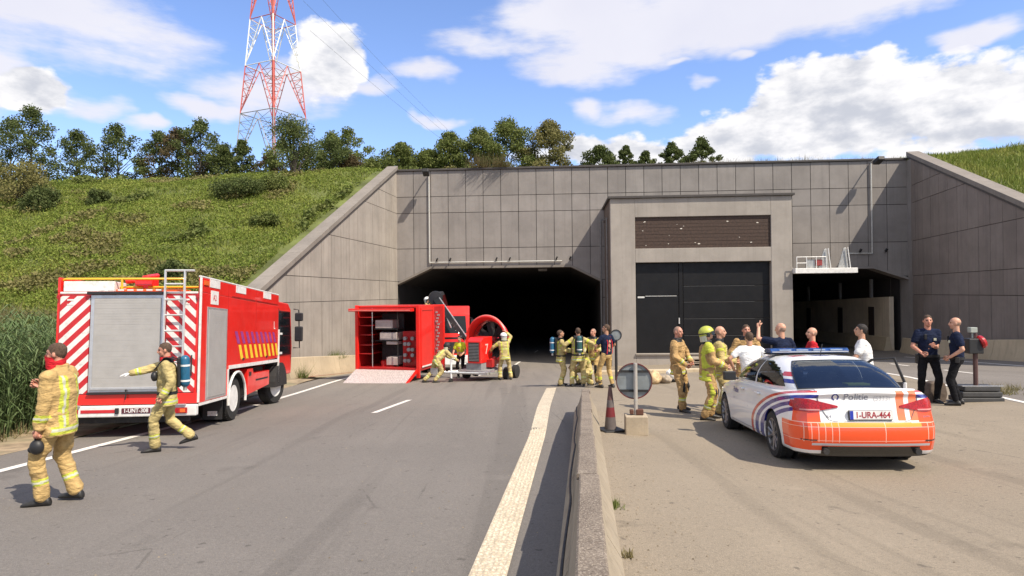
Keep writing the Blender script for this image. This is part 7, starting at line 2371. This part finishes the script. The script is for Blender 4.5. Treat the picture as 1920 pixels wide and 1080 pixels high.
        if gear_style == 'sidestripe':
            side_ = np.zeros(len(F), bool)
            for i in range(2): side_ |= (np.abs((C - np.array(kn[i]))[:, 0]) > 0.072 * s) & (((C - np.array(kn[i]))[:, 0] * (1 if i else -1)) > 0)
            idx[side_ & (idx == 0)] = 1
        to_obj('trousers', V, F, [gm, M_hv, M_sil, M_strap], idx, root)
    else:
        mm = {'police': M_blk, 'white': M_blk, 'navytan': M_gear, 'vest': M_blk, 'navy': M_blk, 'red': M_blk}[outfit]
        if outfit == 'navytan':
            C2 = near_seg(C, [(kn[0], an[0], 0.07), (kn[1], an[1], 0.07), (pel, kn[0], 0.07), (pel, kn[1], 0.07)])
            idx = np.zeros(len(F), int); idx[(C2[0] < 2) & (C2[1] > 0.5) & (C2[1] < 0.68)] = 1
            to_obj('trousers', V, F, [mm, M_hv], idx, root)
        else: to_obj('trousers', V, F, [mm], None, root)
    # boots
    for i in range(2):
        yaw = R(feet[i][2]); fd = Vector((-math.sin(yaw), math.cos(yaw), 0)); lf = feet[i][3]
        bm_ = MB(); rt = Vector((fd.y, -fd.x, 0)); tilt = 0.55 * min(1, lf / 0.25) if lf > 0.05 else 0
        fdn = (fd * math.cos(tilt) - Vector((0, 0, 1)) * math.sin(tilt)).normalized(); upb = rt.cross(fdn).normalized()
        a0 = an[i]
        bm_.capsule(kn[i].lerp(a0, 0.72), a0, 0.056 * s, 0.052 * s, 12)
        rings = []
        for f, w_, h_, zo in ((-0.085, 0.030, 0.05, 0), (-0.07, 0.042, 0.095, 0), (0.0, 0.046, 0.11, 0), (0.07, 0.050, 0.078, 0), (0.14, 0.052, 0.060, 0), (0.185, 0.040, 0.045, 0), (0.205, 0.02, 0.03, 0)):
            c_ = a0 + fdn * f * s - upb * 0.090 * s; ring = []
            for a in [2 * math.pi * k / 14 for k in range(14)]:
                ring.append(tuple(c_ + rt * w_ * s * math.cos(a) + upb * s * (h_ * 0.5 + h_ * 0.5 * math.sin(a) * (1 if math.sin(a) > 0 else 1))))
            rings.append(ring)
        bm_.loft(rings)
        V, F, N = remesh(bm_, 0.011, 2); to_obj('boot', V, F, [M_boot], None, root)
    # upper garment
    jm = MB()
    J = bulk * (1.0 if fire else 0.80 if outfit != 'white' else 0.84)
    if fire: prof = ((-0.20, 0.200, 0.150), (-0.12, 0.198, 0.150), (0.02, 0.185, 0.142), (0.16, 0.188, 0.145), (0.32, 0.205, 0.150), (0.42, 0.195, 0.135), (0.485, 0.13, 0.10), (0.525, 0.082, 0.078))
    else: prof = ((-0.04, 0.205, 0.150), (0.02, 0.205, 0.150), (0.14, 0.208, 0.155), (0.30, 0.235, 0.165), (0.41, 0.225, 0.15), (0.475, 0.14, 0.105), (0.51, 0.085, 0.08))
    rr_ = []
    for t, rx, ry in prof:
        c_ = (pel + upn * t * s) if t > 0 else (pel + (upn * 0.35 + Vector((0, 0, 0.65))) * t * s)
        rr_.append(torso_ring(c_, rx * J, ry * J))
    jm.loft(rr_)
    if fire: jm.tube([tuple(neck - upn * 0.02 * s), tuple(neck + upn * 0.045 * s)], [0.092 * s, 0.088 * s], 16)
    sl_end = []
    for i in range(2):
        jm.capsule(neck - upn * 0.035 * s, sh[i] + upn * 0.012 * s, 0.058 * s, 0.058 * s, 10)
        jm.capsule(sh[i] , sh[i].lerp(el[i], 0.3), 0.080 * s * J if fire else 0.074 * s, 0.076 * s * (J if fire else 1), 12)
        if fire or outfit == 'long':
            jm.capsule(sh[i], el[i], 0.078 * s * J, 0.068 * s * J, 12); jm.capsule(el[i], el[i].lerp(wr[i], 0.9), 0.067 * s * J, 0.056 * s * J, 12)
        elif outfit != 'vest' or True:
            jm.capsule(sh[i].lerp(el[i], 0.2), sh[i].lerp(el[i], 0.62), 0.074 * s, 0.070 * s, 12)
    V, F, N = remesh(jm, vox, 4)
    V = folds(V, N, None, 0.014 * s if fire else 0.008, 7.5, seed + 3)
    C = np.array([V[list(f)].mean(0) for f in F])
    segs = [(sh[0], el[0], 0.075 * s), (sh[1], el[1], 0.075 * s), (el[0], wr[0], 0.06 * s), (el[1], wr[1], 0.06 * s), (pel - Vector((0, 0, .2 * s)), neck, 0.15 * s)]
    k, t = near_seg(C, segs); idx = np.zeros(len(F), int)
    loc = (C - np.array(pel)); lx_ = loc @ np.array(right) / s; lz = loc @ np.array(upn) / s; ly_ = loc @ np.array(fwd) / s
    if fire:
        tor = k == 4
        idx[tor & (lz > -0.17) & (lz < -0.085)] = 1; idx[tor & (lz > -0.142) & (lz < -0.112)] = 2
        idx[(k >= 2) & (k < 4) & (t > 0.42) & (t < 0.72)] = 1; idx[(k >= 2) & (k < 4) & (t > 0.53) & (t < 0.62)] = 2
        if gear_style == 'std':
            idx[tor & (lz > 0.18) & (lz < 0.235)] = 1; idx[tor & (lz > 0.198) & (lz < 0.216)] = 2
            idx[tor & (np.abs(np.abs(lx_) - 0.115) < 0.020) & (lz > -0.05)] = 1
            idx[(k < 2) & (t > 0.30) & (t < 0.5)] = 1
        if gear_style in ('wide', 'sidestripe'):
            sl = (np.abs(lx_ - (-0.10 if gear_style == 'wide' else 0.0)) < 0.06) & (lz > -0.16) & (lz < 0.42)
            if gear_style == 'wide':
                sl = ((np.abs(np.abs(lx_) - 0.11) < 0.045) & tor & (lz > -0.1) & (lz < 0.46)); idx[sl] = 1
                idx[((np.abs(np.abs(lx_) - 0.11) < 0.012) & tor & (lz > -0.1) & (lz < 0.46))] = 2
                pass
            else:
                idx[(k < 2) & (t < 0.42)] = 1; idx[tor & (np.abs(lx_) > 0.12) & (lz > -0.2)] = 1
        col = M_strap if gear_style == 'dark_collar' else gm
        idx[(lz > 0.49) & tor] = 3
        to_obj('jacket', V, F, [gm, M_hv, M_sil, M_strap if gear_style not in ('plain', 'wide') else gm], idx, root)
    else:
        m1 = {'police': M_navy, 'white': M_tee, 'navytan': M_navy, 'vest': M_vest, 'navy': M_navy, 'red': M_redc}[outfit]
        if outfit == 'vest':
            idx[(k == 4) & (lz > 0.08) & (lz < 0.13)] = 1
        to_obj('shirt', V, F, [m1, M_sil], idx, root)
    # belt and kit
    def ring_band(nm, t0, t1, rx, ry, m):
        bb = MB(); bb.loft([torso_ring(pel + upn * t * s, rx * r_, ry * r_) for t, r_ in ((t0, 0.96), (t0, 1.0), (t1, 1.0), (t1, 0.96))]); return bb.build(nm, m, root, smooth=40)
    if outfit == 'police':
        ring_band('belt', -0.03, 0.02, 0.182 * bulk, 0.135 * bulk, M_strap)
        bb = MB(); bb.box(tuple(pel + right * 0.19 * s * bulk + Vector((0, 0, -0.07 * s))), (0.06, 0.10, 0.20)); bb.box(tuple(pel - right * 0.18 * s * bulk + Vector((0, 0, -0.03 * s))), (0.06, 0.08, 0.12)); bb.build('holster', M_boot, root, bevel=0.015)
        bb = MB(); bb.box(tuple(neck + fwd * 0.125 * s * bulk - upn * 0.20 * s - right * 0.08 * s), (0.05, 0.03, 0.05)); bb.build('badge', M_sil, root)
        bb = MB(); bb.box(tuple(neck + fwd * 0.135 * s * bulk - upn * 0.15 * s + right * 0.09 * s), (0.05, 0.035, 0.11)); bb.build('radio', M_strap, root, bevel=0.01)
    if ba:
        bk = chest - fwd * (0.155 * s * J)
        bb = MB(); bb.box(tuple(bk - fwd * 0.02), (0.26, 0.05, 0.50), (0, 0, twist)); bb.build('back_plate', M_strap, root, bevel=0.02)
        q0 = bk - fwd * 0.105 - upn * 0.24 * s; q1 = bk - fwd * 0.105 + upn * 0.24 * s
        bb = MB(); bb.capsule(q0 + upn * .06, q1 - upn * .05, 0.078, 0.078, 18); bb.build('air_cylinder', ba, root, smooth=50)
        bb = MB(); bb.tube([tuple(q0 + upn * 0.08), tuple(q0 + upn * 0.11)], 0.081, 18); bb.build('cylinder_band', M_hw, root, smooth=40); bb = MB(); bb.tube([tuple(q1 - upn * 0.16), tuple(q1 - upn * 0.13)], 0.081, 18); bb.build('cylinder_band', M_hw, root, smooth=40)
        bb = MB(); bb.tube([tuple(q0), tuple(q0 - upn * 0.07)], 0.03, 10); bb.build('valve', M_alum, root)
        bb = MB()
        for sx in (-1, 1):
            pts = []
            for a in np.linspace(-0.1, 1.0, 9):
                ang = a * math.pi; pts.append(tuple(chest + right * sx * 0.105 * s + upn * (0.02 + 0.225 * math.sin(ang * 0.5 + 0.8)) * s * (1 if a < .6 else 1 - (a - .6) * 1.7) + fwd * (-0.16 + 0.33 * a) * s * J * 1.02))
            bb.tube(pts, 0.028, 6, flat=0.4)
        bb.build('harness', M_strap, root, smooth=50)
        ring_band('waist_strap', -0.02, 0.03, 0.198 * J, 0.152 * J, M_strap)
        bb = MB(); bb.ell(tuple(chest + fwd * 0.175 * s * J - upn * 0.05 * s + right * -0.06), (0.075, 0.055, 0.085), 12, 8); bb.tube([tuple(chest + fwd * 0.17 * s + right * 0.05), tuple(chest + fwd * 0.2 * s + right * 0.1 - upn * 0.08), tuple(chest + right * 0.17 * s - upn * 0.1)], 0.018, 6)
        bb.build('face_mask', M_rub, root, smooth=50)
    root['_dummy'] = 0; del root['_dummy']
    return dict(root=root, hc=hc, HM=HM, hp=hp_, s=s, wr=wr, el=el, neck=neck, pel=pel, fwd=fwd, right=right, upn=upn, chest=chest)


def helmet(p, m=None, visor=True):
    hp_ = p['hp']; rings = []; mb = MB()
    for i in range(1, 12):
        th = math.pi * (0.5 + 0.5 * i / 12); ring = []
        for j in range(28):
            ph = 2 * math.pi * j / 28; d = Vector((math.sin(th) * math.cos(ph), math.sin(th) * math.sin(ph), -math.cos(th)))
            ring.append(hp_(d.x * 0.125, -0.015 + d.y * 0.148, 0.012 + d.z * 0.135))
        rings.append(ring)
    low = [hp_(math.cos(2 * math.pi * j / 28) * 0.118, -0.018 + math.sin(2 * math.pi * j / 28) * 0.140, -0.035 if math.sin(2 * math.pi * j / 28) < 0.35 else 0.0) for j in range(28)]
    mb.loft([low] + rings); h = mb.build('helmet', m or M_helm, p['root'], smooth=50)
    mb = MB(); mb.tube([hp_(math.cos(a) * 0.128, -0.015 + math.sin(a) * 0.151, 0.012) for a in np.linspace(0, 2 * math.pi, 29)], 0.010, 6); mb.build('helmet_rim', M_strap, h, smooth=60)
    if visor:
        V = []; n = 12
        for z, k in ((0.03, 1.03), (-0.04, 1.05)):
            for a in np.linspace(R(30), R(150), n): V.append(hp_(math.cos(a) * 0.128 * k, -0.015 + math.sin(a) * 0.151 * k, z))
        mb = MB(); mb.add(V, [(i, i + 1, i + 1 + n, i + n) for i in range(n - 1)]); mb.build('visor', M_glass, h, smooth=60)
    mb = MB(); mb.box(hp_(0.13, 0.0, -0.03), (0.03, 0.06, 0.07)); mb.box(hp_(-0.13, 0.0, -0.03), (0.03, 0.06, 0.07)); mb.box(hp_(0, 0.135, 0.07), (0.05, 0.02, 0.05)); mb.build('helmet_fittings', M_strap, h, bevel=0.01)
    V = []; n = 14
    for z, k in ((-0.02, 1.0), (-0.14, 1.05)):
        for a in np.linspace(R(190), R(350), n): V.append(hp_(math.cos(a) * 0.118 * k, -0.02 + math.sin(a) * 0.135 * k, z))
    mb = MB(); mb.add(V, [(i, i + 1, i + 1 + n, i + n) for i in range(n - 1)]); mb.build('neck_flap', M_sil, h, smooth=60)
    return h


# --- left: two firefighters by the truck
# P1 walks away to the left, head turned left, red scarf over mouth and chin
p = person('firefighter in front at far left in tan gear with a red scarf over his mouth', -5.22, 7.38, R(92), 1.87, 'L', gear=M_gear, gear_style='wide', hair='short', skin_m=M_skin2,
           feet=((-0.13, 0.10, 12, 0), (0.12, -0.10, -6, 0)), hands=((-0.25, 0.06, 0.86), (0.10, 0.27, 1.26)), elbows=((-0.2, -1, 0), (0.2, -0.5, -1)), head=(8, -2), bulk=1.05,
           hand_kw=(dict(curl=0.9), dict(curl=0.7, palm=(-0.6, 0.3, 0.5))), vox=0.0115)
mb = MB(); hp_ = p['hp']; rings = []
for z, k in ((-0.16, 1.0), (-0.135, 1.02), (-0.10, 1.0), (-0.05, 1.08), (-0.022, 1.05)):
    rings.append([hp_(math.cos(a) * 0.082 * k, 0.004 + math.sin(a) * (0.105 if math.sin(a) > 0 else 0.085) * k, z - 0.012 * math.cos(a * 2) - (0.045 if math.sin(a) < -0.2 else 0)) for a in np.linspace(0, 2 * math.pi, 25)[:-1]])
mb.loft(rings, cap=False); mb.build('scarf', M_redc, p['root'], smooth=70, fix=True)
w = p['wr'][0]
mb = MB(); mb.ell(tuple(w + Vector((0.02, 0.03, -0.20))), (0.06, 0.075, 0.085), 14, 10); mb.tube([tuple(w + Vector((0, 0.02, -0.06))), tuple(w + Vector((0.03, 0.05, -0.12))), tuple(w + Vector((0.02, 0.03, -0.17)))], 0.014, 8); mb.tube([tuple(w + Vector((0.04, 0.08, -0.22))), tuple(w + Vector((0.05, 0.12, -0.24)))], 0.035, 12)
tag(mb.build('breathing_mask', M_rub, smooth=50), 'black breathing mask hanging from the hand of the far left firefighter', 'mask').matrix_world = p['root'].matrix_basis.copy()
# P2 walking left pointing with a gloved hand, breathing set on
p = person('firefighter walking left behind the truck pointing with a white gloved hand', -5.78, 10.72, R(112), 1.86, 'L', gear=M_gear2, gear_style='dark_collar', hair='short', skin_m=M_skin2, ba=M_ba_b,
           feet=((-0.04, 0.17, 4, 0), (0.10, -0.34, -4, 0.10)), hands=((-0.27, 0.05, 0.90), (0.10, 0.58, 1.26)), elbows=((-0.4, -1, 0), (0.5, -0.1, -1)), head=(4, -4), drop=0.015,
           hand_kw=(dict(curl=0.7), dict(curl=0.12, palm=(0, 0, -1))), glove=M_glove_w, vox=0.0115)
mb = MB(); hp_ = p['hp']
mb.loft([[hp_(math.cos(a) * 0.078 * k, 0.0 + math.sin(a) * 0.085 * k, z) for a in np.linspace(0, 2 * math.pi, 21)[:-1]] for z, k in ((-0.17, 1.05), (-0.13, 1.0), (-0.105, 0.98))], cap=False); mb.build('scarf', M_redc, p['root'], smooth=70)

# --- at the fan
p = person('firefighter bending forward over the trolley drawbar with dark helmet', -2.86, 24.0, R(-62), 1.80, 'L', gear=M_gear2, gear_style='wide', hair='none', lean=(0.02, 0.40), drop=0.12,
           feet=((-0.16, -0.42, 0, 0.0), (0.14, -0.12, 0, 0)), hands=((-0.16, 0.74, 0.82), (0.20, 0.76, 0.80)), elbows=((-1, 0, -0.5), (1, 0, -0.5)), head=(0, 25), vox=0.016)
helmet(p, M_strap, False)
p = person('worker in a bright yellow green vest between crane and fan', -2.12, 26.3, R(160), 1.78, 'L', 'vest', feet=((-0.12, 0, 0, 0), (0.12, 0, 0, 0)), lean=(0, 0.1), hands=((-0.2, 0.35, 1.0), (0.2, 0.35, 1.0)), hair='black', vox=0.018)
p = person('firefighter in pale gear and white helmet reaching up to the fan shroud', -0.30, 24.5, R(14), 1.82, 'L', gear=M_gear2, gear_style='std', hair='none', lean=(-0.02, 0.08),
           feet=((-0.18, 0.02, 6, 0), (0.22, -0.06, -14, 0)), hands=((-0.46, 0.38, 1.08), (0.12, 0.34, 1.78)), elbows=((-1, -0.3, -0.3), (1, 0, -0.2)), head=(28, 12), vox=0.016)
helmet(p, M_hw, False)
p = person('crane operator in a helmet standing above the container roof', -4.07, 29.35, R(-100), 1.78, z=1.53 - 0.3 - 1.72, outfit='fire', gear=M_gear, hair='none', hands=((-0.2, 0.35, 1.15), (0.2, 0.35, 1.15)), head=(0, 15), vox=0.018)
p['root'].location = CM @ Vector((-0.72, -1.65, 1.82)); helmet(p, M_hw, False)

# --- middle group at the end of the divider
GR = None
p = person('firefighter in profile with air cylinder, leftmost of the group at the divider end', 1.50, 20.0, R(-82), 1.78, 'R', gear=M_gear2, gear_style='std', hair='short', skin_m=M_skin3, ba=M_ba_b,
           feet=((-0.11, 0.04, 0, 0), (0.12, -0.06, -10, 0)), hands=((-0.12, 0.34, 1.12), (0.16, 0.32, 1.10)), head=(-6, 14), vox=0.016)
p = person('firefighter with his back to us and a teal cylinder at the divider end', 2.02, 19.7, R(3), 1.84, 'R', gear=M_gear2, gear_style='std', hair='short', skin_m=M_skin3, ba=M_ba_g,
           feet=((-0.20, 0, 10, 0), (0.16, 0.02, -10, 0)), hands=((-0.38, 0.16, 1.06), (0.42, 0.14, 1.08)), elbows=((-1, -0.6, 0), (1, -0.6, 0)), head=(0, 8), vox=0.016)
p = person('firefighter half hidden between the cylinder carrier and the man in navy', 2.62, 20.7, R(150), 1.83, 'R', gear=M_gear, gear_style='std', hair='shaved', skin_m=M_skin2,
           hands=((-0.25, 0.3, 1.1), (0.2, 0.3, 1.05)), head=(-20, 8), vox=0.016)
p = person('crouching firefighter low behind the group at the divider end', 2.35, 20.2, R(120), 1.80, 'R', gear=M_gear2, gear_style='std', hair='none', drop=0.40, lean=(0, 0.2),
           feet=((-0.16, -0.05, 10, 0), (0.18, 0.2, -10, 0)), hands=((-0.15, 0.5, 0.6), (0.2, 0.5, 0.6)), vox=0.016)
helmet(p, M_strap, False)
p = person('tall man in navy T-shirt and tan fire trousers, right of the middle group', 2.80, 19.1, R(38), 1.93, 'R', 'navytan', hair='short', skin_m=M_skin3,
           feet=((-0.14, 0.1, 8, 0), (0.16, -0.06, -16, 0)), hands=((-0.14, 0.30, 1.06), (0.26, 0.22, 1.02)), elbows=((-1, -.6, 0), (1, -0.8, 0)), head=(36, 12), vox=0.015)
mb = MB()
c_ = p['chest']
for sx in (-1, 1):
    mb.tube([tuple(p['pel'] + p['right'] * 0.12 * sx + p['fwd'] * -0.14), tuple(c_ + p['right'] * 0.09 * sx - p['fwd'] * 0.150), tuple(p['neck'] + p['right'] * 0.09 * sx - p['fwd'] * 0.03 + Vector((0, 0, -0.0))), tuple(c_ + p['right'] * 0.09 * sx + p['fwd'] * 0.150)], 0.011, 5, flat=0.5)
mb.build('braces', M_redc, p['root'], smooth=50)

# --- right group in front of the building
p = person('firefighter with hands in front looking right, left of the man in the yellow helmet', 3.62, 14.05, R(-128), 1.88, 'R', gear=M_gear3, gear_style='dark_collar', hair='shaved', skin_m=M_skin2,
           feet=((-0.15, 0.0, 8, 0), (0.18, 0.18, -22, 0)), hands=((-0.14, 0.24, 1.02), (0.15, 0.24, 0.99)), elbows=((-1, -0.5, 0), (1, -0.5, 0)), head=(-12, 2), vox=0.014)
p = person('firefighter wearing a yellow green helmet, seen from the side near the car', 3.86, 12.7, R(-100), 1.86, 'R', gear=M_gear3, gear_style='sidestripe', hair='none', skin_m=M_skin,
           feet=((-0.12, 0.06, 6, 0), (0.13, -0.08, -8, 0)), hands=((-0.15, 0.32, 1.06), (0.16, 0.32, 1.03)), head=(0, 12), vox=0.014, bulk=1.05)
helmet(p)
p = person('bald firefighter facing right behind the man in the yellow helmet', 4.30, 13.3, R(-112), 1.88, 'R', gear=M_gear2, gear_style='std', hair='bald', skin_m=M_skin,
           hands=((-0.15, 0.30, 1.08), (0.18, 0.3, 1.08)), head=(0, 4), vox=0.014)
p = person('firefighter standing behind the man in the white T-shirt', 5.18, 14.2, R(165), 1.90, 'R', gear=M_gear3, gear_style='dark_collar', hair='short', skin_m=M_skin2,
           hands=((-0.2, 0.28, 1.1), (0.2, 0.28, 1.15)), head=(10, 6), vox=0.015)
p = person('man in white T-shirt with his back to us at the bonnet of the car', 4.66, 12.55, R(-6), 1.76, 'R', 'white', hair='short', skin_m=M_skin3,
           hands=((-0.30, 0.10, 1.00), (0.28, 0.2, 1.05)), elbows=((-1, -0.4, 0), (1, -0.5, 0)), head=(8, 12), lean=(0, 0.08), vox=0.014, bulk=1.08)
p = person('bald man in navy uniform raising one arm beyond the police car', 5.55, 13.2, R(20), 1.92, 'R', 'police', hair='bald', skin_m=M_skin, bulk=1.08,
           hands=((-0.27, 0.32, 1.68), (0.30, 0.15, 0.95)), elbows=((-1, 0.3, -0.6), (1, -0.6, 0)), head=(20, 2), hand_kw=(dict(curl=0.25, palm=(1, 0, 0), point=True), {}), vox=0.014)
p = person('bald man in a red top standing beyond the car roof', 6.18, 13.2, R(75), 1.80, 'R', 'red', hair='bald', skin_m=M_skin,
           hands=((-0.2, 0.3, 1.0), (0.2, 0.3, 1.0)), head=(10, 8), vox=0.014)
p = person('dark haired man in white shirt with a shoulder strap right of the car roof', 6.62, 12.0, R(66), 1.82, 'R', 'white', hair='black', skin_m=M_skin3,
           hands=((-0.1, 0.36, 1.05), (0.16, 0.34, 1.02)), elbows=((-1, -0.5, 0), (0.8, -0.8, 0)), head=(0, 16), lean=(0, 0.07), vox=0.013, bulk=1.06)
mb = MB(); mb.tube([tuple(p['neck'] + p['right'] * -0.10 + p['fwd'] * 0.02 + Vector((0, 0, -0.0))), tuple(p['chest'] + p['fwd'] * 0.16 + p['right'] * 0.02), tuple(p['pel'] + p['right'] * 0.2 + Vector((0, 0, .1)))], 0.018, 5, flat=0.4)
mb.tube([tuple(p['neck'] + p['right'] * -0.10 + p['fwd'] * 0.02), tuple(p['chest'] - p['fwd'] * 0.15 + p['right'] * 0.04), tuple(p['pel'] + p['right'] * 0.2 + Vector((0, 0, .1)))], 0.018, 5, flat=0.4)
mb.build('shoulder_strap', M_strap, p['root'], smooth=50)
p = person('police officer with dark hair and folded arm, facing his colleague', 8.72, 13.45, R(168), 1.88, 'R', 'police', hair='short', skin_m=M_skin2, bulk=1.02,
           feet=((-0.14, 0.02, 8, 0), (0.15, 0.0, -12, 0)), hands=((-0.02, 0.27, 1.16), (0.20, 0.24, 1.02)), elbows=((-0.5, -1, -0.3), (0.6, -1, 0.0)), head=(-8, 3), vox=0.014,
           hand_kw=(dict(curl=0.5, palm=(1, 0, 0.3)), dict(curl=0.8, palm=(-1, 0, 0))))
p = person('bald police officer seen from the side beside the warning lamp', 8.98, 12.95, R(58), 1.80, 'R', 'police', hair='bald', skin_m=M_skin, bulk=1.02,
           feet=((-0.13, 0.03, 6, 0), (0.13, -0.04, -8, 0)), hands=((-0.20, 0.12, 0.98), (0.24, 0.12, 0.96)), elbows=((-0.4, -1, 0), (0.4, -1, 0)), head=(4, 2), vox=0.014)
